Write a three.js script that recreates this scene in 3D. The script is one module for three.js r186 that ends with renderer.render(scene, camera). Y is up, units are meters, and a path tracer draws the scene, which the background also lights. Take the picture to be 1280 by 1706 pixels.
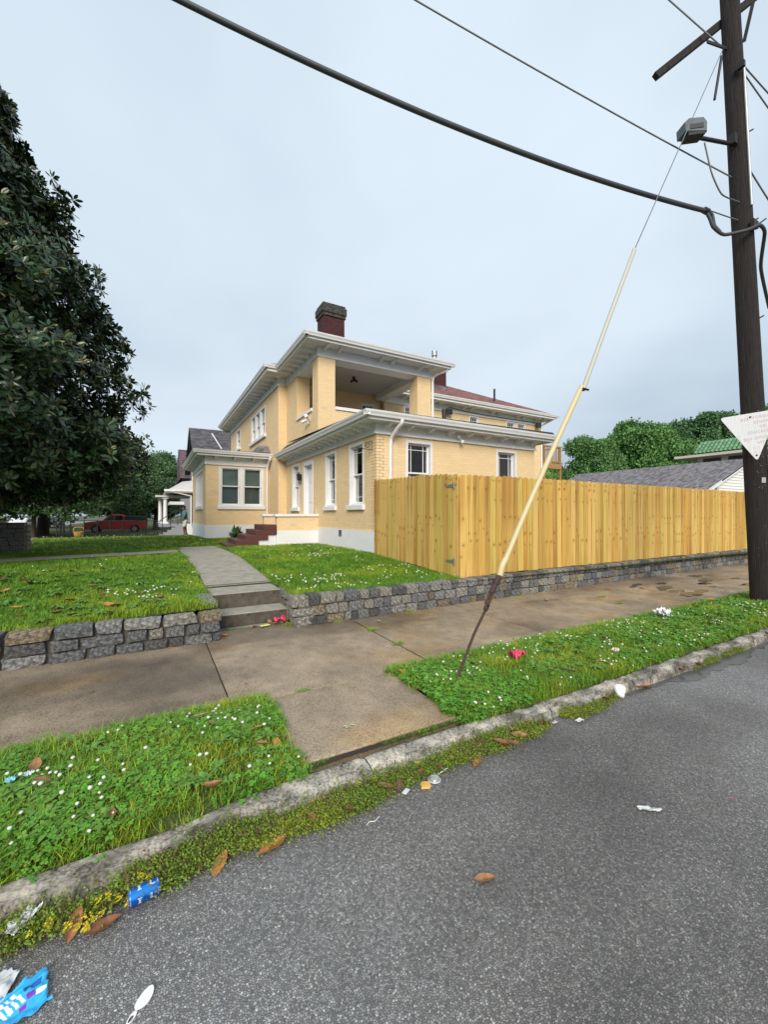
import * as THREE from 'three';
import { mergeGeometries, mergeVertices } from 'three/addons/utils/BufferGeometryUtils.js';
import { RoundedBoxGeometry } from 'three/addons/geometries/RoundedBoxGeometry.js';

// ------------------------------------------------------------------ camera, sky, sun, exposure
const scene = new THREE.Scene();
const camera = new THREE.PerspectiveCamera(102.63, 769 / 1024, 0.05, 1500);
camera.position.set(0, 1.62, 0);
camera.lookAt(0.4906 * 10, 1.62 + 0.0585, -0.8714 * 10);
const renderer = new THREE.WebGLRenderer();
renderer.toneMapping = THREE.LinearToneMapping;
renderer.toneMappingExposure = 2.5;
renderer.shadowMap.enabled = true;

const mulberry = (a) => () => { a = (a + 0x6d2b79f5) | 0; let t = Math.imul(a ^ (a >>> 15), 1 | a); t = (t + Math.imul(t ^ (t >>> 7), 61 | t)) ^ t; return ((t ^ (t >>> 14)) >>> 0) / 4294967296; };
const R = mulberry(7);
const rr = (a, b, f = R) => a + (b - a) * f();
const lerp = (a, b, t) => a + (b - a) * t;
const clamp = (x, a = 0, b = 1) => Math.min(b, Math.max(a, x));
const sstep = (a, b, x) => { const t = clamp((x - a) / (b - a)); return t * t * (3 - 2 * t); };
const hash2 = (x, y, s = 0) => { let h = Math.imul(x | 0, 374761393) + Math.imul(y | 0, 668265263) + Math.imul(s | 0, 1274126177); h = Math.imul(h ^ (h >>> 13), 1274126177); return ((h ^ (h >>> 16)) >>> 0) / 4294967296; };
const mod = (a, n) => ((a % n) + n) % n;
// value noise that repeats after `per` cells (0 = never)
function vnoise(x, y, per = 0, s = 0) {
  const xi = Math.floor(x), yi = Math.floor(y), fx = x - xi, fy = y - yi;
  const u = fx * fx * (3 - 2 * fx), v = fy * fy * (3 - 2 * fy);
  const X = (k) => (per ? mod(xi + k, per) : xi + k), Y = (k) => (per ? mod(yi + k, per) : yi + k);
  return lerp(lerp(hash2(X(0), Y(0), s), hash2(X(1), Y(0), s), u), lerp(hash2(X(0), Y(1), s), hash2(X(1), Y(1), s), u), v);
}
function fbm(x, y, oct = 4, per = 0, s = 0) {
  let a = 0, w = 0.5, t = 0;
  for (let i = 0; i < oct; i++) { a += w * vnoise(x, y, per, s + i * 17); t += w; w *= 0.5; x *= 2; y *= 2; per *= 2; }
  return a / t;
}

{ // overcast sky: even grey-blue cloud deck with soft broad mottling, a little brighter overhead
  const W = 1024, Hh = 512, data = new Float32Array(W * Hh * 4), K = 1 / 2.42;
  for (let j = 0; j < Hh; j++) for (let i = 0; i < W; i++) {
    const el = ((j + 0.5) / Hh - 0.5) * Math.PI, az = (i / W) * Math.PI * 2, e = Math.max(0, Math.sin(el));
    const dx = Math.cos(el) * Math.cos(az), dz = Math.cos(el) * Math.sin(az), k = 1 / (e + 0.22);
    const n = fbm(dx * k * 1.1 + 20, dz * k * 1.1 + 9, 5, 0, 3) - 0.5, m = fbm(dx * k * 0.45 + 5, dz * k * 0.45 + 31, 3, 0, 8) - 0.5;
    const b = (1 + 0.55 * m + 0.34 * n) * lerp(0.90, 1.10, Math.pow(e, 0.75)), w = clamp(0.4 + 2.0 * m + 0.9 * n + 0.35 * e);
    const o = (j * W + i) * 4;
    data[o] = lerp(0.41, 0.615, w) * b * K; data[o + 1] = lerp(0.53, 0.71, w) * b * K; data[o + 2] = lerp(0.665, 0.80, w) * b * K; data[o + 3] = 1;
  }
  const sky = new THREE.DataTexture(data, W, Hh, THREE.RGBAFormat, THREE.FloatType);
  sky.mapping = THREE.EquirectangularReflectionMapping; sky.magFilter = THREE.LinearFilter; sky.minFilter = THREE.LinearFilter; sky.needsUpdate = true;
  scene.background = sky; scene.environment = sky;
}
const sun = new THREE.DirectionalLight(0xfff4e6, 1.5);
sun.position.set(-28, 40, 46); sun.target.position.set(4, 0, -8); scene.add(sun, sun.target);
sun.castShadow = true; sun.shadow.radius = 60; sun.shadow.mapSize.set(2048, 2048);
Object.assign(sun.shadow.camera, { left: -50, right: 50, top: 50, bottom: -50, near: 1, far: 160 });

// ------------------------------------------------------------------ helpers
const taken = {};
function numbered(n) { const k = taken[n] = (taken[n] ?? -1) + 1; return k ? n + '_' + String(k).padStart(3, '0') : n; }
const V = (x, y, z) => new THREE.Vector3(x, y, z);
function finish(m) { m.castShadow = true; m.receiveShadow = true; return m; }
function thing(name, label, category, base = [0, 0, 0], group, kind) {
  const o = new THREE.Group(); o.name = numbered(name); o.position.set(...base);
  o.userData = { label, category }; if (group) o.userData.group = group; if (kind) o.userData.kind = kind;
  scene.add(o); return o;
}
// part() takes a geometry in world coordinates of the (unturned) thing t; sub-parts take the same
function origin(t) { const p = V(0, 0, 0); while (t && t !== scene) { p.add(t.position); t = t.parent; } return p; }
function part(t, name, geo, mat) {
  if (Array.isArray(geo)) geo = merge(geo);
  const b = origin(t); geo.translate(-b.x, -b.y, -b.z);
  const m = finish(new THREE.Mesh(geo, mat)); m.name = name; t.add(m); return m;
}
function local(t, name, geo, mat) { if (Array.isArray(geo)) geo = merge(geo); const m = finish(new THREE.Mesh(geo, mat)); m.name = name; t.add(m); return m; }
function single(name, label, category, geo, mat, base, group) { // a thing that is one mesh; geo local to base
  if (Array.isArray(geo)) geo = merge(geo);
  const m = finish(new THREE.Mesh(geo, mat)); m.name = numbered(name); m.position.set(...base); m.userData = { label, category }; if (group) m.userData.group = group; scene.add(m); return m;
}
function structure(name, geo, mat, label) { const m = finish(new THREE.Mesh(geo, mat)); m.name = numbered(name); m.userData = { kind: 'structure' }; if (label) m.userData.label = label; scene.add(m); return m; }
function merge(list) {
  const l = list.map((g) => { const n = g.index ? g.toNonIndexed() : g; for (const k of Object.keys(n.attributes)) if (!['position', 'normal', 'uv', 'color'].includes(k)) n.deleteAttribute(k); return n; });
  if (l.some((g) => g.attributes.color) && !l.every((g) => g.attributes.color)) l.forEach((g) => g.deleteAttribute('color'));
  if (!l.every((g) => g.attributes.uv)) l.forEach((g) => g.deleteAttribute('uv'));
  return mergeGeometries(l);
}
// box given by its limits, uv in metres
function bx(x0, x1, y0, y1, z0, z1, r = 0) {
  const w = Math.abs(x1 - x0), h = Math.abs(y1 - y0), d = Math.abs(z1 - z0);
  const g = r ? new RoundedBoxGeometry(w, h, d, 1, Math.min(r, w / 2.1, h / 2.1, d / 2.1)) : new THREE.BoxGeometry(w, h, d);
  metreUV(g); g.translate((x0 + x1) / 2, (y0 + y1) / 2, (z0 + z1) / 2); return g;
}
function metreUV(g) {
  const p = g.attributes.position, n = g.attributes.normal, uv = new Float32Array(p.count * 2);
  for (let i = 0; i < p.count; i++) {
    const ax = Math.abs(n.getX(i)), ay = Math.abs(n.getY(i)), az = Math.abs(n.getZ(i));
    if (ay >= ax && ay >= az) { uv[2 * i] = p.getX(i); uv[2 * i + 1] = p.getZ(i); } else if (ax >= az) { uv[2 * i] = p.getZ(i); uv[2 * i + 1] = p.getY(i); } else { uv[2 * i] = p.getX(i); uv[2 * i + 1] = p.getY(i); }
  }
  g.setAttribute('uv', new THREE.BufferAttribute(uv, 2)); return g;
}
function tube(pts, r, seg = 24, rad = 8, closed = false) {
  return new THREE.TubeGeometry(new THREE.CatmullRomCurve3(pts.map((p) => (p.isVector3 ? p : V(...p))), closed, 'catmullrom', 0.3), seg, r, rad, closed);
}
function rod(a, b, r0, r1 = r0, rad = 10) { // tapered rod between two points
  const A = a.isVector3 ? a : V(...a), Bv = b.isVector3 ? b : V(...b), d = Bv.clone().sub(A), g = new THREE.CylinderGeometry(r1, r0, d.length(), rad, 1);
  g.applyQuaternion(new THREE.Quaternion().setFromUnitVectors(V(0, 1, 0), d.clone().normalize())); g.translate((A.x + Bv.x) / 2, (A.y + Bv.y) / 2, (A.z + Bv.z) / 2); return g;
}
function beam(a, b, w, h) { // square bar between two points
  const A = V(...a), Bv = V(...b), d = Bv.clone().sub(A), g = new THREE.BoxGeometry(w, h, d.length());
  const m = new THREE.Matrix4().lookAt(Bv, A, V(0, 1, 0)); g.applyMatrix4(m); g.translate((A.x + Bv.x) / 2, (A.y + Bv.y) / 2, (A.z + Bv.z) / 2); return metreUV(g);
}
function poly(quads) { // flat faces from point lists (triangles or quads), uv in metres by dominant plane
  const pos = [];
  for (const q of quads) for (let i = 1; i < q.length - 1; i++) pos.push(...q[0], ...q[i], ...q[i + 1]);
  const g = new THREE.BufferGeometry(); g.setAttribute('position', new THREE.Float32BufferAttribute(pos, 3)); g.computeVertexNormals(); return metreUV(g);
}
function profile(points, depth, bevel = 0) { // extruded outline, centred on z
  const s = new THREE.Shape(points.map((p) => new THREE.Vector2(...p)));
  const g = new THREE.ExtrudeGeometry(s, bevel ? { depth: depth - 2 * bevel, bevelEnabled: true, bevelSize: bevel, bevelThickness: bevel, bevelSegments: 1, curveSegments: 6 } : { depth, bevelEnabled: false, curveSegments: 6 });
  g.translate(0, 0, -depth / 2 + bevel); return g;
}
function tint(g, f) { // vertex colours from a function of position
  const p = g.attributes.position, c = new Float32Array(p.count * 3);
  for (let i = 0; i < p.count; i++) { const k = f(p.getX(i), p.getY(i), p.getZ(i)); c.set(k, i * 3); }
  g.setAttribute('color', new THREE.BufferAttribute(c, 3)); return g;
}
function tex(size, f, { srgb = false, sy = size, rep } = {}) { // f(u,v) gives linear or 0..1 values; srgb maps are encoded here
  const d = new Uint8Array(size * sy * 4), enc = (x) => { x = clamp(x); return 255 * (x <= 0.0031308 ? 12.92 * x : 1.055 * Math.pow(x, 1 / 2.4) - 0.055); };
  for (let j = 0; j < sy; j++) for (let i = 0; i < size; i++) {
    const c = f((i + 0.5) / size, (j + 0.5) / sy, i, j), o = (j * size + i) * 4;
    if (typeof c === 'number') { const q = srgb ? enc(c) : clamp(c) * 255; d[o] = d[o + 1] = d[o + 2] = q; } else for (let k = 0; k < 3; k++) d[o + k] = srgb ? enc(c[k]) : clamp(c[k]) * 255;
    d[o + 3] = 255;
  }
  const t = new THREE.DataTexture(d, size, sy); t.wrapS = t.wrapT = THREE.RepeatWrapping; t.magFilter = THREE.LinearFilter; t.minFilter = THREE.LinearMipmapLinearFilter; t.generateMipmaps = true;
  if (srgb) t.colorSpace = THREE.SRGBColorSpace; if (rep) t.repeat.set(rep[0], rep[1]); t.needsUpdate = true; return t;
}
const lin = (r, g, b) => new THREE.Color().setRGB(r, g, b);
const mat = (c, roughness = 0.8, extra = {}) => new THREE.MeshStandardMaterial({ color: Array.isArray(c) ? lin(...c) : c, roughness, ...extra });

// ------------------------------------------------------------------ materials
// broken aggregate of the asphalt: jittered cells, each a stone of its own grey
const AS = 1.9;
function cells(u, v, n, s) { // nearest and second nearest jittered point of an n x n repeating grid
  const x = u * n, y = v * n, xi = Math.floor(x), yi = Math.floor(y); let d1 = 9, d2 = 9, id = 0;
  for (let b = -1; b <= 1; b++) for (let a = -1; a <= 1; a++) {
    const cx = mod(xi + a, n), cy = mod(yi + b, n), px = xi + a + hash2(cx, cy, s), py = yi + b + hash2(cx, cy, s + 1), d = (px - x) ** 2 + (py - y) ** 2;
    if (d < d1) { d2 = d1; d1 = d; id = hash2(cx, cy, s + 2); } else if (d < d2) d2 = d;
  }
  return [Math.sqrt(d1), Math.sqrt(d2), id];
}
const aspH = new Float32Array(2048 * 2048);
const asphaltMap = tex(2048, (u, v, i, j) => {
  const [d1, d2, id] = cells(u, v, 225, 11), e = clamp((d2 - d1) * 2.6), grit = hash2(i, j, 5);
  let g = id < 0.45 ? lerp(0.085, 0.145, id / 0.45) : id < 0.9 ? lerp(0.145, 0.225, (id - 0.45) / 0.45) : lerp(0.225, 0.35, (id - 0.9) / 0.1);
  g = lerp(0.045, g, Math.pow(e, 0.6)) * (0.86 + 0.28 * grit); aspH[j * 2048 + i] = Math.pow(e, 0.5) * (0.4 + 0.6 * id);
  const w = hash2(Math.floor(id * 9999), 3, 1); return [g * (0.98 + 0.08 * w), g, g * (1.04 - 0.10 * w)];
}, { srgb: true, rep: [1 / AS, 1 / AS] });
const asphaltBump = tex(2048, (u, v, i, j) => aspH[j * 2048 + i], { rep: [1 / AS, 1 / AS] });
const concreteMap = tex(1024, (u, v, i, j) => {
  const a = fbm(u * 12, v * 12, 4, 12, 2), b = hash2(i, j, 9), c = vnoise(u * 230, v * 230, 230, 4); let g = 0.74 + 0.42 * (a - 0.5) + 0.3 * (b - 0.5) + 0.75 * (c - 0.5);
  if (c > 0.84) g *= 0.72; return [g * 1.02, g, g * 0.97];
}, { srgb: true, rep: [1 / 1.3, 1 / 1.3] });
const concreteBump = tex(512, (u, v, i, j) => 0.5 * fbm(u * 30, v * 30, 3, 30, 5) + 0.5 * vnoise(u * 160, v * 160, 160, 6), { rep: [1 / 0.7, 1 / 0.7] });
const stoneMap = tex(512, (u, v, i, j) => { const a = fbm(u * 7, v * 7, 5, 7, 12), b = fbm(u * 40, v * 40, 2, 40, 13), c = hash2(i, j, 14); return 0.58 + 1.25 * (a - 0.5) + 0.75 * (b - 0.5) + 0.2 * (c - 0.5); }, { srgb: true, rep: [2.2, 2.2] });
const stoneBump = tex(512, (u, v) => 0.6 * fbm(u * 10, v * 10, 5, 10, 21) + 0.4 * Math.abs(fbm(u * 22, v * 22, 3, 22, 22) - 0.5) * 2, { rep: [2.2, 2.2] });
const paintMap = tex(512, (u, v, i, j) => 0.93 + 0.10 * (fbm(u * 9, v * 9, 4, 9, 31) - 0.5) + 0.05 * (hash2(i, j, 33) - 0.5), { srgb: true, rep: [1 / 1.7, 1 / 1.7] });
const paintBump = tex(512, (u, v) => fbm(u * 40, v * 40, 4, 40, 35), { rep: [1 / 0.9, 1 / 0.9] });
const shingleMap = tex(1024, (u, v, i, j) => { // mottled tabs in courses, seen only from afar
  const row = Math.floor(v * 40), off = hash2(row, 0, 51), tab = Math.floor((u * 18 + off) % 18), k = hash2(mod(tab, 18), row, 52), s = v * 40 - row;
  return 0.62 + 0.55 * (k - 0.5) + 0.3 * (hash2(i, j, 53) - 0.5) - (s < 0.12 ? 0.22 : 0);
}, { srgb: true, rep: [1 / 5, 1 / 5] });
const barkMap = tex(512, (u, v, i, j) => { u = Math.abs(2 * u - 1); v = Math.abs(2 * v - 1); const a = fbm(u * 46, v * 3, 4, 0, 61), b = fbm(u * 9, v * 2, 3, 0, 62); return 0.25 + 0.9 * a * (0.55 + 0.9 * b) + 0.1 * (hash2(i, j, 63) - 0.5); }, { srgb: true });
const barkBump = tex(512, (u, v) => fbm(Math.abs(2 * u - 1) * 50, Math.abs(2 * v - 1) * 3, 4, 0, 64));
const plankMaps = [0, 1, 2, 3, 4, 5].map((k) => {
  const f = mulberry(90 + k), knots = [...Array(3 + Math.floor(f() * 3))].map(() => [0.12 + 0.76 * f(), f(), 0.07 + 0.10 * f(), f()]);
  return tex(96, (u, v, i, j) => {
    let x = u, kn = 0, ring = 0;
    for (const [ku, kv, kr] of knots) { const dx = (u - ku), dy = (v - kv) * 13, d = Math.hypot(dx, dy); x += (dx / (d + 0.02)) * 0.05 * Math.exp(-d * d / (kr * kr * 9)); const q = d / kr; kn = Math.max(kn, 1 - sstep(0.5, 1.1, q)); ring = Math.max(ring, Math.exp(-((q - 1.5) ** 2) * 2)); }
    const g = fbm(x * 16 + k * 9, v * 5, 4, 0, 70 + k), fine = vnoise(x * 60, v * 26, 0, 80 + k), st = fbm(u * 2.6 + k * 5, v * 1.5, 3, 0, 85 + k), wet = sstep(0.56, 0.74, fbm(u * 3 + 40 + k * 7, v * 1.1 + k, 3, 0, 95 + k));
    const t = clamp(0.42 + 1.15 * (g - 0.5) + 0.25 * (fine - 0.5)), gr = sstep(0.52, 0.72, st) * 0.55;
    let c = [lerp(0.72, 0.49, t), lerp(0.50, 0.285, t), lerp(0.165, 0.06, t)];
    c = [lerp(c[0], c[0] * 0.80, gr), lerp(c[1], c[1] * 0.96, gr), lerp(c[2], c[2] * 0.9, gr)];
    c = c.map((q, n) => lerp(q, q * [0.72, 0.56, 0.42][n], wet * 0.8)); c = c.map((q, n) => lerp(q, q * [0.82, 0.70, 0.5][n], ring * 0.6)); return c.map((q, n) => lerp(q, [0.13, 0.055, 0.022][n], kn * 0.75));
  }, { srgb: true, sy: 768 });
});

const M = {
  asphalt: new THREE.MeshStandardMaterial({ map: asphaltMap, vertexColors: true, roughness: 0.62, bumpMap: asphaltBump, bumpScale: 0.0035 }),
  puddle: new THREE.MeshPhysicalMaterial({ color: lin(0.085, 0.082, 0.076), roughness: 0.22, ior: 1.33, specularIntensity: 1 }),
  concrete: new THREE.MeshStandardMaterial({ map: concreteMap, vertexColors: true, roughness: 0.62, bumpMap: concreteBump, bumpScale: 0.002 }),
  walk: new THREE.MeshStandardMaterial({ color: lin(0.42, 0.40, 0.345), map: concreteMap, roughness: 0.75, bumpMap: concreteBump, bumpScale: 0.0015 }),
  stepStone: new THREE.MeshStandardMaterial({ color: lin(0.235, 0.20, 0.15), map: concreteMap, roughness: 0.85, bumpMap: concreteBump, bumpScale: 0.003 }),
  curb: new THREE.MeshStandardMaterial({ map: stoneMap, vertexColors: true, roughness: 0.9, bumpMap: stoneBump, bumpScale: 0.006 }),
  soil: new THREE.MeshStandardMaterial({ vertexColors: true, roughness: 1, bumpMap: concreteBump, bumpScale: 0.01 }),
  mortar: mat([0.11, 0.10, 0.085], 0.95, { bumpMap: concreteBump, bumpScale: 0.004 }),
  brickBack: mat([0.79, 0.575, 0.31], 0.85, { map: paintMap, bumpMap: paintBump, bumpScale: 0.002 }),
  brick: mat([1, 1, 1], 0.72, { map: paintMap }),
  white: mat([0.84, 0.84, 0.84], 0.55, { map: paintMap }),
  whiteRough: mat([0.83, 0.84, 0.86], 0.8, { map: paintMap, bumpMap: paintBump, bumpScale: 0.006 }),
  vinyl: mat([0.80, 0.81, 0.82], 0.35),
  gutter: mat([0.82, 0.83, 0.83], 0.4, { map: paintMap }),
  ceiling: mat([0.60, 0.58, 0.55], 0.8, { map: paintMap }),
  roofRed: mat([0.30, 0.125, 0.11], 0.95, { map: shingleMap }),
  roofGrey: mat([0.25, 0.235, 0.25], 0.95, { map: shingleMap }),
  roofDark: mat([0.13, 0.125, 0.14], 0.95, { map: shingleMap }),
  roofPurple: mat([0.16, 0.11, 0.125], 0.95, { map: shingleMap }),
  roofBlack: mat([0.022, 0.022, 0.024], 0.8, { bumpMap: paintBump, bumpScale: 0.003 }),
  chimneyBack: mat([0.10, 0.06, 0.055], 0.95),
  capStone: mat([0.10, 0.095, 0.085], 0.95, { map: stoneMap, bumpMap: stoneBump, bumpScale: 0.02 }),
  step: mat([0.115, 0.035, 0.032], 0.5, { map: paintMap, bumpMap: paintBump, bumpScale: 0.002 }),
  black: mat([0.02, 0.02, 0.021], 0.45), iron: mat([0.02, 0.019, 0.018], 0.5, { metalness: 0.3 }),
  glass: new THREE.MeshPhysicalMaterial({ color: lin(0.85, 0.92, 0.92), transmission: 1, thickness: 0, roughness: 0.02, ior: 1.5, specularIntensity: 1 }),
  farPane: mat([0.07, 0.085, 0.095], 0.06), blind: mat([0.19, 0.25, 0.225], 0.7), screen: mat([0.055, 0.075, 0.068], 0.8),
  door: mat([0.78, 0.79, 0.81], 0.4), brass: mat([0.25, 0.19, 0.10], 0.35, { metalness: 0.9 }),
  metal: mat([0.42, 0.43, 0.44], 0.45, { metalness: 0.8 }), galv: mat([0.45, 0.47, 0.48], 0.5, { metalness: 0.55 }),
  rust: mat([0.055, 0.028, 0.022], 0.75, { bumpMap: paintBump, bumpScale: 0.001 }), wire: mat([0.17, 0.18, 0.19], 0.6, { metalness: 0.4 }), cable: mat([0.045, 0.052, 0.058], 0.6),
  guard: mat([0.62, 0.53, 0.29], 0.5, { map: paintMap }), guardPale: mat([0.52, 0.51, 0.43], 0.55, { map: paintMap }),
  pole: mat([0.032, 0.025, 0.024], 0.9, { map: barkMap, bumpMap: barkBump, bumpScale: 0.03 }),
  bark: mat([0.11, 0.085, 0.065], 0.95, { map: barkMap, bumpMap: barkBump, bumpScale: 0.02 }),
  planks: plankMaps.map((m) => mat([1, 1, 1], 0.7, { map: m })), rail: mat([0.50, 0.31, 0.11], 0.8),
  deck: mat([0.34, 0.20, 0.075], 0.8),
};
const brickTone = (f = R) => { const k = 0.965 + 0.07 * f(), w = f(); return w > 0.99 ? [0.76, 0.56, 0.38] : [0.84 * k, 0.635 * k * (0.985 + 0.03 * f()), 0.365 * k]; };
// ------------------------------------------------------------------ ground, street, pavement
function T(x, z) { // height of the lot behind the low stone walls
  let y = 0.46 + 0.18 * sstep(5.5, 10, -z) - 0.02 * sstep(10, 14, -z);
  y -= 0.06 * sstep(0.6, -1.6, x) * sstep(-8, -5.5, z);
  y = lerp(y, -0.32, sstep(17, 45, -z) * (x < 8 ? 1 : 0.4)); y = lerp(y, -0.28, sstep(-7, -12, x) * sstep(-14, -30, z));
  return y + 0.03 * (fbm(x * 0.35 + 50, z * 0.35 + 80, 3, 0, 40) - 0.5);
}
const wallZ = (x) => -(5.36 + 0.018 * x); // front of the stone wall right of the steps
const steps = (a, b, d) => { const n = Math.max(1, Math.round((b - a) / d)); return [...Array(n + 1)].map((_, i) => a + ((b - a) * i) / n); };
const join = (...l) => { const o = []; for (const a of l) for (const v of a) if (!o.length || v > o[o.length - 1] + 1e-6) o.push(v); return o; };
function sheet(xs, zs, yf, skip = () => false) { // zs ascending; faces up
  const pos = [], uv = [], idx = [], nx = xs.length;
  for (const z of zs) for (const x of xs) { pos.push(x, yf(x, z), z); uv.push(x, z); }
  for (let j = 0; j < zs.length - 1; j++) for (let i = 0; i < nx - 1; i++) {
    if (skip((xs[i] + xs[i + 1]) / 2, (zs[j] + zs[j + 1]) / 2)) continue;
    const a = j * nx + i, b = a + 1, c = a + nx, d = c + 1; idx.push(a, c, b, b, c, d);
  }
  const g = new THREE.BufferGeometry(); g.setAttribute('position', new THREE.Float32BufferAttribute(pos, 3)); g.setAttribute('uv', new THREE.Float32BufferAttribute(uv, 2)); g.setIndex(idx); g.computeVertexNormals(); return g;
}
{ // far ground out to the horizon
  const g = sheet(steps(-700, 700, 100), steps(-700, 700, 100), () => -0.5);
  structure('ground', tint(g, () => [0.075, 0.085, 0.05]), M.soil);
}
const soilTone = (x, z) => { const n = fbm(x * 1.7 + 3, z * 1.7 + 7, 4, 0, 44), k = sstep(0.5, 0.68, n); return [lerp(0.045, 0.11, k), lerp(0.075, 0.085, k), lerp(0.016, 0.045, k)]; };
{
  const xs = join(steps(-90, -10, 8), steps(-10, 0.7, 0.25), steps(0.7, 1.72, 0.25), steps(1.72, 6, 0.25), steps(6, 30, 2), steps(30, 90, 10));
  const zs = join(steps(-140, -30, 10), steps(-30, -6.8, 0.3), steps(-6.8, -5.42, 0.23));
  const g = sheet(xs, zs, (x, z) => T(x, z) - (x > -30 && z > -27 && z < -5.4 ? 0 : 0), (x, z) => (x > 0.7 && x < 1.72 && z > -6.8));
  structure('lawn', tint(g, (x, y, z) => soilTone(x, z)), M.soil);
}
{ // asphalt street
  const xs = join(steps(-60, -4, 4), steps(-4, 13, 0.14), steps(13, 80, 4)), zs = join(steps(-2.2, 3.4, 0.14), steps(3.4, 9, 1));
  const g = sheet(xs, zs, (x, z) => 0.0);
  tint(g, (x, y, z) => {
    const a = fbm(x * 0.8 + 4, z * 1.3 + 9, 4, 0, 46), b = fbm(x * 3.1 + 2, z * 3.1 + 2, 3, 0, 47), k = 1.22 + 1.5 * (a - 0.5) + 0.6 * (b - 0.5), blue = sstep(0.5, 0.7, a) * 0.03;
    return [k * (1.01 - blue), k, k * (0.97 + blue)];
  });
  structure('street', g, M.asphalt);
  structure('front_street', tint(sheet(steps(-26, -13.5, 2), steps(-150, -8, 6), (x, z) => Math.max(T(x, z), -0.3) + 0.03), () => [2.0, 1.98, 1.9]), M.asphalt, 'pale front street beyond the lawn');
}
{ // shallow puddle in the gutter
  const sh = new THREE.Shape(), n = 160; let first = true;
  for (let i = 0; i <= n; i++) {
    const t = i / n, x = 3.7 + 5.6 * t, z = -2.13 + (0.02 + 0.27 * Math.sin(Math.PI * t) * sstep(0.34, 0.7, fbm(x * 1.9, 3, 4, 0, 48)));
    if (first) { sh.moveTo(x, -z); first = false; } else sh.lineTo(x, -z);
  }
  sh.lineTo(9.3, 2.15); sh.lineTo(3.7, 2.15);
  const g = new THREE.ShapeGeometry(sh); g.rotateX(-Math.PI / 2); g.translate(0, 0.0045, 0);
  structure('puddle_water', g, M.puddle, 'thin puddle lying in the gutter');
}
{ // water standing in the worn sidewalk
  const l = []; for (let k = 0; k < 26; k++) { const f = mulberry(800 + k), x = lerp(8.3, 12.4, f()), z = lerp(-5.1, -3.7, f()), w = rr(0.05, 0.22, f), s = new THREE.Shape(); for (let i = 0; i <= 18; i++) { const a = (i / 18) * 6.2832, r = w * (0.5 + 0.8 * fbm(Math.cos(a) * 1.4 + k * 3, Math.sin(a) * 1.4, 3, 0, 810)); if (i) s.lineTo(r * 1.8 * Math.cos(a), r * 0.7 * Math.sin(a)); else s.moveTo(r * 1.8, 0); } const g = new THREE.ShapeGeometry(s); g.rotateX(-Math.PI / 2); g.translate(x, 0.107, z); l.push(g); }
  const m = structure('sidewalk_puddles', merge(l), M.puddle, 'small puddles on the worn sidewalk'); m.userData.kind = 'stuff';
}
// pavement slabs
const slabTone = (x, z, s) => {
  const a = fbm(x * 0.9 + s, z * 1.1 + 5, 4, 0, 101), b = fbm(x * 3.3, z * 3.3 + s, 3, 0, 102), wet = sstep(0.50, 0.66, fbm(x * 0.7 + 11, z * 1.3 + 2, 3, 0, 103)), rust = sstep(0.52, 0.7, fbm(x * 1.4 + 31, z * 2.4, 3, 0, 104));
  const k = (0.96 + 0.75 * (a - 0.5) + 0.45 * (b - 0.5)) * (1 - 0.34 * wet); return [0.405 * k * (1 + 0.08 * rust), 0.325 * k * (1 - 0.03 * rust), 0.235 * k * (1 - 0.22 * rust)];
};
function slab(t, x0, x1, z0, z1, y, s, tone = 1, th = 0.09, rough = 0) { // z0 < z1, top chamfered, uneven top
  const c = 0.008, xs = join([x0, x0 + c], steps(x0 + c, x1 - c, 0.09), [x1]), zs = join([z0, z0 + c], steps(z0 + c, z1 - c, 0.09), [z1]);
  const edge = (x, z) => x < x0 + 1e-4 || x > x1 - 1e-4 || z < z0 + 1e-4 || z > z1 - 1e-4;
  const top = sheet(xs, zs, (x, z) => y + 0.006 * (fbm(x * 1.3, z * 1.3 + s, 3, 0, 105) - 0.5) + rough * (fbm(x * 4.5, z * 7, 3, 0, 106) - 0.5) - (edge(x, z) ? c : 0));
  const col = (x, yy, z) => slabTone(x, z, s).map((q) => q * tone);
  const sides = bx(x0, x1, y - th, y - c - 0.001, z0, z1); sides.deleteAttribute('uv'); const nv = sides.attributes.position; sides.setAttribute('uv', new THREE.Float32BufferAttribute([...Array(nv.count)].flatMap((_, i) => [nv.getX(i) + nv.getY(i), nv.getZ(i) + nv.getY(i)]), 2));
  return part(t, 'slab', merge([tint(top, col), tint(sides, col)]), M.concrete);
}
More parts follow.
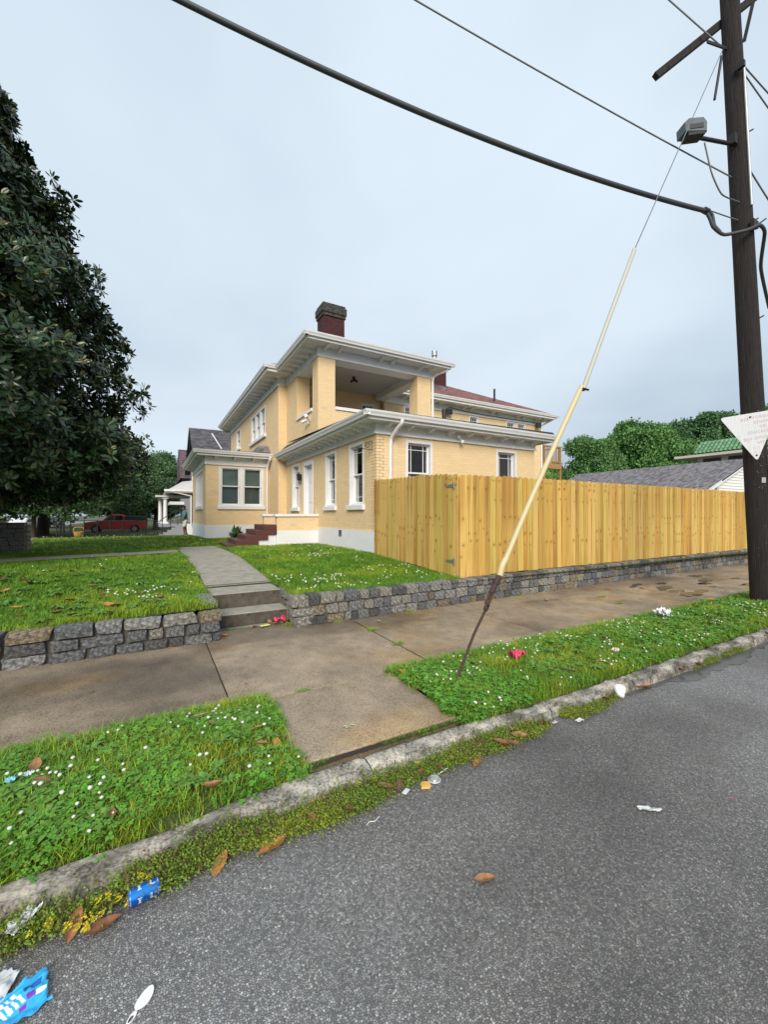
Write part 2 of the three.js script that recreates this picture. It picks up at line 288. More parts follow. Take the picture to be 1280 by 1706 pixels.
{
  const t = new THREE.Group(); t.name = 'sidewalk'; t.userData = { kind: 'structure' }; scene.add(t);
  const J = [-7.1, -5.2, -3.3, -1.35, 0.55, 2.5, 4.4, 6.3, 8.15, 10.0, 11.9, 13.8, 15.7, 17.6, 19.5];
  for (let i = 0; i < J.length - 1; i++) slab(t, J[i] + 0.006, J[i + 1] - 0.006, -5.72, -3.42 + 0.015 * (hash2(i, 1) - 0.5), 0.10 + 0.008 * (hash2(i, 2) - 0.5), i * 7.3, [0.84, 0.84, 0.82, 0.80, 1.0, 0.98, 0.92, 0.95, 1, 0.95, 0.9, 1, 1, 1][i], 0.09, i >= 7 && i <= 9 ? 0.05 : 0);
  slab(t, 0.785, 1.985, -3.386, -2.41, 0.112, 61, 1.16);
  const base = part(t, 'bedding', tint(sheet(steps(-9, 20, 1), [-5.85, -2.25], () => -0.02), () => [0.04, 0.032, 0.022]), M.soil); base.userData.kind = 'structure';
  for (const [a, b, c, d] of [[0.79, 1.98, -3.415, -3.387], [0.79, 1.98, -2.409, -2.36], [2.494, 2.506, -5.3, -3.44]]) part(t, 'joint_dirt', tint(sheet(steps(a, b, 0.05), steps(c, d, 0.02), (x, z) => 0.097 + 0.006 * (fbm(x * 30, z * 30, 2, 0, 107) - 0.5)), () => [0.035, 0.028, 0.018]), M.soil);
}
const vergeY = (x, z) => z > -2.36 ? 0.085 - (z + 2.36) * 0.65 : 0.085 + 0.04 * Math.sin(Math.PI * clamp((-2.36 - z) / 1.06)) + 0.02 * (fbm(x * 2, z * 2, 2, 0, 110) - 0.5);
for (const [a, b] of [[-9, 0.783], [1.987, 20]]) structure('verge', tint(sheet(steps(a, b, 0.15), join(steps(-3.425, -2.36, 0.107), [-2.19]), vergeY), (x, y, z) => soilTone(x * 2, z * 2)), M.soil, a < 0 ? 'grass verge beside the blue can' : 'grass verge around the guy anchor');
{ // weathered kerb in lengths
  const t = new THREE.Group(); t.name = 'curb'; t.userData = { kind: 'structure' }; scene.add(t);
  const cuts = [-6, -3.1, -0.9, 1.16, 3.9, 6.8, 9.6, 13, 18];
  for (let k = 0; k < cuts.length - 1; k++) {
    const x0 = cuts[k] + 0.004, x1 = cuts[k + 1] - 0.004, n = Math.max(8, Math.round((x1 - x0) / 0.022)), prof = 9, pos = [], uv = [], idx = [];
    for (let i = 0; i <= n; i++) {
      const x = lerp(x0, x1, i / n), bury = 1 - sstep(0.15, 0.65, x), far = sstep(1.9, 2.6, x), w = fbm(x * 3, 1, 4, 0, 120) - 0.5, w2 = fbm(x * 8, 5, 3, 0, 121) - 0.5, w3 = fbm(x * 2.2, 9, 3, 0, 122) - 0.5, chip = sstep(0.6, 0.8, fbm(x * 5, 20, 3, 0, 123)) * 0.03, end = Math.min(1, Math.min(i, n - i) / 2) * 0.01 - 0.01;
      const zf = -2.185 + 0.07 * w + 0.035 * w2 - 0.02 * bury, top = 0.088 + 0.03 * w3 + end - 0.004 * bury, zb = -2.345 + 0.05 * w3 + bury * (0.065 + 0.06 * w) + far * (0.045 + 0.05 * w2);
      const P = [[zf + 0.03, -0.06], [zf + 0.018, 0.02], [zf + 0.006 - chip, 0.062 + 0.02 * w2], [zf - 0.012 - chip, top - 0.022 - chip * 0.5], [zf - 0.035 - chip, top - 0.004 - chip * 0.3], [lerp(zf, zb, 0.5), top + 0.008 * w2], [lerp(zf, zb, 0.8), top + 0.006 + 0.012 * w], [zb, top - 0.006], [zb - 0.012, -0.02]];
      P.forEach(([z, y], q) => { const r = 0.022 * (fbm(x * 26 + q * 9, q * 3.3, 3, 0, 124) - 0.5); pos.push(x, y + r, z + r); uv.push(x, q * 0.045); });
    }
    for (let i = 0; i < n; i++) for (let q = 0; q < prof - 1; q++) { const a = i * prof + q, b = a + 1, c = a + prof, d = c + 1; idx.push(a, c, b, b, c, d); }
    const g = new THREE.BufferGeometry(); g.setAttribute('position', new THREE.Float32BufferAttribute(pos, 3)); g.setAttribute('uv', new THREE.Float32BufferAttribute(uv, 2)); g.setIndex(idx); g.computeVertexNormals();
    tint(g, (x, y, z) => { const m = sstep(0.42, 0.66, fbm(x * 4 + z * 9, y * 20 + z * 8, 4, 0, 125)), d = lerp(0.12, 0.65, Math.max(1 - sstep(0.1, 0.7, x), sstep(1.8, 2.6, x))); const k2 = lerp(1, 0.30, m * (d + 0.2)) * lerp(1, 0.70, d); return [0.60 * k2, 0.56 * k2, 0.475 * k2]; });
    part(t, 'curb_stone', g, M.curb);
  }
}
// ------------------------------------------------------------------ stones
function stoneShape(seed, n = 16, sx = 6, sy = 4, sz = 3) {
  let g = new THREE.BoxGeometry(1, 1, 1, sx, sy, sz); g.deleteAttribute('uv'); g.deleteAttribute('normal'); g = mergeVertices(g, 1e-4);
  const p = g.attributes.position, o = seed * 13.7;
  for (let i = 0; i < p.count; i++) {
    const x = p.getX(i) * 2, y = p.getY(i) * 2, z = p.getZ(i) * 2, L = Math.pow(Math.abs(x) ** n + Math.abs(y) ** n + Math.abs(z) ** n, 1 / n), k = Math.max(Math.abs(x), Math.abs(y), Math.abs(z)) / L;
    const d = 1 + 0.20 * (fbm(x * 1.3 + o, y * 1.3 + z * 0.9 + o, 3, 0, 130) - 0.5), e = 0.16 * (fbm(x * 2.6 + o, y * 2 - z * 1.7 + o, 2, 0, 131) - 0.5);
    p.setXYZ(i, x * 0.5 * k * (1 + 0.5 * (d - 1)), y * 0.5 * k * (1 + 0.4 * (d - 1)), z * 0.5 * k * d + e * Math.sign(z) * 0.7);
  }
  const f2 = mulberry(seed * 77), ta = (f2() - 0.5) * 0.34, tb = (f2() - 0.5) * 0.34, tc = (f2() - 0.5) * 0.2; for (let i = 0; i < p.count; i++) { const x = p.getX(i), y = p.getY(i); p.setXYZ(i, x + y * tc * 0.5 - x * y * tb, y * (1 + x * ta * 1.2), p.getZ(i) * (1 + x * tb * 0.6)); }
  g = g.toNonIndexed(); g.computeVertexNormals(); metreUV(g); const uv = g.attributes.uv; for (let i = 0; i < uv.count; i++) uv.setXY(i, uv.getX(i) * 1.1 + seed * 0.37, uv.getY(i) * 0.55 + seed * 0.21); return g;
}
const stones = [...Array(14)].map((_, i) => stoneShape(i + 1));
const stoneTones = [[0.43, 0.43, 0.42], [0.33, 0.335, 0.33], [0.18, 0.18, 0.175], [0.49, 0.465, 0.405], [0.42, 0.345, 0.23], [0.25, 0.26, 0.27], [0.46, 0.455, 0.43], [0.34, 0.29, 0.215]];
M.stones = stoneTones.map((c) => mat(c, 0.92, { map: stoneMap, bumpMap: stoneBump, bumpScale: 0.02 }));
function stone(t, w, h, d, x, y, z, ry = 0, warm = 0.25, darker = 0) {
  const o = origin(t), q = R(), pick = darker < 0 ? [0, 3, 6][Math.floor(R() * 3)] : q < warm ? [4, 7, 3][Math.floor(R() * 3)] : q < warm + 0.15 + darker ? [2, 5][Math.floor(R() * 2)] : [0, 1, 6, 1, 3, 5][Math.floor(R() * 6)];
  const m = finish(new THREE.Mesh(stones[Math.floor(R() * stones.length)], M.stones[pick])); m.name = 'stone';
  m.position.set(x - o.x, y - o.y, z - o.z); m.scale.set(w, h, d); m.rotation.set(rr(-0.05, 0.05), ry + rr(-0.06, 0.06), rr(-0.035, 0.035)); t.add(m); return m;
}
function stoneRun(t, a, b, y0, heights, depth, lens, { warm, darker, topOver = 0.02, gap = 0.014 } = {}) { // wall from a to b ([x,z]); stones to the right of travel
  const dx = b[0] - a[0], dz = b[1] - a[1], L = Math.hypot(dx, dz), ux = dx / L, uz = dz / L, ry = Math.atan2(-uz, ux), nx = -uz, nz = ux; let y = y0;
  heights.forEach((h, r) => {
    const top = r === heights.length - 1; let s = top ? 0 : -rr(0, 0.06);
    while (s < L - 0.05) {
      let w = rr(lens[0], lens[1]); if (L - s - w < lens[0] * 0.6) w = L - s;
      const hh = h * rr(0.82, 1.02), c = s + w / 2, dd = depth + (top ? topOver : rr(-0.015, 0.02)), k = -dd / 2 + (top ? topOver : 0.012) * 0.6;
      stone(t, w - gap, hh, dd, a[0] + ux * c + nx * k, y + hh / 2 + (h - hh) * 0.3, a[1] + uz * c + nz * k, ry, warm, darker); s += w;
    }
    y += h;
  });
}
{
  const t = thing('stone_wall', 'low grey rubble stone wall under the wooden fence', 'wall', [1.62, 0.1, -5.4]);
  part(t, 'mortar_core', merge([(() => { const g = bx(0, 16.1, 0.02, 0.47, -0.21, -0.035); g.rotateY(0.018); g.translate(1.72, 0, -5.385); return g; })(), bx(1.74, 1.93, 0.02, 0.44, -6.35, -5.6)]), M.mortar);
  stoneRun(t, [1.86, wallZ(1.86)], [17.6, wallZ(17.6)], 0.095, [0.128, 0.152, 0.138], 0.22, [0.10, 0.28], { warm: 0.30, darker: 0.14, gap: 0.02 });
  // end of the wall and its return along the walk
  stone(t, 0.27, 0.14, 0.24, 1.80, 0.165, -5.50, 0.1, 1); stone(t, 0.30, 0.10, 0.22, 1.79, 0.283, -5.50, 0, 1); stone(t, 0.23, 0.145, 0.22, 1.75, 0.43, -5.52, 0.05, 1);
  stoneRun(t, [1.70, -6.42], [1.70, -5.62], 0.095, [0.14, 0.13, 0.125], 0.17, [0.22, 0.34], { warm: 0.5 });
}
{
  const t = thing('stone_wall', 'short stone retaining wall left of the concrete entry steps', 'wall', [0.7, 0.1, -5.3]);
  part(t, 'mortar_core', [bx(-7, 0.68, 0.02, 0.40, -5.49, -5.325), bx(0.52, 0.66, 0.02, 0.44, -6.1, -5.49)], M.mortar);
  stoneRun(t, [-7, -5.27], [0.72, -5.29], 0.095, [0.118, 0.128], 0.21, [0.15, 0.42], { warm: 0.26, darker: 0.25, gap: 0.026 });
  stoneRun(t, [-7, -5.255], [0.46, -5.27], 0.341, [0.122], 0.24, [0.24, 0.42], { warm: 0.18, gap: 0.022 });
  stone(t, 0.24, 0.115, 0.24, 0.60, 0.392, -5.40, 0.1, 0.8);
  stone(t, 0.17, 0.12, 0.27, 0.615, 0.47, -5.66, 0.04, 0); stone(t, 0.16, 0.12, 0.26, 0.60, 0.485, -5.93, 0.02, 0.2);
}
{
  const t = thing('stone_wall', 'taller dry stone wall end standing at the lawn edge', 'wall', [-3.2, 0.6, -14.2]);
  part(t, 'mortar_core', bx(-7.4, -3.02, 0.5, 1.40, -14.62, -14.26), M.mortar);
  stoneRun(t, [-7.5, -14.22], [-2.98, -14.22], 0.56, [0.12, 0.11, 0.12, 0.11, 0.11, 0.12, 0.11], 0.22, [0.16, 0.36], { warm: 0.15, darker: -1, topOver: 0.03 });
  stoneRun(t, [-2.96, -14.30], [-2.96, -14.75], 0.56, [0.12, 0.11, 0.12, 0.11, 0.11, 0.12, 0.11], 0.2, [0.18, 0.3], { warm: 0.15, darker: -1 });
}
M.riser = mat([0.15, 0.13, 0.098], 0.92, { map: tex(256, (u, v, i, j) => 0.6 + 0.7 * (fbm(u * 8, v * 8, 4, 8, 901) - 0.5) + 0.35 * (hash2(i, j, 9) - 0.5) + (vnoise(u * 60, v * 60, 60, 902) > 0.93 ? 0.6 : 0), { srgb: true, rep: [2.2, 2.2] }), bumpMap: concreteBump, bumpScale: 0.004 }); // grime-stained speckled riser faces, colour also darkened to paint shade against the treads
{ // concrete entry steps and garden walk
  const t = thing('entry_steps', 'two concrete entry steps between the stone walls', 'steps', [1.22, 0.1, -6]);
  const s1 = bx(0.72, 1.69, 0.03, 0.275, -6.23, -5.83, 0.012), s2 = bx(0.71, 1.695, 0.03, 0.487, -6.85, -6.232, 0.012);
  part(t, 'step', s1, M.walk); part(t, 'step', s2, M.walk);
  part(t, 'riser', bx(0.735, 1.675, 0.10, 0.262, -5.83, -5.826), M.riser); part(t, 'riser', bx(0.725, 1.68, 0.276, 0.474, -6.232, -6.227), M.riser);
  const w = new THREE.Group(); w.name = 'garden_path'; w.userData = { kind: 'structure' }; scene.add(w);
  const zs = [-6.86, -7.9, -9.05, -10.2, -11.3, -12.45, -13.6];
  for (let i = 0; i < zs.length - 1; i++) {
    const a = zs[i + 1] + 0.006, b = zs[i] - 0.006, xs = join(steps(0.70 - 0.02 * i, 1.70, 0.25)), g = sheet(xs, steps(a, b, 0.3), (x, z) => T(x, z) + 0.022);
    const side = bx(0.70 - 0.02 * i, 1.70, T(1.2, (a + b) / 2) - 0.08, Math.min(T(1.2, a), T(1.2, b)) + 0.012, a, b); part(w, 'slab', merge([g, side]), M.walk);
  }
  const hop = (x) => -11.55 + (x - 0.5) * -0.20; // walk crossing the lawn to the left
  const xs2 = [0.56, -0.7, -2, -3.3, -4.6, -6, -7.5];
  for (let i = 0; i < xs2.length - 1; i++) {
    const a = xs2[i + 1] + 0.006, b = xs2[i] - 0.006, g = sheet(steps(a, b, 0.3), steps(0, 0.85, 0.28), (x, z) => 0); const p = g.attributes.position;
    for (let q = 0; q < p.count; q++) { const x = p.getX(q), z = -(11.45 - (0.5 - x) * 0.28) - p.getZ(q) + 0.0; p.setXYZ(q, x, T(x, z) + 0.05, z); }
    g.setIndex([...g.index.array].reverse()); g.computeVertexNormals(); part(w, 'slab', g, M.walk);
  }
}
// ------------------------------------------------------------------ the yellow brick house
const FX = 4.75, SZ = -8.85, MX = 4.42, MZ = -16.6, BZ = -12.9, BX = 9.35, MR = 20.05, ML = -28.3, PX = 1.84, PZ = -18.05, PL = -24.2, RX = 10.38;
const house = thing('brick_house', 'two-storey yellow painted brick house with white trim and open upper porch', 'house', [FX, 0.6, SZ]);
const bricks = [];
// a panel with openings; face 'z' looks to +z at z = c (a is x), face 'x' looks to -x at x = c (a is z)
function turned(g, face, c) { if (face === 'x') { g.rotateY(-Math.PI / 2); g.translate(c, 0, 0); } else g.translate(0, 0, c); return g; }
function panel(face, c, a0, a1, y0, y1, holes = [], th = 0.24) {
  const s = new THREE.Shape([[a0, y0], [a1, y0], [a1, y1], [a0, y1]].map((p) => new THREE.Vector2(...p)));
  for (const [h0, h1, v0, v1] of holes) s.holes.push(new THREE.Path([[h0, v0], [h0, v1], [h1, v1], [h1, v0]].map((p) => new THREE.Vector2(...p))));
  const g = new THREE.ExtrudeGeometry(s, { depth: th, bevelEnabled: false }); g.translate(0, 0, -th); return turned(g, face, c);
}
const BH = 0.0755, BW = 0.213;
function layBricks(face, c, a0, a1, y0, y1, holes = [], tone = brickTone, into = bricks) {
  const n = Math.round((y1 - y0) / BH), h = (y1 - y0) / n;
  for (let r = 0; r < n; r++) {
    const y = y0 + (r + 0.5) * h; let s = a0 - (r % 2 ? BW / 2 : 0);
    for (; s < a1; s += BW) {
      let spans = [[Math.max(s, a0) + 0.005, Math.min(s + BW, a1) - 0.005]];
      for (const [h0, h1, v0, v1] of holes) if (y + h / 2 > v0 + 0.01 && y - h / 2 < v1 - 0.01) spans = spans.flatMap(([p, q]) => (q <= h0 || p >= h1 ? [[p, q]] : [[p, Math.min(q, h0 - 0.004)], [Math.max(p, h1 + 0.004), q]]));
      for (const [p, q] of spans) if (q - p > 0.02) {
        const m = (p + q) / 2, d = 0.0025 + 0.002 * hash2(Math.round(m * 100), r, 7);
        const pos = face === 'x' ? V(c + 0.012 - d, y, m) : V(m, y, c - 0.012 + d);
        into.push({ pos, ry: face === 'x' ? -Math.PI / 2 : face === 'X' ? Math.PI / 2 : 0, w: q - p, h: h - 0.007, tone: tone() });
      }
    }
  }
}
function brickWall(name, face, c, a0, a1, y0, y1, holes, th) { part(house, name, panel(face, c, a0, a1, y0, y1, holes, th), M.brickBack); layBricks(face, c, a0, a1, y0, y1, holes); }
// double-hung window: group turned to its face, local x along the wall, z outwards, origin bottom centre of the opening
function windowUnit(face, c, a0, a1, y0, y1, { sill = 0.13, style = 'prairie', recess = 0.10, blind = 0, jamb = 0.07, name = 'window', cover } = {}) {
  const o = origin(house), g = new THREE.Group(), w = a1 - a0, h = y1 - y0, m = (a0 + a1) / 2, k = jamb, zr = -recess; g.name = name;
  g.position.set((face === 'x' ? c : m) - o.x, y0 - o.y, (face === 'x' ? m : c) - o.z); if (face === 'x') g.rotation.y = -Math.PI / 2; house.add(g);
  local(g, 'frame', [bx(-w / 2, -w / 2 + k, 0, h, zr - 0.12, 0.012), bx(w / 2 - k, w / 2, 0, h, zr - 0.12, 0.012), bx(-w / 2 + k, w / 2 - k, h - k, h, zr - 0.12, 0.01), bx(-w / 2 + k, w / 2 - k, 0, 0.05, zr - 0.12, -0.01)], M.white);
  const a = w / 2 - k, b0 = 0.05, b1 = h - k, mid = (b0 + b1) / 2 + 0.01, r = 0.04;
  const sash = (p0, p1, z) => [bx(-a, -a + r, p0, p1, z - 0.035, z), bx(a - r, a, p0, p1, z - 0.035, z), bx(-a + r, a - r, p1 - r, p1, z - 0.035, z), bx(-a + r, a - r, p0, p0 + r, z - 0.035, z)];
  local(g, 'upper_sash', sash(mid - 0.02, b1, zr), M.vinyl); local(g, 'lower_sash', sash(b0, mid + 0.02, zr - 0.045), M.vinyl);
  const mun = [], lo = [];
  if (style === 'prairie' || style === 'grid') {
    const iw = 2 * (a - r), ux = style === 'grid' ? [-iw / 6, iw / 6] : [-a + r + iw * 0.19, a - r - iw * 0.19];
    for (const x of ux) { mun.push(bx(x - 0.008, x + 0.008, mid - 0.02 + r, b1 - r, zr - 0.025, zr - 0.006)); lo.push(bx(x - 0.008, x + 0.008, b0 + r, mid + 0.02 - r, zr - 0.07, zr - 0.052)); }
    const vy = style === 'grid' ? [0.33, 0.66].map((q) => lerp(mid, b1, q)) : [b1 - r - iw * 0.19]; for (const y of vy) mun.push(bx(-a + r, a - r, y - 0.008, y + 0.008, zr - 0.024, zr - 0.007));
    const vl = style === 'grid' ? [0.33, 0.66].map((q) => lerp(b0, mid, q)) : [b0 + r + iw * 0.19]; for (const y of vl) lo.push(bx(-a + r, a - r, y - 0.008, y + 0.008, zr - 0.069, zr - 0.053));
    local(g, 'muntins', [...mun, ...lo], M.vinyl);
  }
  const pane = (p0, p1, z) => { const q = new THREE.PlaneGeometry(2 * (a - r), p1 - p0); q.translate(0, (p0 + p1) / 2, z); return q; };
  local(g, 'pane', pane(mid - 0.02 + r, b1 - r, zr - 0.017), M.glass); local(g, 'pane', pane(b0 + r, mid + 0.02 - r, zr - 0.062), M.glass);
  if (blind) { // drawn blind, its slats
    const sl = []; for (let y = lerp(b1, b0, blind); y < b1; y += 0.045) { const q = new THREE.BoxGeometry(2 * a - 0.04, 0.05, 0.003); q.rotateX(0.5); q.translate(0, y, zr - 0.13); sl.push(q); }
    local(g, 'blind', sl, M.blind); local(g, 'screen', bx(-a, a, b0, mid, zr - 0.16, zr - 0.155), M.screen);
  }
  if (sill) local(g, 'sill', bx(-w / 2 - 0.06, w / 2 + 0.06, -sill, 0.002, -0.06, 0.075, 0.012), M.white);
  return g;
}
// walls
const winsFront = [[-15.80, -14.89], [-12.24, -11.36], [-10.42, -9.50]], W0 = 1.87, W1 = 3.53;
const doorHole = [-14.40, -13.36, 1.2, 3.50];
brickWall('front_wall', 'x', FX, MZ, SZ, 1.2, 3.62, [...winsFront.map(([a, b]) => [a, b, W0, W1]), doorHole]);
const winsSide = [[5.62, 6.46], [8.76, 9.60]];
brickWall('side_wall', 'z', SZ, FX, RX, 1.2, 3.62, winsSide.map(([a, b]) => [a, b, W0, W1]));
part(house, 'side_wall', bx(RX - 0.24, RX, 1.2, 3.62, MZ, SZ - 0.24), M.brickBack);
for (const [a, b] of winsFront) windowUnit('x', FX, a, b, W0, W1); for (const [a, b] of winsSide) windowUnit('z', SZ, a, b, W0, W1);
part(house, 'foundation', [bx(FX - 0.02, FX + 0.3, 0.2, 1.2, MZ, SZ + 0.02), bx(FX + 0.3, RX + 0.02, 0.2, 1.2, SZ - 0.3, SZ + 0.02)], M.whiteRough);
part(house, 'foundation_vent', bx(FX - 0.026, FX - 0.01, 0.98, 1.17, -11.10, -10.90), M.roofGrey);
{ // front door
  const o = origin(house), g = new THREE.Group(); g.name = 'door'; g.position.set(FX - o.x, 1.2 - o.y, -13.88 - o.z); g.rotation.y = -Math.PI / 2; house.add(g);
  local(g, 'frame', [bx(-0.52, -0.43, 0, 2.3, -0.24, 0.02), bx(0.43, 0.52, 0, 2.3, -0.24, 0.02), bx(-0.43, 0.43, 2.16, 2.3, -0.24, 0.02)], M.white);
  local(g, 'leaf', [bx(-0.43, 0.43, 0.02, 2.16, -0.20, -0.15, 0.006), ...[[-0.33, -0.05], [0.05, 0.33]].flatMap(([a, b]) => [[0.2, 0.75], [0.85, 1.45], [1.55, 2.02]].map(([p, q]) => bx(a, b, p, q, -0.152, -0.135, 0.012)))], M.door);
  local(g, 'handle', (() => { const q = new THREE.SphereGeometry(0.03, 10, 8); q.scale(1, 1, 1.6); q.translate(0.36, 0.95, -0.11); return q; })(), M.brass);
  local(g, 'lock', (() => { const q = new THREE.CylinderGeometry(0.028, 0.028, 0.03, 10); q.rotateX(Math.PI / 2); q.translate(0.36, 1.12, -0.135); return q; })(), M.brass);
  const l = part(house, 'wall_lantern', [bx(FX - 0.16, FX - 0.04, 2.86, 3.06, -14.70, -14.58, 0.02), bx(FX - 0.18, FX - 0.02, 3.06, 3.09, -14.72, -14.56), rod([FX - 0.1, 3.09, -14.64], [FX - 0.1, 3.17, -14.64], 0.04, 0.008, 6), tube([[FX, 2.95, -14.64], [FX - 0.02, 2.75, -14.64], [FX - 0.09, 2.74, -14.64], [FX - 0.1, 2.86, -14.64]], 0.011, 10, 6), bx(FX - 0.02, FX + 0.003, 2.88, 3.0, -14.69, -14.59)], M.iron);
}
{ // scrolled iron bracket for a hanging sign
  const sp = []; for (let i = 0; i <= 34; i++) { const a = (i / 34) * Math.PI * 3.6, r = 0.085 * (1 - i / 44); sp.push([FX - 0.15 + r * Math.cos(a), 3.33 + r * Math.sin(a), -9.02]); }
  part(house, 'iron_bracket', [tube(sp, 0.008, 60, 5), rod([FX, 3.22, -9.02], [FX - 0.44, 3.25, -9.02], 0.008), rod([FX, 3.20, -9.02], [FX, 3.46, -9.02], 0.009), tube([[FX - 0.02, 3.4, -9.02], [FX - 0.06, 3.44, -9.02], [FX - 0.1, 3.41, -9.02]], 0.007, 8, 5)], M.iron);
}
// eaves: soffit, frieze, gutter, brackets
function gutterRun(face, c, a0, a1, y, t = house) { // c = fascia plane, y = top of the gutter
  const L = Math.abs(a1 - a0), g = profile([[0, -0.13], [0.075, -0.13], [0.09, -0.085], [0.115, -0.045], [0.125, -0.004], [0.125, 0], [0.108, 0], [0.1, -0.03], [0.07, -0.115], [0.004, -0.115], [0.004, -0.02], [0, -0.02]], L);
  if (face === 'z') { g.rotateY(-Math.PI / 2); g.translate((a0 + a1) / 2, y, c); } else { g.rotateY(Math.PI); g.translate(c, y, (a0 + a1) / 2); }
  return part(t, 'gutter', g, M.gutter);
}
function bracket(face, c, a, y, len = 0.34, t = house) { // y = underside of the soffit
  const g = profile([[0, 0], [len, 0], [len, -0.045], [len - 0.06, -0.085], [len * 0.55, -0.075], [len * 0.35, -0.105], [0, -0.125]], 0.085);
  if (face === 'z') { g.rotateY(-Math.PI / 2); g.translate(a, y, c); } else { g.rotateY(Math.PI); g.translate(c, y, a); }
  return part(t, 'bracket', g, M.white);
}
const every = (a, b, d) => { const n = Math.max(1, Math.round((b - a) / d)), o = []; for (let i = 0; i <= n; i++) o.push(lerp(a, b, i / n)); return o; };
{ // lower roof
  const o = 0.40, y = 4.04, s = 3.86;
  part(house, 'frieze', [bx(FX - 0.03, FX + 0.24, 3.62, s, MZ, SZ + 0.03), bx(FX + 0.24, RX + 0.03, 3.62, s, SZ - 0.24, SZ + 0.03), bx(RX - 0.24, RX + 0.03, 3.62, s, MZ, SZ - 0.24)], M.white);
  part(house, 'frieze_moulding', [bx(FX - 0.055, FX - 0.03, 3.60, 3.645, MZ, SZ + 0.055), bx(FX - 0.03, RX + 0.055, 3.60, 3.645, SZ + 0.03, SZ + 0.055)], M.white);
  part(house, 'soffit', bx(FX - o, RX + o, s, s + 0.05, MZ, SZ + o), M.white);
  part(house, 'fascia', [bx(FX - o - 0.02, FX - o, s - 0.015, y - 0.005, MZ, SZ + o + 0.02), bx(FX - o, RX + o + 0.02, s - 0.015, y - 0.005, SZ + o, SZ + o + 0.02), bx(RX + o, RX + o + 0.02, s - 0.015, y - 0.005, MZ, SZ + o)], M.gutter);
  gutterRun('x', FX - o - 0.02, MZ, SZ + o + 0.14, y); gutterRun('z', SZ + o + 0.02, FX - o - 0.14, RX + o + 0.14, y);
  for (const z of every(-16.3, -9.1, 0.42)) bracket('x', FX - 0.03, z, s, 0.30); for (const x of every(5.0, 10.2, 0.62)) bracket('z', SZ + 0.03, x, s, 0.30);
  const e = 0.44; // low pitched black roof, steeper where it meets the porch wall
  part(house, 'lower_roof', poly([
    [[FX - e, 4.03, SZ + e], [RX + e, 4.03, SZ + e], [RX + e, 4.16, SZ + e - 0.1], [FX - e + 0.1, 4.10, SZ + e - 0.1]],
    [[FX - e + 0.1, 4.10, SZ + e - 0.1], [RX + e, 4.16, SZ + e - 0.1], [RX + e, 4.55, MZ], [FX, 4.55, MZ], [FX, 4.40, BZ]],
    [[FX - e, 4.03, SZ + e], [FX - e + 0.1, 4.10, SZ + e - 0.1], [FX, 4.40, BZ], [FX, 4.44, MZ], [FX - e, 4.03, MZ]],
    [[RX + e, 4.03, SZ + e], [RX + e, 4.03, MZ], [RX + e, 4.55, MZ], [RX + e, 4.16, SZ + e - 0.1]]]), M.roofBlack);
  part(house, 'downspout', [tube([[5.22, 3.92, SZ + o + 0.07], [5.22, 3.82, SZ + o + 0.06], [5.19, 3.72, SZ + 0.3], [5.15, 3.52, SZ + 0.08], [5.14, 3.38, SZ + 0.055], [5.14, 3.0, SZ + 0.05]], 0.048, 22, 10), rod([5.14, 3.05, SZ + 0.05], [5.14, 0.5, SZ + 0.05], 0.046)], M.gutter);
  part(house, 'security_lamp', [bx(7.28, 7.40, 3.70, 3.80, SZ + 0.03, SZ + 0.07, 0.02), rod([7.34, 3.74, SZ + 0.06], [7.34, 3.64, SZ + 0.14], 0.016), (() => { const q = new THREE.SphereGeometry(0.055, 12, 8); q.translate(7.36, 3.60, SZ + 0.15); return q; })(), rod([7.30, 3.68, SZ + 0.08], [7.22, 3.74, SZ + 0.17], 0.014, 0.045)], M.vinyl);
  part(house, 'vent_pipe', [rod([8.05, 4.2, -10.4], [8.05, 4.95, -10.4], 0.07)], M.black);
  part(house, 'dish_bracket', [(() => { const q = new THREE.CylinderGeometry(0.14, 0.14, 0.02, 16); q.rotateX(0.5); q.rotateZ(-0.3); q.translate(8.12, 4.42, -9.5); return q; })(), rod([8.05, 4.15, -9.6], [8.12, 4.42, -9.5], 0.018)], M.galv);
}
// upper porch (balcony) above the lower roof
const PT = 6.87, CAP = 5.17;
brickWall('porch_wall', 'x', FX, MZ, BZ, 4.0, CAP, [], 0.5); brickWall('pillar', 'x', FX, MZ, -15.17, CAP, PT, [], 0.5); brickWall('pillar', 'x', FX, -13.45, BZ, CAP, PT, [], 0.5);
brickWall('porch_wall', 'z', BZ, FX + 0.5, BX, 4.0, CAP, [], 0.55); brickWall('pillar', 'z', BZ, FX + 0.5, 5.36, CAP, PT, [], 0.55); brickWall('pillar', 'z', BZ, 8.72, BX, CAP, PT, [], 0.55);
layBricks('z', BZ, FX, FX + 0.5, 4.0, PT); part(house, 'porch_wall', bx(BX - 0.5, BX, 4.0, CAP, MZ, BZ - 0.55), M.brickBack);
part(house, 'porch_cap', [bx(FX - 0.05, FX + 0.55, CAP, CAP + 0.10, -15.17, -13.45), bx(5.36, 8.72, CAP, CAP + 0.10, BZ - 0.6, BZ + 0.05), bx(BX - 0.55, BX + 0.05, CAP, CAP + 0.10, MZ, BZ - 0.6)], M.white);
layBricks('x', 8.72, BZ - 0.55, BZ, CAP + 0.1, PT); // inner side of the far pillar
part(house, 'porch_floor', bx(FX + 0.5, BX - 0.5, 4.3, 4.4, -16.9, BZ - 0.55), M.roofGrey);
part(house, 'porch_ceiling', bx(FX + 0.5, BX - 0.45, 7.14, 7.20, -16.9, BZ - 0.55), M.ceiling);
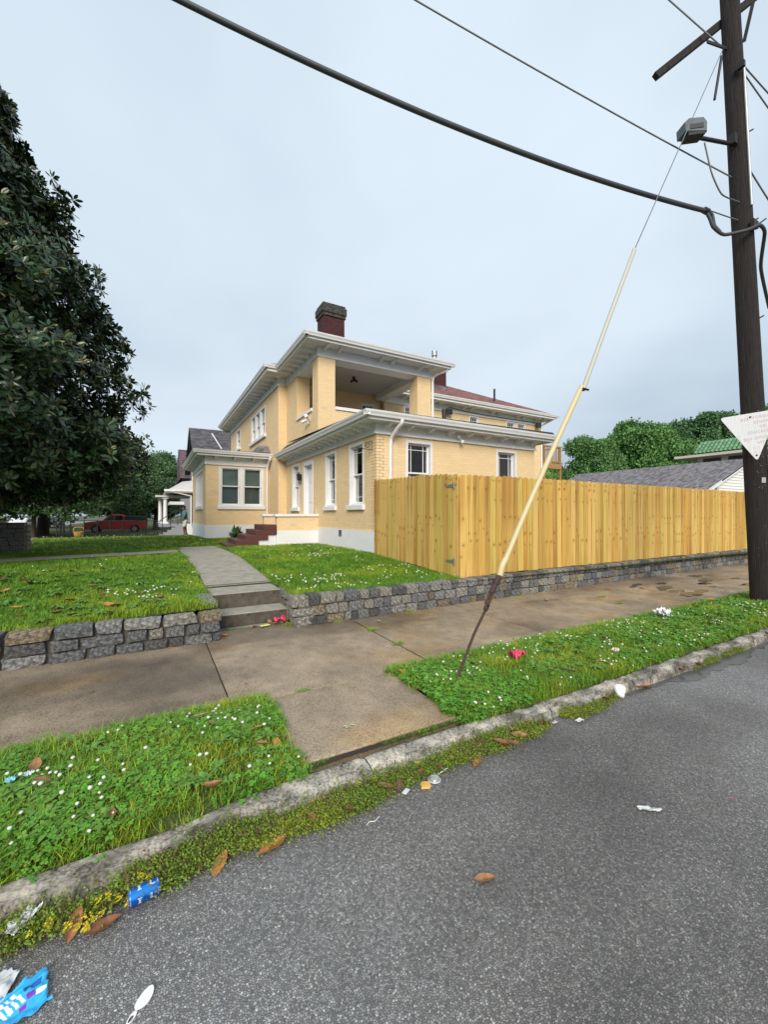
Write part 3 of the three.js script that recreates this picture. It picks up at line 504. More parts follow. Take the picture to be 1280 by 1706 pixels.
{
  const s = 7.18, y = 7.37, o = 0.54;
  part(house, 'porch_beam', [bx(FX - 0.03, FX + 0.5, PT + 0.003, s, MZ + 0.03, BZ + 0.03), bx(FX + 0.5, BX + 0.03, PT + 0.003, s, BZ - 0.55, BZ + 0.03), bx(BX - 0.45, BX + 0.03, PT + 0.003, s, MZ + 0.03, BZ - 0.55)], M.white);
  part(house, 'soffit', [bx(FX - o, FX - 0.03, s, s + 0.05, MZ + 0.56, BZ + o), bx(FX - 0.03, BX + o, s, s + 0.05, BZ + 0.03, BZ + o), bx(BX + 0.03, BX + o, s, s + 0.05, MZ + 0.56, BZ + 0.03), bx(FX - 0.03, BX + 0.03, s + 0.105, s + 0.12, MZ, BZ + 0.03)], M.white);
  part(house, 'fascia', [bx(FX - o - 0.02, FX - o, s - 0.015, y - 0.005, MZ + 0.6, BZ + o + 0.02), bx(FX - o, BX + o + 0.02, s - 0.015, y - 0.005, BZ + o, BZ + o + 0.02), bx(BX + o, BX + o + 0.02, s - 0.015, y - 0.005, MZ + 0.6, BZ + o)], M.gutter);
  gutterRun('x', FX - o - 0.02, MZ + 0.75, BZ + o + 0.14, y); gutterRun('z', BZ + o + 0.02, FX - o - 0.14, BX + o + 0.14, y);
  for (const z of every(-15.7, -13.2, 0.46)) bracket('x', FX - 0.03, z, s, 0.42); for (const x of [4.95, 5.45, 7.05, 7.55, 8.75, 9.2]) bracket('z', BZ + 0.03, x, s, 0.42);
  part(house, 'porch_roof', poly([[[FX - o, 7.38, BZ + o], [BX + o, 7.38, BZ + o], [8, 7.9, MZ], [6, 7.9, MZ]], [[FX - o, 7.38, BZ + o], [6, 7.9, MZ], [FX - o, 7.38, MZ + 0.6]], [[BX + o, 7.38, BZ + o], [BX + o, 7.38, MZ + 0.6], [8, 7.9, MZ]]]), M.roofDark);
  part(house, 'downspout', [tube([[BX + 0.46, 7.26, BZ + 0.5], [BX + 0.42, 7.12, BZ + 0.46], [BX + 0.2, 7.02, BZ + 0.2], [BX + 0.09, 6.94, BZ + 0.06], [BX + 0.06, 6.8, BZ + 0.03]], 0.05, 18, 10), rod([BX + 0.06, 6.85, BZ + 0.03], [BX + 0.06, 4.3, BZ + 0.03], 0.045)], M.gutter);
  part(house, 'ceiling_lamp', [rod([7.0, 7.14, -14.9], [7.0, 7.06, -14.9], 0.05), ...[0, 1, 2].map((k) => rod([7.0, 7.07, -14.9], [7.0 + 0.14 * Math.cos(k * 2.1), 6.95, -14.9 + 0.14 * Math.sin(k * 2.1)], 0.02, 0.055))], M.iron);
  part(house, 'porch_floodlight', [bx(FX - 0.06, FX - 0.002, 4.86, 4.98, -13.78, -13.66, 0.02), rod([FX - 0.06, 4.92, -13.78], [FX - 0.20, 4.86, -13.95], 0.035, 0.06), rod([FX - 0.06, 4.93, -13.66], [FX - 0.22, 5.0, -13.5], 0.035, 0.06), bx(FX - 0.1, FX - 0.03, 4.76, 4.86, -13.76, -13.68, 0.02)], M.vinyl);
}
// main block
const mainWins = [[-21.95, -18.85, 5.28, 6.62], [-26.3, -24.95, 5.55, 6.72]];
brickWall('main_wall', 'x', MX, ML, MZ, 1.2, 6.86, mainWins);
brickWall('main_wall', 'z', MZ, MX + 0.24, FX, 1.2, 6.86, []); layBricks('z', MZ, MX, MX + 0.24, 1.2, 6.86);
brickWall('porch_back_wall', 'z', -16.9, FX, BX, 4.3, 7.24, [[5.38, 6.0, 4.42, 6.75], [8.3, 9.0, 4.42, 6.75]]);
const sideWins = [[10.45, 10.98], [14.5, 15.16], [17.2, 17.9], [18.04, 18.74]].map(([a, b]) => [a, b, 5.6, 6.84]);
brickWall('main_wall', 'z', MZ, BX, MR, 4.2, 6.88, sideWins); part(house, 'main_wall', bx(RX + 0.03, MR, 0.3, 4.2, MZ - 0.24, MZ), M.brickBack); layBricks('z', MZ, RX + 0.05, MR, 3.0, 4.2);
part(house, 'main_wall', bx(MR - 0.24, MR, 0.3, 6.88, ML, MZ - 0.24), M.brickBack);
part(house, 'main_wall', bx(MX + 0.24, MR - 0.24, 0.3, 6.88, ML, ML + 0.24), M.brickBack);
part(house, 'foundation', bx(MX - 0.02, MX + 0.24, 0.2, 1.2, ML, MZ + 0.02), M.whiteRough);
{ // triple window with mullions, single window beyond it
  const [a0, a1, y0, y1] = mainWins[0], w = (a1 - a0) / 3;
  for (let k = 0; k < 3; k++) windowUnit('x', MX, a0 + k * w, a0 + (k + 1) * w, y0, y1, { sill: 0, style: 'plain', recess: 0.06, jamb: 0.10 });
  part(house, 'sill', bx(MX - 0.09, MX + 0.05, y0 - 0.15, y0 + 0.002, a0 - 0.2, a1 + 0.15, 0.012), M.white);
  windowUnit('x', MX, ...mainWins[1], { style: 'plain', recess: 0.06, jamb: 0.12 });
  for (const q of sideWins) windowUnit('z', MZ, ...q, { style: 'grid', recess: 0.06, sill: 0 });
  for (const [a, b] of [[5.38, 6.0], [8.3, 9.0]]) windowUnit('z', -16.9, a, b, 4.42, 6.75, { style: 'grid', recess: 0.05, sill: 0, name: 'porch_door' });
}
{
  const s = 7.2, y = 7.42, o = 0.6;
  part(house, 'frieze', [bx(MX - 0.03, MX + 0.24, 6.86, s, ML, MZ + 0.03), bx(MX + 0.24, FX - 0.03, 6.86, s, MZ - 0.2, MZ + 0.03), bx(BX + 0.03, MR + 0.03, 6.88, s, MZ - 0.24, MZ + 0.03)], M.white);
  part(house, 'frieze_moulding', [bx(MX - 0.055, MX - 0.03, 6.84, 6.885, ML, MZ + 0.055), bx(BX + 0.06, MR + 0.05, 6.85, 6.9, MZ + 0.03, MZ + 0.055)], M.white);
  part(house, 'soffit', [bx(MX - o, MX + 0.2, s, s + 0.05, ML - 0.5, MZ + o), bx(MX + 0.2, MR + o, s, s + 0.05, MZ - 0.26, MZ + o - 0.002), bx(MR - 0.2, MR + o, s, s + 0.05, ML, MZ - 0.26), bx(MX + 0.2, MR - 0.2, s + 0.02, s + 0.05, ML, MZ - 0.26)], M.white);
  part(house, 'fascia', [bx(MX - o - 0.02, MX - o, s - 0.015, y - 0.005, ML - 0.5, MZ + o + 0.02), bx(MX - o, FX - 0.5, s - 0.015, y - 0.005, MZ + o, MZ + o + 0.02), bx(BX + 0.6, MR + o + 0.02, s - 0.015, y - 0.005, MZ + o, MZ + o + 0.02)], M.gutter);
  gutterRun('x', MX - o - 0.02, ML - 0.6, MZ + o + 0.14, y); gutterRun('z', MZ + o + 0.02, MX - o - 0.14, FX - 0.58, y); gutterRun('z', MZ + o + 0.02, BX + 0.68, MR + o + 0.14, y);
  for (const z of every(-28.0, -16.3, 0.6)) bracket('x', MX - 0.03, z, s, 0.46); for (const x of [10.3, 10.75, 12.0, 12.5, 14.0, 14.5, 16.0, 16.5, 17.9, 18.4, 19.5, 19.9]) bracket('z', MZ + 0.03, x, s, 0.46);
  const x0 = MX - o - 0.05, x1 = MR + o + 0.05, z0 = ML - 0.55, z1 = MZ + o + 0.05, yb = 7.43, hz = (z1 - z0) / 2, yr = yb + hz * 0.5, zm = (z0 + z1) / 2;
  part(house, 'main_roof', poly([[[x0, yb, z1], [x1, yb, z1], [x1 - hz, yr, zm], [x0 + hz, yr, zm]], [[x0, yb, z0], [x0, yb, z1], [x0 + hz, yr, zm]], [[x1, yb, z1], [x1, yb, z0], [x1 - hz, yr, zm]], [[x1, yb, z0], [x0, yb, z0], [x0 + hz, yr, zm], [x1 - hz, yr, zm]]]), M.roofRed);
  part(house, 'downspout', [tube([[MR + 0.5, 7.3, MZ + 0.55], [MR + 0.42, 7.18, MZ + 0.42], [MR + 0.12, 6.95, MZ + 0.1], [MR - 0.02, 6.75, MZ + 0.06]], 0.055, 14, 8), rod([MR - 0.02, 6.8, MZ + 0.06], [MR - 0.02, 0.5, MZ + 0.06], 0.055)], M.gutter);
  part(house, 'roof_vent', [rod([16.9, 7.9, -17.2], [16.9, 8.75, -17.2], 0.06), bx(16.75, 17.05, 7.85, 7.95, -17.35, -17.05)], M.black);
  for (const [x, yy] of [[13.02, 6.83], [19.6, 6.84]]) part(house, 'floodlight', [bx(x - 0.17, x + 0.17, yy - 0.16, yy + 0.12, MZ + 0.16, MZ + 0.26, 0.02), bx(x - 0.03, x + 0.03, yy - 0.05, yy + 0.05, MZ, MZ + 0.17)], M.black);
  part(house, 'conduit', tube([[13.0, 7.0, MZ + 0.2], [13.1, 7.08, MZ + 0.09], [14.2, 7.0, MZ + 0.07], [16, 6.97, MZ + 0.07], [19.4, 6.98, MZ + 0.08], [19.6, 6.95, MZ + 0.18]], 0.016, 40, 6), M.black);
}
function chimney(x0, x1, z0, z1, y0, y1, label, extra) {
  const o = origin(house), c = new THREE.Group(); c.name = 'chimney'; c.position.set((x0 + x1) / 2 - o.x, y0 - o.y, (z0 + z1) / 2 - o.z); c.userData = { label }; house.add(c);
  part(c, 'stack', bx(x0, x1, y0, y1, z0, z1), M.chimneyBack);
  const l = [], tone = () => { const k = rr(0.7, 1.25); return [0.10 * k, 0.026 * k, 0.03 * k]; }; layBricks('z', z1, x0, x1, y0, y1, [], tone, l); layBricks('x', x0, z0, z1, y0, y1, [], tone, l);
  bricksInto(c, l, M.chimneyBrick, 'brickwork'); if (extra) extra(c); return c;
}
const brickBox = new THREE.BoxGeometry(1, 1, 0.024);
M.chimneyBrick = mat([1, 1, 1], 0.9, { map: stoneMap });
function bricksInto(t, list, m, name) {
  const inst = new THREE.InstancedMesh(brickBox, m, list.length), o = origin(t), q = new THREE.Quaternion(), mm = new THREE.Matrix4();
  list.forEach((b, i) => { q.setFromAxisAngle(V(0, 1, 0), b.ry); mm.compose(b.pos.clone().sub(o), q, V(b.w, b.h, 1)); inst.setMatrixAt(i, mm); inst.setColorAt(i, lin(...b.tone)); });
  inst.name = name; inst.userData = { kind: 'stuff' }; finish(inst); t.add(inst); return inst;
}
chimney(6.45, 7.45, -17.6, -16.85, 7.3, 10.45, 'dark red brick chimney with corbelled grey cap', (c) => {
  part(c, 'cap', [bx(6.40, 7.50, 10.35, 10.48, -17.65, -16.80), bx(6.36, 7.54, 10.48, 10.80, -17.69, -16.76, 0.03), bx(6.41, 7.49, 10.80, 10.92, -17.64, -16.81, 0.03)], M.capStone);
});
chimney(12.95, 14.0, -18.8, -17.9, 8.0, 9.85, 'dark red chimney with a metal flue', (c) => {
  part(c, 'cap', bx(12.88, 14.07, 9.85, 9.98, -18.87, -17.83, 0.02), M.capStone); part(c, 'flue', [rod([13.5, 9.98, -18.3], [13.5, 10.35, -18.3], 0.10), rod([13.5, 10.35, -18.3], [13.5, 10.62, -18.3], 0.16)], M.metal);
  part(c, 'flashing', bx(12.9, 14.05, 8.0, 8.62, -18.85, -17.85), M.roofGrey);
});
// front bay
const bayWins = [[2.40, 3.20], [3.30, 4.10]], B0 = 1.98, B1 = 3.60;
brickWall('bay_wall', 'z', PZ, PX, MX, 1.18, 3.68, [[2.36, 4.14, B0, B1]]); brickWall('bay_wall', 'x', PX, PL, PZ - 0.24, 1.18, 3.68, [[-22.4, -19.2, B0, B1]]); layBricks('x', PX, PZ - 0.24, PZ, 1.18, 3.68);
part(house, 'bay_wall', bx(PX + 0.24, MX, 1.18, 3.68, PL, PL + 0.24), M.brickBack);
part(house, 'foundation', [bx(PX - 0.02, MX, 0.2, 1.18, PZ - 0.3, PZ + 0.02), bx(PX - 0.02, PX + 0.3, 0.2, 1.18, PL, PZ - 0.3)], M.whiteRough);
part(house, 'window_surround', [bx(2.34, 2.40, B0, B1, PZ - 0.1, PZ + 0.02), bx(3.20, 3.30, B0, B1, PZ - 0.1, PZ + 0.02), bx(4.10, 4.16, B0, B1, PZ - 0.1, PZ + 0.02)], M.white);
for (const [a, b] of bayWins) windowUnit('z', PZ, a, b, B0, B1, { sill: 0, style: 'plain', recess: 0.04, blind: 0.5, jamb: 0.05 });
part(house, 'sill', bx(2.28, 4.22, B0 - 0.15, B0 + 0.002, PZ - 0.05, PZ + 0.08, 0.012), M.white);
{ const w = 3.2 / 3; for (let k = 0; k < 3; k++) windowUnit('x', PX, -22.4 + k * w, -22.4 + (k + 1) * w, B0, B1, { sill: 0, style: 'plain', recess: 0.05, jamb: 0.10 }); part(house, 'sill', bx(PX - 0.08, PX + 0.05, B0 - 0.14, B0 + 0.002, -22.5, -19.1, 0.012), M.white); }
{
  const s = 4.0, y = 4.20, o = 0.36;
  part(house, 'frieze', [bx(PX - 0.03, MX, 3.68, s, PZ - 0.24, PZ + 0.03), bx(PX - 0.03, PX + 0.24, 3.68, s, PL, PZ - 0.24)], M.white);
  part(house, 'frieze_moulding', bx(PX - 0.05, MX - 0.02, 3.66, 3.70, PZ + 0.03, PZ + 0.05), M.white);
  part(house, 'soffit', bx(PX - o, MX - 0.02, s, s + 0.05, PL - 0.3, PZ + o), M.white);
  part(house, 'fascia', [bx(PX - o - 0.02, PX - o, s - 0.015, y - 0.005, PL - 0.3, PZ + o + 0.02), bx(PX - o, MX - 0.02, s - 0.015, y - 0.005, PZ + o, PZ + o + 0.02)], M.gutter);
  gutterRun('x', PX - o - 0.02, PL - 0.4, PZ + o + 0.14, y); gutterRun('z', PZ + o + 0.02, PX - o - 0.14, MX + 0.1, y);
  for (const x of [2.2, 2.95, 3.7]) bracket('z', PZ + 0.03, x, s, 0.28); for (const z of every(-24, -18.3, 0.62)) bracket('x', PX - 0.03, z, s, 0.28);
  part(house, 'bay_roof', poly([[[PX - o, 4.19, PZ + o + 0.03], [MX, 4.19, PZ + o + 0.03], [MX, 4.40, PZ - 0.6], [PX + 0.4, 4.34, PZ - 0.6]], [[PX - o, 4.19, PZ + o + 0.03], [PX + 0.4, 4.34, PZ - 0.6], [PX + 0.4, 4.34, PL], [PX - o, 4.19, PL - 0.3]], [[PX + 0.4, 4.34, PZ - 0.6], [MX, 4.40, PZ - 0.6], [MX, 4.40, PL], [PX + 0.4, 4.34, PL]]]), M.roofBlack);
  part(house, 'roof_cricket', poly([[[3.75, 4.26, PZ + 0.15], [4.42, 4.30, PZ + 0.15], [4.42, 4.62, PZ - 0.2], [3.98, 4.62, PZ - 0.2]], [[3.75, 4.26, PZ + 0.15], [3.98, 4.62, PZ - 0.2], [3.75, 4.30, PZ - 0.8]], [[3.98, 4.62, PZ - 0.2], [4.42, 4.62, PZ - 0.2], [4.42, 4.36, PZ - 0.9], [3.75, 4.30, PZ - 0.8]]]), M.roofGrey);
  part(house, 'downspout', [tube([[4.34, 4.08, PZ + o + 0.08], [4.34, 3.95, PZ + o + 0.06], [4.31, 3.8, PZ + 0.2], [4.30, 3.6, PZ + 0.08], [4.30, 3.4, PZ + 0.06]], 0.05, 16, 10), rod([4.30, 3.45, PZ + 0.06], [4.30, 1.5, PZ + 0.06], 0.05)], M.gutter);
}
// stoop and its red steps
brickWall('stoop_parapet', 'z', -12.87, 3.38, FX, 1.10, 1.55, [], 0.2); brickWall('stoop_parapet', 'z', -14.60, 3.38, FX, 1.10, 1.55, [], 0.2);
part(house, 'stoop_cap', [bx(3.32, FX, 1.55, 1.635, -13.13, -12.82, 0.01), bx(3.32, FX, 1.55, 1.635, -14.86, -14.55, 0.01)], M.white);
part(house, 'stoop_base', bx(3.36, FX - 0.02, 0.2, 1.10, -14.8, -12.85), M.whiteRough); part(house, 'stoop_floor', bx(3.36, FX, 1.10, 1.27, -14.6, -13.07), M.step);
{
  const xl = [1.88, 2.15, 2.44, 2.72, 2.99], yt = [0.72, 0.845, 0.985, 1.135, 1.29];
  xl.forEach((x, k) => part(house, 'step', bx(x, k === 4 ? 3.37 : x + 0.66, yt[k] - 0.15, yt[k], -14.35, -12.83 - 0.004 * k, 0.008), M.step));
  part(house, 'step_base', [bx(2.5, 2.82, 0.3, 0.69, -14.3, -12.9), bx(2.82, 3.08, 0.3, 0.83, -14.3, -12.9), bx(3.08, 3.355, 0.3, 0.98, -14.3, -12.9)], M.whiteRough);
}
part(house, 'interior_floor', [bx(FX + 0.25, RX - 0.25, 1.05, 1.2, MZ, SZ - 0.25), bx(MX + 0.25, MR - 0.25, 1.05, 1.2, ML + 0.25, MZ - 0.3), bx(PX + 0.25, MX - 0.01, 1.05, 1.18, PL + 0.25, PZ - 0.25)], M.deck);
part(house, 'upper_floor', bx(MX + 0.25, MR - 0.25, 3.9, 4.15, ML + 0.25, MZ - 0.3), M.ceiling);
{ // bricks: those that show largest one by one, the rest as one mass
  const cam = camera.position; bricks.forEach((b) => { b.s = b.w / b.pos.distanceTo(cam); }); const order = [...bricks].sort((p, q) => q.s - p.s);
  const o = origin(house), tones = [0, 1, 2, 3].map((k) => mat([0.84 * (0.965 + 0.023 * k), 0.635 * (0.965 + 0.023 * k), 0.365 * (0.965 + 0.023 * k)], 0.72, { map: paintMap }));
  order.slice(0, 290).forEach((b) => { const m = finish(new THREE.Mesh(brickBox, tones[Math.floor(R() * 4)])); m.name = 'brick'; m.position.copy(b.pos).sub(o); m.rotation.y = b.ry; m.scale.set(b.w, b.h, 1); house.add(m); });
  bricksInto(house, order.slice(290), M.brick, 'brickwork');
}
// ------------------------------------------------------------------ wooden privacy fence
function picketShape(w, h, th = 0.018) { // dog-eared board, uv over the whole board
  const c = 0.035, s = new THREE.Shape([[-w / 2, 0], [w / 2, 0], [w / 2, h - c], [w / 2 - c * 0.4, h - c * 0.35], [w / 2 - c * 1.1, h], [-w / 2 + c * 1.1, h], [-w / 2 + c * 0.4, h - c * 0.35], [-w / 2, h - c]].map((p) => new THREE.Vector2(...p)));
  const g = new THREE.ExtrudeGeometry(s, { depth: th - 0.004, bevelEnabled: true, bevelSize: 0.002, bevelThickness: 0.002, bevelSegments: 1 }), p = g.attributes.position, uv = new Float32Array(p.count * 2);
  for (let i = 0; i < p.count; i++) { uv[2 * i] = p.getX(i) / w + 0.5; uv[2 * i + 1] = p.getY(i) / h; } g.setAttribute('uv', new THREE.BufferAttribute(uv, 2)); return g;
}
const picketGeos = [0.137, 0.139, 0.141].map((w) => picketShape(w, 1.83));
const plankTints = []; for (const m of M.planks) for (const k of [[1.08, 1.06, 1.0], [0.84, 0.78, 0.62], [0.90, 0.98, 0.80], [1, 1, 1], [0.92, 0.82, 0.60], [0.74, 0.68, 0.52]]) { const c = m.clone(); c.color = lin(...k); plankTints.push(c); }
function pickets(t, a, b, y, h = 1.83, gap = 0.146, flip = false) { // boards from a to b ([x,z]); y(s) base height
  const dx = b[0] - a[0], dz = b[1] - a[1], L = Math.hypot(dx, dz), ry = Math.atan2(-dz, dx), o = origin(t), n = Math.round(L / gap);
  for (let i = 0; i < n; i++) {
    const s = (i + 0.5) / n, m = finish(new THREE.Mesh(picketGeos[Math.floor(R() * 3)], plankTints[Math.floor(R() * plankTints.length)])); m.name = 'picket';
    m.position.set(a[0] + dx * s - o.x + rr(-0.002, 0.002), y(s) - o.y + rr(-0.008, 0.008), a[1] + dz * s - o.z + rr(-0.004, 0.004)); m.rotation.set(rr(-0.004, 0.004), ry, rr(-0.005, 0.005)); m.scale.set((L / n - 0.005) / 0.139, h / 1.83, R() < 0.5 ? 1 : 1); t.add(m);
  }
}
const fenceZ = (x) => -(5.63 + 0.0095 * x);
{
  const t = thing('wooden_fence', 'long new pine board privacy fence running along the sidewalk', 'fence', [4.8, 0.5, -5.68]);
  pickets(t, [4.735, fenceZ(4.735)], [17.9, fenceZ(17.9)], (s) => 0.495 + 0.02 * sstep(0, 0.1, s));
  for (const y of [0.8, 1.42, 2.05]) part(t, 'rail', (() => { const g = bx(0, 13.1, y, y + 0.089, -0.042, -0.004); g.rotateY(0.0095); g.translate(4.8, 0, -5.68); return g; })(), M.rail);
  part(t, 'post', bx(4.748, 4.838, 0.3, 2.3, -5.81, -5.722), M.rail);
  for (let x = 7.2; x < 18; x += 2.4) part(t, 'post', bx(x, x + 0.089, 0.3, 2.3, fenceZ(x) - 0.135, fenceZ(x) - 0.046), M.rail);
}
{
  const t = thing('wooden_fence', 'short pine board fence panel butting against the yellow house corner', 'fence', [4.74, 0.62, -7.9]);
  pickets(t, [4.735, -8.86], [4.735, -6.97], (s) => lerp(0.63, 0.58, s));
  for (const y of [0.95, 1.55, 2.2]) part(t, 'rail', bx(4.745, 4.785, y, y + 0.089, -8.8, -7.0), M.rail);
  part(t, 'post', bx(4.79, 4.88, 0.4, 2.4, -7.06, -6.97), M.rail);
}
{
  const t = thing('fence_gate', 'pine board gate with two steel hinges at the fence corner', 'gate', [4.73, 0.55, -6.3]);
  pickets(t, [4.712, -6.955], [4.712, -5.672], (s) => lerp(0.59, 0.49, s), 1.84);
  for (const y of [0.85, 2.08]) part(t, 'rail', bx(4.728, 4.768, y, y + 0.089, -6.93, -5.75), M.rail);
  for (const y of [0.78, 2.14]) part(t, 'hinge', [bx(4.676, 4.690, y - 0.055, y + 0.055, -5.79, -5.745), profile([[0, -0.03], [0.2, -0.012], [0.2, 0.012], [0, 0.03]], 0.006).rotateY(Math.PI / 2).translate(4.682, y, -5.80), rod([4.678, y - 0.06, -5.765], [4.678, y + 0.06, -5.765], 0.009)], M.metal);
}
// ------------------------------------------------------------------ utility pole, guy wire, wires
const poleA = V(9.185, 0.05, -2.955), poleB = V(8.745, 12.4, -3.295), poleAt = (y) => poleA.clone().lerp(poleB, (y - 0.05) / 12.35);
{
  const t = thing('utility_pole', 'dark weathered wooden utility pole standing in the grass verge', 'pole', [9.14, 0.05, -2.98]);
  const g = new THREE.CylinderGeometry(0.130, 0.176, 12.36, 36, 60), p = g.attributes.position;
  for (let i = 0; i < p.count; i++) { const a = Math.atan2(p.getZ(i), p.getX(i)), k = 1 + 0.07 * (fbm(Math.abs(a) * 5 + 9, p.getY(i) * 0.35, 4, 0, 140) - 0.5) - 0.02 * (hash2(Math.round(a * 9), 3) > 0.75 ? 1 : 0); p.setX(i, p.getX(i) * k); p.setZ(i, p.getZ(i) * k); }
  const uv = g.attributes.uv; for (let i = 0; i < uv.count; i++) uv.setXY(i, uv.getX(i) * 2, uv.getY(i) * 7); g.computeVertexNormals();
  g.applyQuaternion(new THREE.Quaternion().setFromUnitVectors(V(0, 1, 0), poleB.clone().sub(poleA).normalize())); const mid = poleA.clone().lerp(poleB, 0.5); g.translate(mid.x, mid.y, mid.z);
  part(t, 'shaft', g, M.pole);
  part(t, 'crossarm', beam([7.72, 9.36, -3.92], [9.58, 11.08, -3.01], 0.085, 0.11), M.pole);
  part(t, 'arm_brace', [beam([8.25, 9.72, -3.36], [8.70, 9.74, -3.25], 0.02, 0.05), beam([8.98, 10.45, -2.98], [8.95, 9.85, -3.1], 0.02, 0.05)], M.iron);
  const side = (y, off = 0.2, a = -0.5) => { const c = poleAt(y); return [c.x + Math.cos(a) * off, y, c.z + Math.sin(a) * -off]; };
  part(t, 'riser_conduit', tube([[9.03, 9.4], [9.02, 8.6], [9.03, 7.6], [9.06, 6.9]].map(([, y]) => { const c = poleAt(y); return [c.x - 0.045, y, c.z + 0.155]; }), 0.022, 16, 8), M.galv);
  part(t, 'ground_wire_cover', tube([2.62, 2, 1.2, 0.6, 0.12].map((y) => { const c = poleAt(y); return [c.x - 0.03, y, c.z + 0.19]; }), 0.019, 16, 8), M.guardPale);
  part(t, 'pole_step', [5.0, 6.72, 8.3].map((y) => rod([poleAt(y).x + 0.14, y, poleAt(y).z + 0.05], [poleAt(y).x + 0.30, y + 0.1, poleAt(y).z + 0.12], 0.012)), M.iron);
  for (const [y, a] of [[1.75, 0.35], [2.2, -0.1]]) { const c = poleAt(y), g = bx(-0.03, 0.03, -0.045, 0.045, 0.168, 0.176); g.rotateY(a - 0.6); g.translate(c.x, y, c.z); part(t, 'tag', g, M.metal); }
  for (let k = 0; k < 40; k++) { const y = rr(0.9, 3.4), a = rr(-1.6, 0.6), c = poleAt(y), g = bx(-0.008, 0.008, -0.0015, 0.0015, 0.158, 0.178); g.rotateY(a); g.translate(c.x, y, c.z); part(t, 'staple', g, M.metal); }
  part(t, 'bolt_hardware', [bx(8.66, 8.72, 9.2, 9.30, -3.1, -3.0), rod([8.5, 9.5, -3.25], [8.36, 8.72, -3.3], 0.02), bx(8.82, 9.0, 6.5, 6.62, -2.98, -2.93), rod([9.04, 6.6, -2.95], [9.2, 6.72, -2.9], 0.012)], M.iron);
}
{ // street lamp head on a short arm
  const t = thing('street_lamp', 'grey boxy floodlight lamp mounted on a short arm of the utility pole', 'lamp', [8.3, 7.85, -3.22]);
  const dir = V(-0.80, 0.0, -0.25), c = V(7.62, 7.86, -3.32);
  const head = profile([[-0.30, -0.10], [0.28, -0.16], [0.30, 0.06], [0.22, 0.17], [-0.16, 0.19], [-0.30, 0.10]], 0.34, 0.02); head.scale(0.56, 0.62, 0.62); head.rotateY(-0.55); head.rotateZ(0.12); head.translate(c.x, c.y, c.z); part(t, 'housing', head, mat([0.11, 0.135, 0.155], 0.45, { metalness: 0.3, map: paintMap }));
  const v = bx(-0.22, 0.26, -0.20, -0.10, -0.14, 0.16, 0.02); v.scale(0.56, 0.62, 0.62); v.rotateY(-0.55); v.rotateZ(0.12); v.translate(c.x, c.y - 0.02, c.z); part(t, 'visor', v, M.iron);
  const l = bx(-0.18, 0.20, -0.08, 0.04, 0.16, 0.182, 0.008); l.scale(0.56, 0.62, 0.62); l.rotateY(-0.55); l.rotateZ(0.12); l.translate(c.x, c.y, c.z); part(t, 'lens', l, M.black);
  part(t, 'arm', [rod([8.84, 8.02, -3.14], [7.68, 7.78, -3.31], 0.03), bx(8.60, 8.68, 7.95, 8.12, -3.2, -3.1)], M.iron);
  part(t, 'feed_wire', tube([[7.95, 7.78, -3.28], [8.1, 7.3, -3.24], [8.35, 7.02, -3.2], [8.80, 7.0, -3.12]], 0.012, 20, 5), M.wire);
}
{
  const t = thing('guy_wire', 'steel guy wire with a cream plastic guard anchored in the grass verge', 'guy wire', [2.30, 0.1, -2.83]);
  const an = [2.30, 0.06, -2.835], eye = [2.735, 0.745, -2.89];
  part(t, 'anchor_rod', [tube([an, [2.35, 0.18, -2.84], [2.42, 0.30, -2.85], [2.56, 0.52, -2.87], [2.715, 0.715, -2.888]], 0.0125, 24, 8), (() => { const q = new THREE.TorusGeometry(0.032, 0.012, 8, 16); q.rotateY(0.4); q.rotateZ(-0.6); q.translate(...eye); return q; })()], M.rust);
  part(t, 'clamp', [rod([2.752, 0.765, -2.885], [2.815, 0.875, -2.89], 0.012), rod([2.735, 0.775, -2.905], [2.800, 0.885, -2.905], 0.012), rod([2.805, 0.875, -2.9], [2.905, 1.02, -2.9], 0.026, 0.028), rod([2.86, 0.955, -2.9], [2.875, 0.98, -2.9], 0.034)], M.rust);
  const half = (a, b, r) => tube([a, [lerp(a[0], b[0], 0.5) - 0.01, lerp(a[1], b[1], 0.5) + 0.01, lerp(a[2], b[2], 0.5)], b], r, 20, 12);
  part(t, 'lower_guard', [half([2.915, 1.03, -2.9], [3.0, 1.19, -2.9], 0.031), tube([[2.99, 1.175, -2.9], [3.28, 1.66, -2.9], [3.72, 2.34, -2.91], [4.20, 3.06, -2.92]], 0.027, 24, 12)], M.guard);
  part(t, 'upper_guard', tube([[4.21, 3.02, -2.91], [4.75, 3.95, -2.95], [5.38, 5.02, -2.99]], 0.024, 20, 10), M.guardPale);
  part(t, 'guard_bolt', rod([4.17, 3.02, -2.88], [4.26, 3.02, -2.88], 0.012), M.iron);
  part(t, 'strand', [rod([5.38, 5.02, -2.99], [8.52, 9.62, -3.24], 0.0065)], M.wire);
}
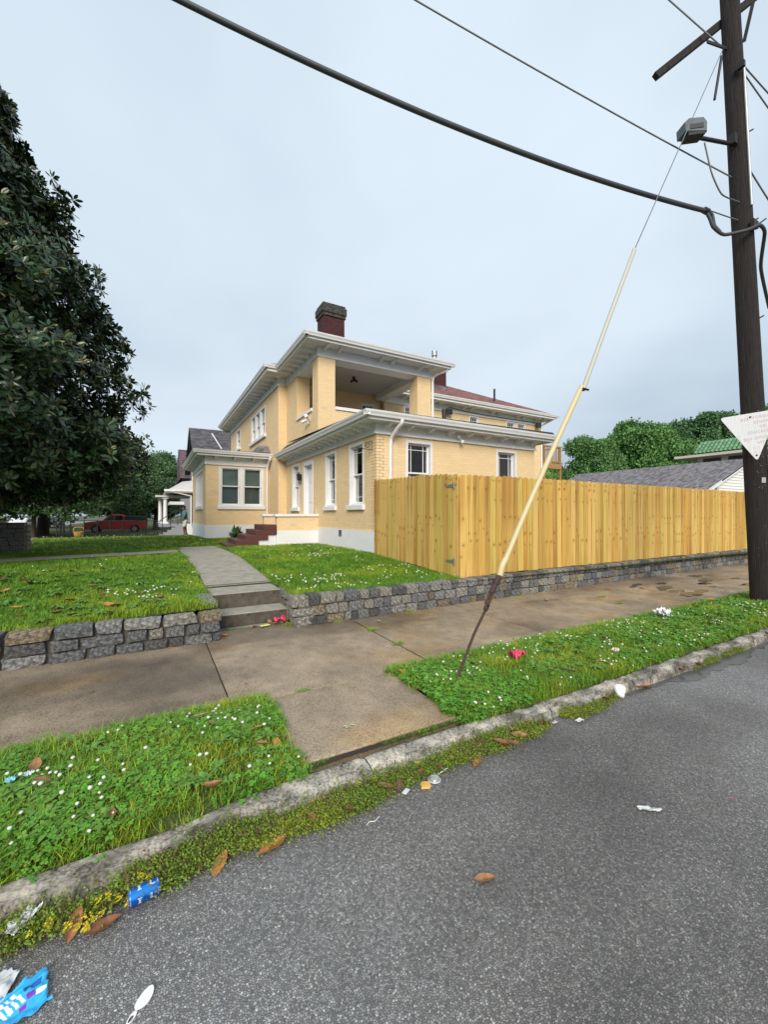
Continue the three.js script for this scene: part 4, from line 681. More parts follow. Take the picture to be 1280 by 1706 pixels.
{
  const cab = thing('telephone_cable', 'thick black telephone cable bundle crossing the sky to the utility pole', 'cable', [8.14, 6.76, -3.33]);
  const a = [0.30, 7.66, -5.34], b = [8.14, 6.74, -3.33], dirx = [-9, 9.6, -7.75], pts = [];
  for (let i = -8; i <= 20; i++) { const s = i / 20, q = i < 0 ? 1 : 1; pts.push([lerp(a[0], b[0], s), lerp(a[1], b[1], s) - 0.42 * 4 * s * (1 - s) * 0.55 + (i < 0 ? 0 : 0), lerp(a[2], b[2], s)]); }
  part(cab, 'bundle', tube(pts, 0.036, 120, 10), M.cable);
  part(cab, 'end_sleeve', rod([8.08, 6.75, -3.345], [8.17, 6.735, -3.325], 0.05), M.black);
  part(cab, 'loop', [tube([[8.14, 6.72, -3.33], [8.19, 6.60, -3.3], [8.24, 6.48, -3.28], [8.42, 6.36, -3.2], [8.66, 6.38, -2.98], [8.9, 6.50, -2.89], [9.15, 6.46, -2.9], [9.6, 6.1, -3.1], [10.6, 5.7, -3.3]], 0.028, 60, 8), tube([[8.16, 6.74, -3.33], [8.26, 6.70, -3.3], [8.29, 6.52, -3.28], [8.36, 6.41, -3.23]], 0.024, 20, 8)], M.cable);
  part(cab, 'messenger_strand', rod([8.14, 6.77, -3.33], [8.80, 6.70, -3.14], 0.01), M.wire);
}
const sag = (a, b, d, n = 40) => [...Array(n + 1)].map((_, i) => { const s = i / n; return [lerp(a[0], b[0], s), lerp(a[1], b[1], s) - d * 4 * s * (1 - s), lerp(a[2], b[2], s)]; });
function wire(label, a, b, d, r) { return single('overhead_wire', label, 'wire', tube(sag([0, 0, 0], a.map((q, i) => q - b[i]), d), r, 60, 6), M.wire, b); }
wire('thin wire crossing the sky above the thick telephone cable', [-1.5, 10.75, -6.45], [8.80, 7.50, -3.22], 0.12, 0.011);
wire('short thin wire meeting the utility pole just below the crossarm', [6.6, 12.2, -4.6], [8.66, 9.75, -3.28], 0.0, 0.012);
wire('upper of two parallel wires leaving the pole on the street side', [14.5, 7.55, -2.0], [8.86, 9.42, -3.10], 0.15, 0.012);
wire('lower of two parallel wires leaving the pole on the street side', [14.5, 7.05, -2.3], [8.86, 9.30, -3.10], 0.15, 0.012);
wire('sagging twisted wire leaving the pole beside the lamp feed', [14.5, 5.4, -2.2], [8.93, 7.65, -3.06], 0.5, 0.013);
{ // triangular sign on the pole
  const cv = document.createElement('canvas'); cv.width = 512; cv.height = 512; const c = cv.getContext('2d');
  c.fillStyle = '#d9dcdf'; c.fillRect(0, 0, 512, 512);
  const f = mulberry(5); for (let i = 0; i < 260; i++) { c.fillStyle = `rgba(${150 + f() * 60},${150 + f() * 50},${150 + f() * 50},${0.05 + 0.08 * f()})`; c.fillRect(f() * 512, f() * 512, 2 + f() * 10, 20 + f() * 160); }
  c.fillStyle = 'rgba(150,80,90,0.30)'; c.textAlign = 'center'; c.font = 'bold 40px sans-serif';
  c.fillText('BIG', 210, 92); c.fillText('INFORMATION', 372, 82); c.fillText('GENERAL', 360, 130); c.fillText('OR', 344, 176); c.fillText('EDUCATION', 330, 224); c.fillText('BUY', 210, 286); c.fillText('UPDO', 320, 280); c.fillText('4472', 322, 326); c.fillStyle = 'rgba(150,110,115,0.22)'; c.fillText('B D', 268, 374); c.fillText('R 2', 268, 416);
  const tx = new THREE.CanvasTexture(cv); tx.colorSpace = THREE.SRGBColorSpace;
  const face = mat([0.86, 0.86, 0.86], 0.45, { map: tx });
  const t = thing('triangle_sign', 'white inverted triangle sign with faded red lettering on the pole', 'sign', [8.62, 2.95, -2.9]);
  const s = new THREE.Shape(), W = 0.46, Ht = 0.80, r = 0.035, P = [[-W, 0.34], [W, 0.34], [0, 0.34 - Ht]];
  for (let i = 0; i < 3; i++) { const a = P[(i + 2) % 3], b = P[i], d = P[(i + 1) % 3], u = (p, q) => { const L = Math.hypot(q[0] - p[0], q[1] - p[1]); return [(q[0] - p[0]) / L, (q[1] - p[1]) / L]; }, e = u(b, a), g = u(b, d), A = [b[0] + e[0] * 2 * r, b[1] + e[1] * 2 * r], B = [b[0] + g[0] * 2 * r, b[1] + g[1] * 2 * r]; if (i) s.lineTo(...A); else s.moveTo(...A); s.quadraticCurveTo(b[0], b[1], ...B); }
  const g = new THREE.ExtrudeGeometry(s, { depth: 0.003, bevelEnabled: false, curveSegments: 5 }), p = g.attributes.position, uv = g.attributes.uv; for (let i = 0; i < p.count; i++) uv.setXY(i, p.getX(i) / 0.96 + 0.5, (p.getY(i) + 0.5) / 0.88);
  const gr = new THREE.Group(); gr.name = 'plate_mount'; gr.position.set(0, 0, 0); gr.rotation.set(0, -0.62, 0.15); t.add(gr);
  local(gr, 'plate', g, face); local(gr, 'bolt', [[0, 0.28], [0, -0.36]].map(([x, y]) => { const q = new THREE.CylinderGeometry(0.013, 0.013, 0.02, 8); q.rotateX(Math.PI / 2); q.translate(x, y, 0.006); return q; }), M.iron);
  part(t, 'mount_strap', bx(8.62, 8.98, 3.18, 3.22, -2.98, -2.93), M.metal);
}
// ------------------------------------------------------------------ buildings around
function clapboards(t, fn, y0, y1, d, m) { for (let y = y0; y < y1 - 0.02; y += d) { const g = fn(y, Math.min(y + d, y1)); if (g) part(t, 'clapboard', g, m); } }
M.siding = mat([0.78, 0.785, 0.76], 0.6); M.sidingGrey = mat([0.27, 0.28, 0.31], 0.7); M.cream = mat([0.62, 0.58, 0.48], 0.75, { map: paintMap }); M.tileGreen = [mat([0.12, 0.27, 0.13], 0.35), mat([0.15, 0.31, 0.16], 0.35), mat([0.105, 0.235, 0.12], 0.38)];
M.brickDark = mat([0.11, 0.045, 0.04], 0.9, { map: stoneMap });
{ // garage behind the fence: gable to the street, ridge running back
  const x0 = 26.06, x1 = 37.4, zf = -10.57, zb = -22.3, ye = 2.97, xa = 31.7, ya = 5.0, t = thing('garage', 'low garage with grey shingle roof and white clapboard gable behind the fence', 'garage', [31.7, 0.3, -16]);
  const half = (y) => (y < ye ? [x0 + 0.25, x1 - 0.25] : [lerp(x0 + 0.25, xa, (y - ye) / (ya - ye - 0.1)), lerp(x1 - 0.25, xa, (y - ye) / (ya - ye - 0.1))]);
  part(t, 'wall', [bx(x0 + 0.3, x0 + 0.5, 0, ye, zb, zf - 0.3), bx(x1 - 0.5, x1 - 0.3, 0, ye, zb, zf - 0.3), bx(x0 + 0.3, x1 - 0.3, 0, ye, zb, zb + 0.2), poly([[[x0 + 0.3, 0, zf - 0.3], [x1 - 0.3, 0, zf - 0.3], [x1 - 0.3, ye, zf - 0.3], [xa, ya - 0.1, zf - 0.3], [x0 + 0.3, ye, zf - 0.3]]])], M.siding);
  clapboards(t, (a, b) => { const [p, q] = half(a), [p2, q2] = half(b); if (q2 - p2 < 0.1) return null; return poly([[[p, a, zf - 0.24], [q, a, zf - 0.24], [q2, b, zf - 0.275], [p2, b, zf - 0.275]], [[p, a, zf - 0.27], [q, a, zf - 0.27], [q, a, zf - 0.24], [p, a, zf - 0.24]]]); }, 0.9, ya - 0.1, 0.17, M.siding);
  part(t, 'roof', poly([[[x0 - 0.2, ye - 0.08, zf], [xa, ya + 0.06, zf], [xa, ya + 0.06, zb], [x0 - 0.2, ye - 0.08, zb]].reverse(), [[xa, ya + 0.06, zf], [x1 + 0.2, ye - 0.08, zf], [x1 + 0.2, ye - 0.08, zb], [xa, ya + 0.06, zb]].reverse()]), M.roofGrey);
  part(t, 'rake_board', [beam([x0 - 0.15, ye - 0.13, zf - 0.04], [xa, ya - 0.02, zf - 0.04], 0.05, 0.15), beam([xa, ya - 0.02, zf - 0.04], [x1 + 0.15, ye - 0.13, zf - 0.04], 0.05, 0.15)], M.white);
  part(t, 'rake_edge', beam([xa - 4.2, ya - 1.49, zf + 0.01], [xa, ya + 0.07, zf + 0.01], 0.05, 0.05), M.roofBlack);
  part(t, 'service_mast', rod([27.25, 2.4, zf - 0.15], [27.25, 3.15, zf - 0.15], 0.07), M.galv);
}
{ // building with the green tiled mansard
  const X = 40, z0 = -17.3, z1 = 4, t = thing('shop_building', 'cream building with a green tiled mansard roof behind the garage', 'building', [42, 0, -10]);
  part(t, 'wall', bx(X + 0.5, X + 14, 0, 6.5, z0, z1), M.cream); part(t, 'eave', [bx(X - 0.4, X + 14, 6.42, 6.62, z0 - 1.4, z1 + 0.3)], M.cream);
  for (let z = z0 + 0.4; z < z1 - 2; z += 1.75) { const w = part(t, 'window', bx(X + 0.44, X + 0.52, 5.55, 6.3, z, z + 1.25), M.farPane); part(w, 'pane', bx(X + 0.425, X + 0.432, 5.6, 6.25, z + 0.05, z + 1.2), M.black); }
  part(t, 'mansard', poly([[[X - 0.3, 6.63, z0], [X - 0.3, 6.63, z1], [X + 0.75, 7.66, z1], [X + 0.75, 7.66, z0 + 0.3]].reverse(), [[X - 0.3, 6.63, z0], [X + 0.75, 7.66, z0 + 0.3], [X + 13, 7.66, z0 + 0.3], [X + 14, 6.63, z0]].reverse()]), M.tileGreen[2]);
  part(t, 'ridge', rod([X + 0.75, 7.68, z0 + 0.3], [X + 0.75, 7.68, z1], 0.09, 0.09, 8), M.tileGreen[1]);
  const tile = new THREE.CylinderGeometry(0.115, 0.135, 0.40, 8, 1, true, -Math.PI / 2, Math.PI); tile.rotateZ(0); const o = origin(t), list = [];
  for (let r = 0; r < 4; r++) for (let z = z0 + 0.16 + (r * 0.02); z < z1 - 0.1; z += 0.29) list.push([r, z]);
  list.sort((a, b) => a[1] - b[1]).slice(0, 296).forEach(([r, z]) => { const m = finish(new THREE.Mesh(tile, M.tileGreen[Math.floor(R() * 3)])); m.name = 'roof_tile'; const s = (r + 0.5) / 4; m.position.set(X - 0.32 + 1.05 * s - o.x, 6.66 + 1.03 * s - o.y, z - o.z); m.rotation.set(0, 0, 0); m.quaternion.setFromRotationMatrix(new THREE.Matrix4().makeBasis(V(0, 0, 1), V(0.714, 0.70, 0), V(-0.70, 0.714, 0))); t.add(m); });
}
{ // raised timber deck at the back of the house
  const t = thing('timber_deck', 'raised timber deck with railings behind the yellow house', 'deck', [23, 0.3, -18.4]);
  part(t, 'floor', bx(MR + 0.02, 23.65, 4.84, 4.98, -21, -18), M.deck); part(t, 'rim_joist', bx(MR + 0.02, 23.7, 4.62, 4.86, -18, -17.95), M.deck);
  for (const [x, z] of [[22.0, -18], [23.58, -18], [23.58, -20.9]]) part(t, 'post', bx(x, x + 0.12, 0.2, 6.1, z - 0.1, z + 0.02), M.deck);
  part(t, 'rail', [bx(MR, 23.7, 6.04, 6.12, -18.06, -17.96), bx(MR, 23.7, 5.06, 5.12, -18.03, -17.99), bx(23.6, 23.7, 6.04, 6.12, -21, -18.06)], M.deck);
  for (let x = 21.2; x < 23.6; x += 0.13) part(t, 'baluster', bx(x, x + 0.04, 5.0, 6.06, -18.02, -17.985), M.deck);
}
single('utility_pole', 'distant pale pole standing before the trees beyond the garage', 'pole', [rod([0, 0, 0], [0, 5.9, 0], 0.17, 0.13), rod([-0.5, 5.3, 0], [0.5, 5.3, 0], 0.04)], M.galv, [27.5, 0.2, -25.5]);
{ // neighbour: dark gabled house with white porch
  const t = thing('neighbour_house', 'dark brick neighbour house with grey gable roof and white columned porch', 'house', [5, 0, -36]);
  const zf = -32.5, zb = -41.5, xf = 3.1, ye = 5.6, yr = 8.72, zm = (zf + zb) / 2;
  part(t, 'wall', [bx(xf, 15, -0.2, ye, zb, zf), poly([[[xf, ye, zf], [xf, yr - 0.2, zm], [xf, ye, zb]]])], M.brickDark);
  part(t, 'roof', poly([[[2.5, ye - 0.35, zf + 0.6], [15, ye - 0.35, zf + 0.6], [15, yr, zm], [2.5, yr, zm]], [[2.5, yr, zm], [15, yr, zm], [15, ye - 0.35, zb - 0.6], [2.5, ye - 0.35, zb - 0.6]]]), M.roofDark);
  part(t, 'gable_cladding', poly([[[xf - 0.02, ye - 0.4, zf], [xf - 0.02, yr - 0.1, zm], [xf - 0.02, ye - 0.4, zb]]]), M.roofDark);
  part(t, 'roof_pipe', beam([4.12, 8.2, -35.9], [4.60, 6.7, -33.9], 0.05, 0.08), M.white);
  part(t, 'chimney', bx(5.2, 6.2, 8.3, 9.25, -38, -36.8, 0.04), M.black);
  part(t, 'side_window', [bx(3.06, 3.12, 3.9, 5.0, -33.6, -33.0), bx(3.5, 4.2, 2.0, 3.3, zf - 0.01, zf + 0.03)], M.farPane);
  part(t, 'upper_siding', [bx(2.6, 3.1, 3.6, 5.25, -36.5, zf - 0.4)], M.sidingGrey); part(t, 'upper_trim', [bx(2.54, 2.62, 3.6, 5.25, zf - 0.5, zf - 0.38), bx(2.5, 3.1, 5.15, 5.4, -36.6, zf - 0.3), bx(2.55, 2.6, 3.8, 4.9, -34.4, -34.2)], M.white);
  part(t, 'porch_roof', [poly([[[0.75, 3.25, -31.6], [3.1, 3.25, -31.6], [3.1, 4.15, -32.6], [1.9, 4.1, -34.5]], [[0.75, 3.25, -31.6], [1.9, 4.1, -34.5], [1.9, 4.1, -38], [0.75, 3.25, -38]]]), bx(0.7, 3.1, 3.12, 3.26, -38, -31.5)], mat([0.5, 0.5, 0.5], 0.8));
  part(t, 'porch_gutter', [bx(0.62, 3.1, 3.2, 3.34, -31.56, -31.44), rod([1.0, 3.2, -31.5], [2.3, 2.9, -31.7], 0.05), rod([2.3, 2.95, -31.7], [2.3, 0.9, -31.7], 0.05)], M.white);
  for (const [x, z] of [[0.75, -33.9], [0.45, -35.4]]) part(t, 'column', [rod([x, 1.05, z], [x, 2.75, z], 0.15, 0.13, 14), bx(x - 0.2, x + 0.2, 2.75, 2.87, z - 0.2, z + 0.2), bx(x - 0.19, x + 0.19, 0.95, 1.06, z - 0.19, z + 0.19)], M.white);
  part(t, 'entry_roof', bx(0.1, 2.4, 2.87, 3.0, -36.2, -33.6), M.ceiling);
  part(t, 'porch_floor', bx(0.3, 3.1, 0.75, 0.95, -38, -32.6), M.sidingGrey); part(t, 'porch_wall', bx(2.05, 3.1, -0.1, 0.95, -32.6, -31.9), M.whiteRough);
  for (let k = 0; k < 6; k++) part(t, 'step', bx(0.10 + k * 0.25, 2.0, -0.15 + k * 0.17, 0.02 + k * 0.17, -34.4, -32.55), M.sidingGrey);
  part(t, 'stair_rail', [tube([[0.05, 0.95, -32.6], [1.5, 1.95, -32.6], [2.1, 1.95, -32.6]], 0.03, 12, 6), ...[0.05, 0.55, 1.05, 1.5].map((x) => rod([x, -0.1 + x * 0.6, -32.6], [x, 0.95 + (x - 0.05) * 0.68, -32.6], 0.022)), tube([[0.05, 0.75, -34.45], [1.5, 1.95, -34.45]], 0.03, 8, 6)], M.iron);
}
{ // lower purple-roofed house further on
  const t = thing('neighbour_house', 'far house with a purplish gable roof past the grey neighbour house', 'house', [5, 0, -48]);
  part(t, 'wall', bx(2.7, 12, -0.4, 5.4, -53, -45.5), M.sidingGrey); part(t, 'roof', poly([[[2.3, 5.2, -45], [12, 5.2, -45], [12, 8.6, -49.2], [2.3, 8.6, -49.2]], [[2.3, 8.6, -49.2], [12, 8.6, -49.2], [12, 5.2, -53.5], [2.3, 5.2, -53.5]], [[2.32, 5.2, -45], [2.32, 8.6, -49.2], [2.32, 5.2, -53.5]]]), M.roofPurple);
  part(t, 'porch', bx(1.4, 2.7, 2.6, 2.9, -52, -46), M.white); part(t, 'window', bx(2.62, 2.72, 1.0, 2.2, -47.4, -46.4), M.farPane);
}
{ // black wire fence across the lawn
  const t = thing('wire_fence', 'low black wire fence between the lawn and the red truck', 'fence', [-2, 0.5, -25.6]); const P = (s) => [lerp(-4.5, 0.2, s), 0, lerp(-27.6, -28.2, s)];
  for (let i = 0; i <= 8; i++) { const p = P(i / 8), y = T(p[0], p[2]); part(t, 'post', rod([p[0], y - 0.1, p[2]], [p[0], y + 1.0, p[2]], 0.026), M.iron); }
  for (let i = 0; i < 2; i++) { const p = P(i * 0.03), y = T(p[0], p[2]); part(t, 'post', rod([p[0] + 0.12, y - 0.1, p[2] - 0.3], [p[0] + 0.12, y + 1.0, p[2] - 0.3], 0.04), M.iron); }
  for (const h of [0.08, 0.95]) part(t, 'rail', tube([0, 0.33, 0.66, 1].map((s) => { const p = P(s); return [p[0], T(p[0], p[2]) + h, p[2]]; }), 0.02, 16, 6), M.iron);
  for (let i = 0; i <= 60; i++) { const p = P(i / 60), y = T(p[0], p[2]); part(t, 'wire', rod([p[0], y + 0.06, p[2]], [p[0], y + 0.95, p[2]], 0.005, 0.005, 4), M.iron); }
}
{ // yellow plastic bin by the fence
  const t = thing('plastic_bin', 'small yellow plastic bin standing behind the wire fence', 'bin', [-3.75, T(-3.75, -29.2), -29.2]), g = new THREE.LatheGeometry([[0, 0], [0.2, 0], [0.25, 0.36], [0.27, 0.36], [0.26, 0.38], [0.23, 0.37], [0.19, 0.03], [0, 0.03]].map((p) => new THREE.Vector2(...p)), 16);
  local(t, 'body', g, mat([0.62, 0.38, 0.08], 0.5)); local(t, 'handle', tube([[-0.25, 0.36, 0], [-0.2, 0.62, 0], [0.2, 0.62, 0], [0.25, 0.36, 0]], 0.02, 16, 6), mat([0.62, 0.38, 0.08], 0.5));
}
// ------------------------------------------------------------------ vehicles
M.red = new THREE.MeshPhysicalMaterial({ color: lin(0.60, 0.025, 0.04), roughness: 0.35, clearcoat: 1, clearcoatRoughness: 0.08 }); M.carGlass = mat([0.02, 0.024, 0.028], 0.06); M.tyre = mat([0.018, 0.018, 0.018], 0.9);
function wheels(t, xs, w, r) { for (const x of xs) for (const s of [-1, 1]) { const q = new THREE.CylinderGeometry(r, r, 0.24, 22); q.rotateX(Math.PI / 2); q.translate(x, r, s * (w / 2 - 0.12)); const wl = local(t, 'wheel', q, M.tyre); const h = new THREE.CylinderGeometry(r * 0.6, r * 0.6, 0.25, 16); h.rotateX(Math.PI / 2); h.translate(x, r, s * (w / 2 - 0.115)); local(wl, 'rim', h, M.metal); } }
{ // red pickup with a dark bed cover; local x from nose (0) to tail
  const t = thing('pickup_truck', 'red crew cab pickup truck with a black bed cover parked beyond the fence', 'truck', [-6.35, 0, -54]); t.rotation.y = -0.02; t.position.y = -0.36;
  const arch = (p, c, r) => { for (let i = 0; i <= 8; i++) { const a = (i / 8) * Math.PI; p.push([c + r * Math.cos(a), 0.42 + r * Math.sin(a)]); } };
  const P = [[0.05, 0.45]]; P.length = 0; P.push([0.0, 0.95], [0.02, 0.5], [0.45, 0.42]);
  const low = [[0.0, 0.98], [0.0, 0.55], [0.1, 0.42]]; const A = []; arch(A, 1.0, 0.46); const B = []; arch(B, 4.55, 0.46);
  const out = [...low, ...A.reverse(), ...B.reverse(), [5.7, 0.5], [5.75, 1.22], [3.55, 1.26], [3.45, 1.27], [1.55, 1.22], [0.5, 1.15], [0.1, 1.08]];
  local(t, 'body', profile(out, 1.95, 0.05), M.red);
  local(t, 'cab', profile([[1.45, 1.2], [2.25, 1.86], [2.5, 1.92], [3.3, 1.92], [3.62, 1.80], [3.68, 1.2]], 1.72, 0.06), M.red);
  for (const s of [-1, 1]) for (const [a, b, c, d] of [[1.72, 2.58, 2.28, 2.58], [2.68, 3.45, 2.68, 3.42]]) { const q = profile([[a, 1.28], [b, 1.28], [d, 1.80], [c, 1.80]], 0.02); q.translate(0, 0, s * 0.865); local(t, 'side_window', q, M.carGlass); }
  const ws = profile([[0, 0], [0.02, 0], [0.02, 0.85], [0, 0.85]], 1.5); ws.rotateZ(-0.88); ws.translate(1.56, 1.27, 0); local(t, 'windscreen', ws, M.carGlass);
  local(t, 'bed_cover', profile([[3.72, 1.24], [5.72, 1.22], [5.70, 1.62], [5.4, 1.74], [3.74, 1.80]], 1.78, 0.05), mat([0.035, 0.04, 0.045], 0.4)); local(t, 'bumper', [bx(-0.08, 0.06, 0.45, 0.68, -0.95, 0.95, 0.04), bx(5.7, 5.85, 0.5, 0.7, -0.95, 0.95, 0.04)], M.metal);
  for (const s of [-1, 1]) { local(t, 'headlight', bx(-0.02, 0.16, 0.82, 1.0, s * 0.72 - 0.16, s * 0.72 + 0.16, 0.03), M.vinyl); local(t, 'tail_light', bx(5.7, 5.78, 0.85, 1.2, s * 0.9 - 0.07, s * 0.9 + 0.07, 0.02), mat([0.3, 0.01, 0.01], 0.3)); }
  wheels(t, [1.0, 4.55], 1.95, 0.40);
}
function car(label, pos, ry, c) {
  const t = thing('parked_car', label, 'car', pos, 'cars parked along the far front street'); t.rotation.y = ry; const m = new THREE.MeshPhysicalMaterial({ color: lin(...c), roughness: 0.4, clearcoat: 1 });
  local(t, 'body', profile([[0, 0.5], [0.2, 0.3], [4.3, 0.3], [4.5, 0.55], [4.45, 0.9], [3.7, 0.98], [1.1, 0.92], [0.15, 0.78]], 1.75, 0.08), m); local(t, 'cabin', profile([[1.0, 0.9], [1.75, 1.40], [3.0, 1.42], [3.85, 0.95]], 1.5, 0.08), m);
  local(t, 'side_window', [-1, 1].map((s) => { const q = profile([[1.3, 0.96], [1.82, 1.33], [2.95, 1.34], [3.5, 0.98]], 0.02); q.translate(0, 0, s * 0.755); return q; }), M.carGlass); wheels(t, [0.85, 3.6], 1.75, 0.32);
}
car('white car parked on the far street left of the dark trunk', [-13.2, -0.25, -58], Math.PI / 2 - 0.1, [0.7, 0.72, 0.74]); car('dark blue car parked on the far street nearest the stone wall', [-13.4, -0.25, -50], Math.PI / 2, [0.03, 0.05, 0.11]);
car('silver car parked on the far street behind the wire fence', [-13.2, -0.25, -76], Math.PI / 2, [0.5, 0.52, 0.55]);
// ------------------------------------------------------------------ vegetation
function rawGeo(pos, col) { const g = new THREE.BufferGeometry(); g.setAttribute('position', new THREE.Float32BufferAttribute(pos, 3)); if (col) g.setAttribute('color', new THREE.Float32BufferAttribute(col, 3)); g.computeVertexNormals(); return g; }
function scatter(name, geo, m, list, parent = scene, data = { kind: 'stuff' }) { // list of [x,y,z, ry, s, tilt, [r,g,b], sy]
  const inst = new THREE.InstancedMesh(geo, m, list.length), mm = new THREE.Matrix4(), q = new THREE.Quaternion(), o = parent === scene ? V(0, 0, 0) : origin(parent);
  list.forEach((e, i) => { q.setFromEuler(new THREE.Euler(e[5] || 0, e[3], e[8] || 0, 'YXZ')); mm.compose(V(e[0] - o.x, e[1] - o.y, e[2] - o.z), e[9] || q, V(e[4], e[7] ?? e[4], e[4])); inst.setMatrixAt(i, mm); inst.setColorAt(i, lin(...e[6])); });
  inst.name = parent === scene ? numbered(name) : name; inst.userData = data; finish(inst); parent.add(inst); return inst;
}
const leafMat = (rough = 0.75) => mat([1, 1, 1], rough, { vertexColors: true, side: THREE.DoubleSide });
M.grass = leafMat(0.7); M.leafGloss = leafMat(0.32); M.leafMatte = leafMat(0.7);
function tuft(n, h, spread, w, seed, lean = 0.5) {
  const f = mulberry(seed), pos = [], col = [];
  for (let i = 0; i < n; i++) {
    const a = f() * 6.283, r = spread * Math.sqrt(f()), x = r * Math.cos(a), z = r * Math.sin(a), L = h * (0.45 + 0.65 * f()), d = f() * 6.283, t = lean * L * (0.25 + f()), ww = w * (0.6 + 0.7 * f()) / 2, px = Math.cos(d + 1.57) * ww, pz = Math.sin(d + 1.57) * ww, dx = Math.cos(d), dz = Math.sin(d);
    const b = [[x - px, 0, z - pz], [x + px, 0, z + pz]], m = [[x + dx * t * 0.32 - px * 0.9, L * 0.6, z + dz * t * 0.32 - pz * 0.9], [x + dx * t * 0.32 + px * 0.9, L * 0.6, z + dz * t * 0.32 + pz * 0.9]], tip = [x + dx * t, L, z + dz * t];
    pos.push(...b[0], ...b[1], ...m[1], ...b[0], ...m[1], ...m[0], ...m[0], ...m[1], ...tip);
    const dead = f() < 0.06, k = 0.75 + 0.5 * f(), c = dead ? [1.9 * k, 1.0 * k, 1.9 * k] : [k * (0.9 + 0.25 * f()), k, k * 0.9]; for (let q = 0; q < 9; q++) col.push(...c);
  }
  return rawGeo(pos, col);
}
function cloverClump(seed, n = 14, spread = 0.045) { // three round leaflets on a stalk
  const f = mulberry(seed), pos = [], col = [];
  for (let i = 0; i < n; i++) {
    const a = f() * 6.283, r = spread * Math.sqrt(f()), x = r * Math.cos(a), z = r * Math.sin(a), y = 0.02 + 0.035 * f(), d = f() * 6.283, s = 0.0045 + 0.004 * f(), k = 0.8 + 0.45 * f(), tx = (f() - 0.5) * 0.7, tz = (f() - 0.5) * 0.7;
    for (let q = 0; q < 3; q++) {
      const e = d + q * 2.094, c = [x + Math.cos(e) * s, z + Math.sin(e) * s], R5 = []; for (let u = 0; u < 6; u++) { const g = e + u * 1.047; const px = c[0] + Math.cos(g) * s * 0.85, pz = c[1] + Math.sin(g) * s * 0.85; R5.push([px, y + (px - x) * tx + (pz - z) * tz, pz]); }
      for (let u = 1; u < 5; u++) { pos.push(...R5[0], ...R5[u + 1], ...R5[u]); for (let v = 0; v < 3; v++) col.push(0.85 * k, k, 0.9 * k); }
    }
  }
  return rawGeo(pos, col);
}
const grassTone = (x, z, f) => { const n = fbm(x * 1.5 + 7, z * 1.5 + 3, 3, 0, 150), y = sstep(0.42, 0.68, n), k = 0.66 + 0.62 * f(); return [lerp(0.12, 0.225, y) * k, lerp(0.265, 0.345, y) * k, lerp(0.016, 0.020, y) * k]; };
const tuftsNear = [1, 2, 3, 4].map((s) => tuft(20, 0.068, 0.042, 0.0034, s, 1.0)), tuftsLawn = [11, 12, 13].map((s) => tuft(26, 0.075, 0.075, 0.0052, s, 0.8)), tuftsFar = [21, 22].map((s) => tuft(30, 0.075, 0.16, 0.011, s, 0.9));
const clovers = [31, 32, 33].map((s) => cloverClump(s));
